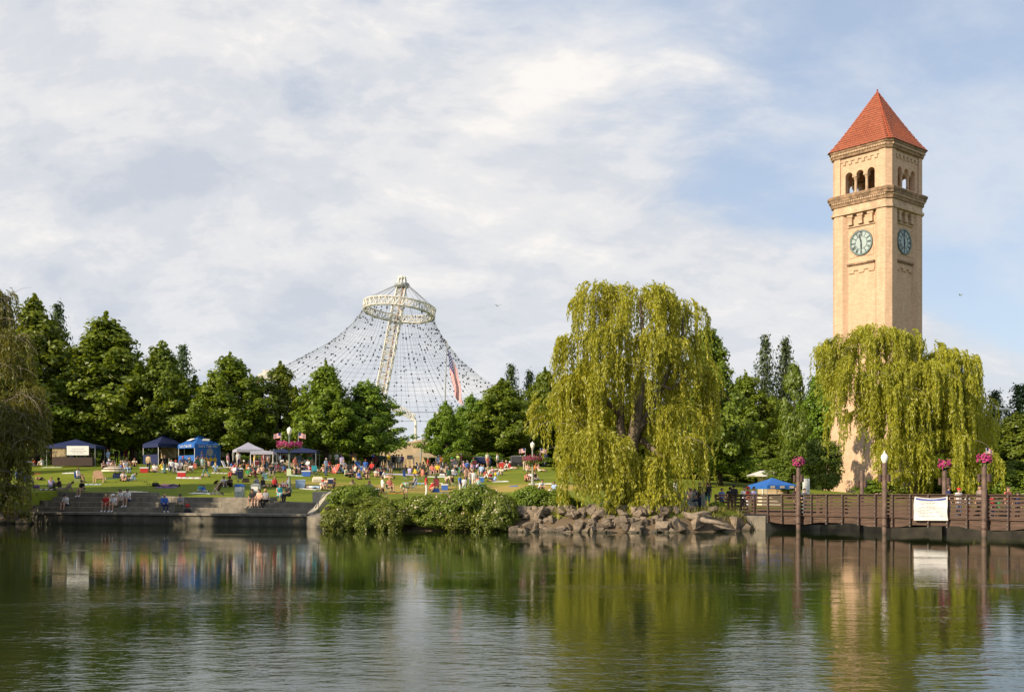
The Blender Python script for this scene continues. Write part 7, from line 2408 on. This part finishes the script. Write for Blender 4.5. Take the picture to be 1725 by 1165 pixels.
stroller(405, 812, 185, 'navy', 'navy stroller seen from the back in the picnic group')

# recycling bins
def bin_(x, y, label, lid, body):
    o = empty('recycling_bin', hit(x, y), .1, label, 'bin')
    b = MB(); b.loft([[(sx * a, sy * a, z) for sx, sy in ((-1, -1), (1, -1), (1, 1), (-1, 1))] for a, z in ((.30, .02), (.34, .85))]); b.build('clear_bag', principled('bin_bag_' + body, {'clear': (.42, .47, .42), 'grey': (.36, .38, .36)}[body], .25, var=.15, scale=6), o)
    b = MB(); b.box((0, 0, .89), (.74, .74, .10), ch=.02); b.loft([[(sx * a, sy * a, z) for sx, sy in ((-1, -1), (1, -1), (1, 1), (-1, 1))] for a, z in ((.37, .94), (.2, 1.06))]); b.build('lid', lid, o)
    MB().box((-.06, -.35, .66), (.5, .02, .36)).build('notice', M_white, o)
    for sx in (-1, 1):
        for sy in (-1, 1): MB().tube((sx * .33, sy * .33, 0), (sx * .36, sy * .36, .9), .012, n=5).build('frame_rod', M_grey, o)
bin_(404, 839, 'clear recycling bin with a blue lid behind the river steps', M_blue, 'clear')
bin_(431, 838, 'grey topped recycling bin behind the people on the steps', M_grey, 'grey')

# balloons, ball
def balloon(x, y, D, col, label):
    X = px(x, D); z = pz(y, D)
    o = empty('balloon', (X, D, z), 0, label, 'balloon')
    b = MB(); b.lathe([(0.0, -.17), (.05, -.14), (.13, -.02), (.15, .06), (.12, .14), (.05, .18), (0, .19)], 12); b.build('bulb', pm_(col), o, smooth=True)
    MB().tube((0, 0, -.16), (.1, 0, -1.0), .006, n=4).build('string', M_white, o)
d_ = hit(761, 790).y
balloon(761.5, 772, d_, 'green', 'upper green balloon held by the child')
balloon(758.5, 778, d_, 'green', 'lower green balloon held by the child')
d_ = hit(832, 811).y
balloon(835, 798.5, d_, 'yellow', 'yellow balloon above the children on the lawn')
balloon(838.3, 798, d_, 'light blue', 'light blue balloon beside the yellow one')
d_ = hit(655, 795).y
balloon(662, 787, d_, 'light blue', 'light blue balloon in the crowd by the tan tarpaulin')
balloon(660, 789.5, d_, 'pink', 'pink balloon in the crowd by the tan tarpaulin')
p = hit(610, 826)
b = MB(); b.lathe([(.20 * math.cos(t), .2 + .20 * math.sin(t)) for t in np.linspace(-1.5, 1.5, 9)], 14)
bl_ = empty('beach_ball', p, 0, 'blue ball on the grass beside the person in grey', 'ball'); b.build('shell', pm_('blue'), bl_, smooth=True)
MB().lathe([(.035, .39), (.03, .405), (.0, .408)], 10).build('valve_cap', pm_('white'), bl_)

# ------------------------------------------------------------------ canopies, stands, lamps, flags
def text_mesh(txt, size, mat, name='lettering'):
    cu = bpy.data.curves.new('t', 'FONT'); cu.body = txt; cu.size = size; cu.align_x = 'CENTER'; cu.align_y = 'CENTER'; cu.resolution_u = 2
    o = bpy.data.objects.new('t', cu); COL.objects.link(o)
    me = bpy.data.meshes.new_from_object(o.evaluated_get(bpy.context.evaluated_depsgraph_get()))
    bpy.data.objects.remove(o); me.name = name; me.materials.clear(); me.materials.append(mat)
    return me


def canopy(x, y, w, d, he, hp, rz, mat, label, name='canopy_tent', D=None, leg=None, val=.28):
    p = hit(x, y) if D is None else Vector((px(x, D), D, gz(px(x, D), D)))
    o = empty(name, p, rz, label, 'tent')
    b = MB()
    e = [(-w / 2, -d / 2, he), (w / 2, -d / 2, he), (w / 2, d / 2, he), (-w / 2, d / 2, he)]
    m_ = [((e[i][0] + e[(i + 1) % 4][0]) / 2 * .98, (e[i][1] + e[(i + 1) % 4][1]) / 2 * .98, he - .04) for i in range(4)]
    for i in range(4):
        j = (i + 1) % 4
        q_ = (e[i][0] * .45, e[i][1] * .45, he + (hp - he) * .5); q2 = (e[j][0] * .45, e[j][1] * .45, he + (hp - he) * .5)
        mm = (m_[i][0] * .5, m_[i][1] * .5, he + (hp - he) * .47)
        b.add([e[i], m_[i], mm, q_], [(0, 1, 2, 3)]); b.add([m_[i], e[j], q2, mm], [(0, 1, 2, 3)])
        b.add([q_, mm, (0, 0, hp)], [(0, 1, 2)]); b.add([mm, q2, (0, 0, hp)], [(0, 1, 2)])
    b.build('roof', mat, o)
    v = MB()
    for i in range(4):
        j = (i + 1) % 4
        v.add([e[i], e[j], (e[j][0] * 1.01, e[j][1] * 1.01, he - val), (e[i][0] * 1.01, e[i][1] * 1.01, he - val)], [(0, 3, 2, 1)])
    v.build('valance', mat, o)
    for q_ in e:
        MB().tube((q_[0] * .97, q_[1] * .97, -.6), (q_[0] * .97, q_[1] * .97, he), .035, n=6).build('leg', leg or M_grey, o)
    return o


# navy canopy with a white banner
t = canopy(128, 782, 5.2, 3.2, 2.15, 2.9, 0.05, M_navy, 'navy canopy with a white banner under the shady maples', D=118)
MB().box((.75, -1.66, 1.62), (2.3, .02, .98)).build('banner', M_white, t)
for zz_, ww_ in ((1.78, 1.3), (1.56, 1.7), (1.40, 1.1)): MB().box((.75, -1.675, zz_), (ww_, .012, .07)).build('print_line', principled('faint_ink', (.5, .5, .52), .7), t)
MB().box((-1.25, -1.5, 1.55), (1.4, .03, 1.2)).build('poster_board', principled('tan_board', (.38, .29, .16), .8, var=.35, scale=5), t)
MB().box((0.2, -1.4, .45), (4.2, .7, .9)).build('table', pm_('dark brown'), t)
# blue stand
def stand(x, y, D, mat, label, name='exhibition_stand'):
    t = canopy(x, y, 3.3, 3.3, 2.25, 3.35, math.radians(-42), mat, label, name, D=D, leg=M_white, val=.42)
    return t
t = stand(336, 782, 121, M_blue, 'bright blue exhibition stand with white lettering and a wide serving hatch')
MB().box((0, -1.62, .5), (3.2, .04, 1.1)).build('counter_panel', M_blue, t)
MB().box((1.62, 0, 1.0), (.04, 3.2, 2.1)).build('side_wall', M_blue, t)
MB().box((0, 1.6, 1.0), (3.2, .04, 2.0)).build('back_wall', principled('stand_interior', (.33, .30, .24), .8, var=.3, scale=3), t)
for k, c in enumerate(('cream', 'beige', 'white', 'coral', 'pink')):
    MB().box((-1.2 + k * .55, .9, 1.35), (.45, .06, 1.2), ch=.02).build('hanging_shirt', pm_(c), t)
L = text_mesh("Let's Talk HD", .42, M_white)
a = link('lettering', L, t, (0, -1.72, 2.05)); a.rotation_euler = (math.pi / 2, 0, 0)
a = link('lettering', L, t, (1.72, 0, 2.05)); a.rotation_euler = (math.pi / 2, 0, math.pi / 2)
for k in (0, 1):                                                   # white slanted mark on each roof slope
    b = MB(); pts_ = [(-.55, -1.30, 2.62), (.35, -1.30, 2.62), (.75, -.95, 2.86), (-.15, -.95, 2.86)]
    pts_ = [(x_, y_ - .03, z_ + .04) for x_, y_, z_ in pts_]
    if k: pts_ = [(-y_, x_, z_) for x_, y_, z_ in pts_]
    b.add(pts_, [(0, 1, 2, 3)]); b.build('roof_mark', M_white, t)
b = MB(); b.tube((1.65, .25, 1.42), (1.69, .25, 1.42), .42, n=20); b.build('grey_disc', pm_('grey'), t)
for yy in (-.2, .35, .9):
    b = MB(); b.box((1.66, yy, .98), (.03, .05, .5)); b.tube((1.645, yy, .60), (1.69, yy, .60), .24, n=14); b.build('yellow_emblem', M_yellow, t)
t = stand(276, 781, 123, M_navy, 'plain navy stand with a tan panelled front beside the blue one')
MB().box((0, -1.62, .5), (3.2, .04, 1.1)).build('counter_panel', M_navy, t)
MB().box((0, .6, 1.35), (3.2, .04, 1.3)).build('tan_panel', MATS['tan_board'], t)
b = MB(); b.box((0, .5, 1.5), (2.4, .05, .14), tilt=(0, .6, 0)); b.build('sloping_bar', pm_('beige'), t)
canopy(418, 785, 2.8, 2.8, 2.1, 2.9, .4, M_tarp, 'pale canopy with pointed roof in the shade of the maples', D=116, leg=M_white)
t = canopy(444, 786, 2.3, 2.2, 2.15, 2.3, .05, M_tarp, 'flat white canopy frame with white legs', D=112, leg=M_white, val=.3)
t = canopy(500, 785, 4.6, 3.0, 2.1, 2.6, .05, M_navy, 'wide dark blue canopy behind the lamp post', D=119)
MB().box((0, .5, .42), (3.8, .8, .84)).build('table', pm_('khaki'), t)
for k, c in enumerate(('white', 'beige', 'coral', 'light blue', 'white', 'tan')):
    MB().box((-1.6 + k * .62, .3, .98), (.34, .3, .28), ch=.02).build('goods', pm_(c), t)
# white rounded vehicle and yellow machine behind the canopies
D_ = 136; X_ = px(466, D_)
v = empty('white_trailer', (X_, D_, gz(X_, D_)), .05, 'long white rounded trailer body with a dark round window', 'trailer')
b = MB(); b.loft([[(xx, s_ * math.cos(t_) , 1.5 + .02 * xx + s2 * math.sin(t_)) for t_ in np.linspace(0, 2 * math.pi, 12, endpoint=False)] for xx, s_, s2 in ((-2.4, .12, .1), (-2.0, .3, .22), (-1.0, .55, .42), (0, .75, .62), (1.2, .75, .66), (1.6, .6, .5))])
b.build('body', M_white, v, smooth=True)
b = MB(); b.tube((0.4, -.62, 1.65), (0.4, -.80, 1.65), .17, n=14); b.build('window', M_black, v)
for xx in (-.3, .6):
    for s_ in (-1, 1):
        b = MB(); b.tube((xx, s_ * .7, .35), (xx, s_ * .85, .35), .35, n=16); b.build('wheel', M_dark, v)
b = MB(); b.box((.1, 0, .78), (2.6, 1.3, .16)); b.build('chassis', M_grey, v)
D_ = 133; X_ = px(440, D_)
v = empty('yellow_machine', (X_, D_, gz(X_, D_)), 0, 'yellow lifting machine standing behind the white canopies', 'machine')
for q0, q1 in (((-.8, 0, .3), (-.8, 0, 2.9)), ((.6, 0, .3), (.6, 0, 2.9)), ((-.8, 0, 2.7), (.6, 0, 2.7)), ((-.8, 0, 1.6), (.6, 0, 2.6)), ((.6, 0, 1.5), (1.5, 0, 2.5)), ((-.8, 0, 2.4), (-2.6, 0, 2.2)), ((1.3, 0, .4), (1.3, 0, 2.9))):
    d0 = Vector(q1) - Vector(q0); MB().tube(q0, q1, .10, n=6).build('arm', M_yellow, v)
MB().box((-.1, 0, .6), (2.0, 1.2, .7), ch=.06).build('chassis', M_yellow, v)
for xx in (-.7, .6):
    b = MB(); b.tube((xx, -.75, .35), (xx, -.6, .35), .35, n=14); b.build('wheel', M_dark, v)
# tan building with awning, tarpaulin
D_ = 168; X_ = px(690, D_); zg = gz(X_, D_)
v = empty('tan_building', (X_, D_, zg - .3), 0, 'low tan building with a grey awning at the end of the lawn', 'building')
M_tan = principled('tan_render', (.52, .40, .25), .85, var=.12, scale=.8)
MB().box((-.6, 1.5, 2.2), (7.6, 5, 4.4)).build('wall', M_tan, v)
b = MB(); b.add([(-.9, -1.1, 4.2), (2.6, -1.1, 4.9), (2.6, 4, 4.9), (-.9, 4, 4.2), (-.9, -1.1, 3.9), (2.6, -1.1, 4.6), (2.6, 4, 4.6), (-.9, 4, 3.9)], [(0, 1, 2, 3), (7, 6, 5, 4), (0, 4, 5, 1), (1, 5, 6, 2), (2, 6, 7, 3), (3, 7, 4, 0)]); b.build('roof', M_tan, v)
b = MB(); b.add([(.7, -2.6, 2.1), (4.4, -2.6, 2.1), (4.6, -.9, 3.6), (1.6, -.9, 3.6), (.7, -2.6, 1.95), (4.4, -2.6, 1.95), (4.6, -.9, 3.45), (1.6, -.9, 3.45)], [(0, 1, 2, 3), (7, 6, 5, 4), (0, 4, 5, 1), (1, 5, 6, 2), (2, 6, 7, 3), (3, 7, 4, 0)]); b.build('awning', pm_('khaki'), v)
for z_, w_ in ((3.15, 1.9), (2.85, 1.6)):
    MB().box((3.0, -1.75 + (3.15 - z_) * -1.2, z_ + .05), (w_, .05, .16), tilt=(-.75, 0, 0)).build('sign_line', pm_('taupe'), v)
for xx in (.9, 4.2): MB().tube((xx, -2.5, -.5), (xx, -2.5, 2.0), .06, n=6).build('awning_post', M_grey, v)
for xx in (-2.6, .2): MB().box((xx, -1.02, 1.7), (1.0, .08, 1.3)).build('window', M_dark, v)
D_ = 147; X_ = px(686, D_)
v = empty('tarpaulin_screen', (X_, D_, gz(X_, D_)), .1, 'sunlit tan tarpaulin screen beside the dark crowd', 'screen')
b = MB(); N = 8
b.add([(-.75 + 1.5 * i / N, .06 * math.sin(i * 2.2), z) for z in (0, 1.15) for i in range(N + 1)], [(i, i + 1, N + 2 + i, N + 1 + i) for i in range(N)]); b.build('cloth', pm_('tan'), v, smooth=True)
for xx in (-.75, 0, .75): MB().tube((xx, .08, -.3), (xx, .08, 1.2), .03, n=5).build('post', M_grey, v)
# dark trailer and covered stack at the shady edge
for x, y, D_, w_, h_, lab, nm in ((812, 784, 138, 2.4, .85, 'dark navy trailer parked under the slope trees', 'trailer'), (871, 783, 133, 1.6, .9, 'dark covered stack of chairs under the slope trees', 'covered_stack')):
    X_ = px(x, D_); v = empty(nm, (X_, D_, gz(X_, D_)), .1, lab, nm.replace('_', ' '))
    b = MB(); b.box((0, 0, .35 + h_ / 2), (w_, 1.2, h_), ch=.08); b.build('body', M_navy if nm == 'trailer' else M_dark, v)
    for sx in (-1, 1):
        b = MB(); b.tube((sx * w_ * .3, -.66, .3), (sx * w_ * .3, -.52, .3), .3, n=14); b.build('wheel', M_black, v)
    b = MB(); b.box((0, -.02, .37 + h_), (w_ * .9, 1.0, .06), ch=.02); b.build('lid', M_grey, v)
# buildings glimpsed between the trees on the left
for x, D_, w_, h_, c, lab in ((40, 210, 16, 7.5, 'cream', 'pale building glimpsed through the shady maples by the willow'), (170, 215, 22, 6.5, 'beige', 'beige building glimpsed through the shady maples by the stands'), (430, 215, 14, 6.0, 'tan', 'tan building glimpsed behind the yellow machine')):
    X_ = px(x, D_); v = empty('park_building', (X_, D_, gz(X_, D_) - .3), 0, lab, 'building')
    MB().box((0, 3, h_ / 2), (w_, 6, h_)).build('wall', principled('render_' + c, CLOTH[c], .85, var=.1, scale=.5), v)
    b = MB(); b.box((0, 3, h_ + .2), (w_ + .8, 6.8, .4), ch=.05); b.build('roof', M_grey, v)
    for k in range(int(w_ / 3)):
        f_ = MB(); f_.box((-w_ / 2 + 1.5 + k * 3, -.03, h_ * .55), (1.4, .1, 1.6)); wn_ = f_.build('window', M_white, v)
        MB().box((-w_ / 2 + 1.5 + k * 3, -.07, h_ * .55), (1.2, .08, 1.4)).build('pane', M_dark, wn_)


def park_lamp(x, y, ytop, yring, label, ringlab, rr_, seed, flags, mat_p, D=None):
    p = hit(x, y) if D is None else Vector((px(x, D), D, gz(px(x, D), D)))
    D = p.y
    o = empty('park_lamp', p, 0, label, 'lamp post')
    H = pz(ytop, D) - p.z
    zr = pz(yring, D) - p.z
    b = MB(); b.lathe([(.22, -.2), (.22, .25), (.15, .35), (.12, .9), (.085, 1.1), (.07, H - 1.1), (.055, H - .75)], 12); b.build('post', mat_p, o)
    b = MB(); b.lathe([(.05, H - .80), (.11, H - .74), (.12, H - .68), (.08, H - .62)], 12); b.build('collar', mat_p, o)
    b = MB(); b.lathe([(.09, H - .62), (.16, H - .5), (.21, H - .25), (.19, H - .18), (.12, H - .08)], 12); b.build('lantern', M_glass, o, smooth=True)
    b = MB(); b.lathe([(.20, H - .18), (.13, H - .07), (.05, H - .03), (.03, H), (.0, H + .06)], 12); b.build('lantern_cap', M_glass, o)
    for k in range(4):
        a = k * math.pi / 2
        MB().tube((0, 0, zr - .45), (rr_ * .7 * math.cos(a), rr_ * .7 * math.sin(a), zr - .12), .018, n=5).build('ring_arm', M_dark, o)
    flower_ring('flower_ring', (p.x, p.y, p.z + zr), rr_, ringlab, seed[1], seed[0], True, 1500, .16)
    for k, (dx, lab) in enumerate(flags):
        small_flag('hand_flag', (px(x + dx, D), D, p.z + zr + .48), .75, math.pi if dx < 0 else 0.0, lab, limp=.3)
    return o, p
M_lp = principled('pale_lamp_post', (.34, .34, .29), .5, var=.1)
lp, lpp = park_lamp(487.5, 829, 719, 750, 'pale green lamp post with a flower ring and two little flags by the steps', 'magenta flower ring on the lamp post by the steps', .98, (31, M_petal), [(-14, 'little striped flag on the side of the steps lamp post nearer the blue stand'), (15, 'little striped flag on the side of the steps lamp post nearer the shrubs')], M_greenpole)
MB().box((-.02, -.10, pz(795, lpp.y) - lpp.z), (.36, .03, .56)).build('notice_plate', pm_('pale green'), lp)
park_lamp(897, 819, 744, 773, 'pale lamp post with a dark pink flower ring on the sunny lawn', 'dark pink flower ring on the sunny lawn lamp post', .95, (33, M_petal2), [(-12, 'little striped flag on the sunny lamp post, the side away from the willow'), (13, 'little striped flag on the sunny lamp post, the willow side')], M_lp)
# plain grey lamp pole by the willow
p = Vector((px(1186, 76), 76, gz(px(1186, 76), 76)))
o = empty('lamp_pole', p, 0, 'plain grey lamp pole beside the waterside willow', 'lamp post')
H = pz(796, 76) - p.z
MB().tube((0, 0, -.2), (0, 0, H), .11, .085, n=10).build('post', M_lp, o)
b = MB(); b.box((0, 0, H + .08), (.35, .3, .22), ch=.04); b.build('lamp_head', M_dark, o)
# floodlight on the right
D_ = 140; X_ = px(1689, D_); zg = gz(X_, D_)
o = empty('floodlight_pole', (X_, D_, zg), 0, 'white floodlight pole rising over the dark trees', 'lamp post'); H = pz(690, D_) - zg
MB().tube((0, 0, 0), (0, 0, H), .14, .09, n=8).build('post', M_white, o)
for sx in (-.45, .45):
    b = MB(); b.lathe([(.1, .45), (.42, .3), (.45, .1), (.3, 0), (0, -.02)][::-1], 12, (sx, 0, H - .1)); b.build('lamp_head', M_white, o, smooth=True)


# flags on poles
def big_flag(x, y0, ytop, D, lean, label, flab, L, W_, drop, seed):
    X = px(x, D); zg = gz(X, D)
    H = pz(ytop, D) - zg
    o = empty('flagpole', (X, D, zg), 0, label, 'flagpole')
    MB().path([(0, 0, -.3), (lean * .5, 0, H * .5), (lean, 0, H)], [.11, .09, .05], 8).build('pole', M_grey, o)
    MB().lathe([(0, -.08), (.09, 0), (0, .1)], 8, (lean, 0, H + .05)).build('finial', M_yellow, o)
    f = empty('flag', (X + lean, D, zg + H - drop), 0, flab, 'flag')
    parts_ = {k: MB() for k in ('white_stripes', 'red_stripes', 'canton', 'stars')}
    NX_, NZ_ = 40, 13
    def P(u, v):                                     # u along the fly, v across; limp: the fly hangs down in folds
        fold = .20 * math.sin(v * 9 + u * 3 + seed) * (0.3 + u)
        x_ = .02 + (v * .42 + .30 * u) * W_ * .8 + .16 * math.sin(u * 9 + v * 4) * u
        y_ = fold * .8
        z_ = -v * W_ * .70 * (1 - .45 * u) - u * L * .92
        return Vector((x_, y_, z_))
    for i in range(NX_):
        for j in range(NZ_):
            k = 'canton' if i < NX_ * .4 and j < 7 else ('red_stripes' if j % 2 == 0 else 'white_stripes')
            u0, u1, v0, v1 = i / NX_, (i + 1) / NX_, j / NZ_, (j + 1) / NZ_
            parts_[k].add([P(u0, v0), P(u0, v1), P(u1, v1), P(u1, v0)], [(0, 1, 2, 3)])
    for r_ in range(9):
        for c_ in range(6 if r_ % 2 == 0 else 5):
            u = (.4) * ((c_ + (.5 if r_ % 2 == 0 else 1)) / 6); v = 7 / 13 * (r_ + .5) / 9
            c = P(u, v); du = (P(u + .012, v) - c); dv = (P(u, v + .022) - c)
            for s_ in (-.03, .03):
                parts_['stars'].add([c + du + Vector((0, s_, 0)), c + dv + Vector((0, s_, 0)), c - du + Vector((0, s_, 0)), c - dv + Vector((0, s_, 0))], [(0, 1, 2, 3)])
    for k, m in (('white_stripes', M_fwhite), ('red_stripes', M_fred), ('canton', M_fblue)): parts_[k].build(k, m, f)
    tag(parts_['stars'].build('stars', M_fwhite, f), kind='stuff')
big_flag(746, 800, 576, 150, .55, 'tall grey flagpole behind the young maple', 'large limp striped flag with stars on the tall pole', 7.0, 4.0, .8, 0)
big_flag(707.5, 789, 734, 143, .3, 'short flagpole in front of the tan building', 'small limp striped flag on the short pole by the tan building', 1.8, 1.2, .15, 1)
p = hit(589, 790); small_flag('hand_flag', (p.x, p.y, pz(772, p.y)), 1.1, 0, 'little pink striped flag standing by the thick trunked tree')
MB().tube((0, 0, -1.4), (0, 0, 0), .015, n=5).build('lower_stick', M_white, bpy.data.objects[[o_.name for o_ in bpy.data.objects if o_.name.startswith('hand_flag')][-1]])

# ------------------------------------------------------------------ by the footbridge: canopy, kiosk, boards
t = canopy(1301, 834, 2.75, 2.75, 1.72, 2.32, .35, M_blue, 'bright blue canopy with pale marks on its valance near the footbridge', D=88, val=.3)
for k in (-1.1, 0, 1.1):
    b = MB(); b.box((k * .8, -1.41, 1.57), (.4, .02, .18)); b.build('valance_mark', pm_('beige'), t)
MB().box((0, .3, .4), (2.0, .7, .8)).build('table', pm_('cream'), t)
D_ = 99; X_ = px(1296, D_)
v = empty('kiosk', (X_, D_, gz(X_, D_)), 0, 'cream park kiosk with a white slanting roof', 'kiosk')
zk = pz(800, D_) - gz(X_, D_)
MB().box((.3, 0, (zk - .3) / 2 - .1), (2.2, 2.2, zk + .1)).build('wall', principled('cream_board', (.55, .46, .30), .8, var=.08), v)
b = MB(); b.add([(-1.8, -1.9, zk), (-.55, -1.9, zk + .42), (2.0, -1.9, zk - .05), (-1.8, 1.4, zk), (-.55, 1.4, zk + .42), (2.0, 1.4, zk - .05), (-1.7, -1.9, zk - .12), (2.0, -1.9, zk - .22), (-1.7, 1.4, zk - .12), (2.0, 1.4, zk - .22)], [(0, 1, 4, 3), (1, 2, 5, 4), (0, 6, 7, 2, 1), (6, 8, 9, 7), (3, 4, 5, 9, 8), (0, 3, 8, 6), (2, 7, 9, 5)]); b.build('roof', M_white, v)
MB().tube((-.85, -1.1, -.2), (-.85, -1.1, zk - .12), .05, n=6).build('roof_post', M_white, v)
b = MB(); b.tube((-1.3, -1.1, zk - .12), (-.85, -1.1, zk - .55), .03, n=5); b.build('brace', M_white, v)
MB().box((.3, -1.13, .9), (1.4, .06, 1.6)).build('shutter', pm_('tan'), v)
MB().box((.3, -1.3, .1), (1.7, .4, .06), ch=.02).build('counter', M_white, v)
D_ = 86; X_ = px(1358, D_)
v = empty('white_board', (X_, D_, gz(X_, D_)), -.1, 'tall white notice board behind the bridge rail', 'board')
MB().box((0, 0, pz(819, D_) - gz(X_, D_)), (.54, .08, 1.25), ch=.01).build('panel', M_white, v)
for sx in (-.2, .2): MB().tube((sx, .06, -.2), (sx, .06, 1.4), .025, n=5).build('leg', M_grey, v)
MB().box((.14, -.05, pz(826, D_) - gz(X_, D_)), (.12, .02, .06)).build('print_mark', M_dark, v)
D_ = 68.5; X_ = px(1140, D_); zg = gz(X_, D_)
v = empty('notice_board', (X_, D_, zg), .05, 'grey notice board on two posts beside the willow', 'board')
MB().box((0, 0, pz(836, D_) - zg), (.52, .05, .46), ch=.01).build('panel', pm_('taupe'), v)
for sx in (-.2, .2): MB().tube((sx, .05, -.2), (sx, .05, pz(836, D_) - zg), .02, n=5).build('leg', M_dark, v)
MB().box((0, .03, pz(836, D_) - zg + .245), (.56, .09, .03)).build('frame_top', M_dark, v)
X_ = px(1149, 68); zg = gz(X_, 68)
v = empty('sandwich_board', (X_, 68, zg), .1, 'small white paper board beside the grey notice board', 'board')
b = MB(); b.box((0, 0, pz(848, 68) - zg), (.32, .03, .36), tilt=(.12, 0, 0)); b.build('panel', pm_('cream'), v)
for sx in (-.13, .13): MB().tube((sx, .08, -.1), (sx, .03, pz(848, 68) - zg), .014, n=5).build('leg', M_dark, v)
for x in (1134, 1143.5):
    X_ = px(x, 67.6); zg = gz(X_, 67.6)
    v = empty('traffic_cone', (X_, 67.6, zg), 0, 'orange and white traffic cone under the grey notice board', 'cone', 'traffic cones under the notice board')
    MB().box((0, 0, .02), (.34, .34, .04), ch=.01).build('base', pm_('orange'), v)
    for k, (r0, r1, z0, z1, c) in enumerate(((.13, .095, .04, .28, 'white'), (.095, .07, .28, .46, 'orange'), (.07, .05, .46, .58, 'white'), (.05, .025, .58, .74, 'orange'))):
        MB().tube((0, 0, z0), (0, 0, z1), r0, r1, n=14).build('cone_band', pm_(c), v)
D_ = 80; X_ = px(1170, D_); zg = gz(X_, D_)
v = empty('metal_screen', (X_, D_, zg), .05, 'grey metal panel screen behind the people at the bridge end', 'screen')
for k in range(3):
    MB().box((-.48 + k * .48, 0, .55), (.46, .04, 1.2), ch=.01).build('panel', M_grey, v)
for k in range(4): MB().tube((-.72 + k * .48, .05, -.2), (-.72 + k * .48, .05, 1.18), .02, n=5).build('post', M_dark, v)
# birds
for x, y, D_, lab in ((838, 515, 110, 'small gull gliding in the sky near the cable pavilion'), (1618, 497, 120, 'small bird gliding in the sky beside the clock tower')):
    o = empty('bird', (px(x, D_), D_, pz(y, D_)), .4, lab, 'bird')
    b = MB(); b.lathe([(0, -.22), (.03, -.18), (.06, -.05), (.065, .06), (.04, .15), (.0, .2)], 8); me_ = b.mesh('body', M_grey, True)
    c = link('body', me_, o); c.rotation_euler = (math.pi / 2, 0, 0)
    for s_ in (-1, 1):
        b = MB(); b.add([(0, -.08, .02), (s_ * .22, -.04, .12), (s_ * .5, .06, .06), (s_ * .22, .07, .12), (0, .08, .02)], [(0, 1, 3, 4), (1, 2, 3)]); b.build('wing', M_grey, o)
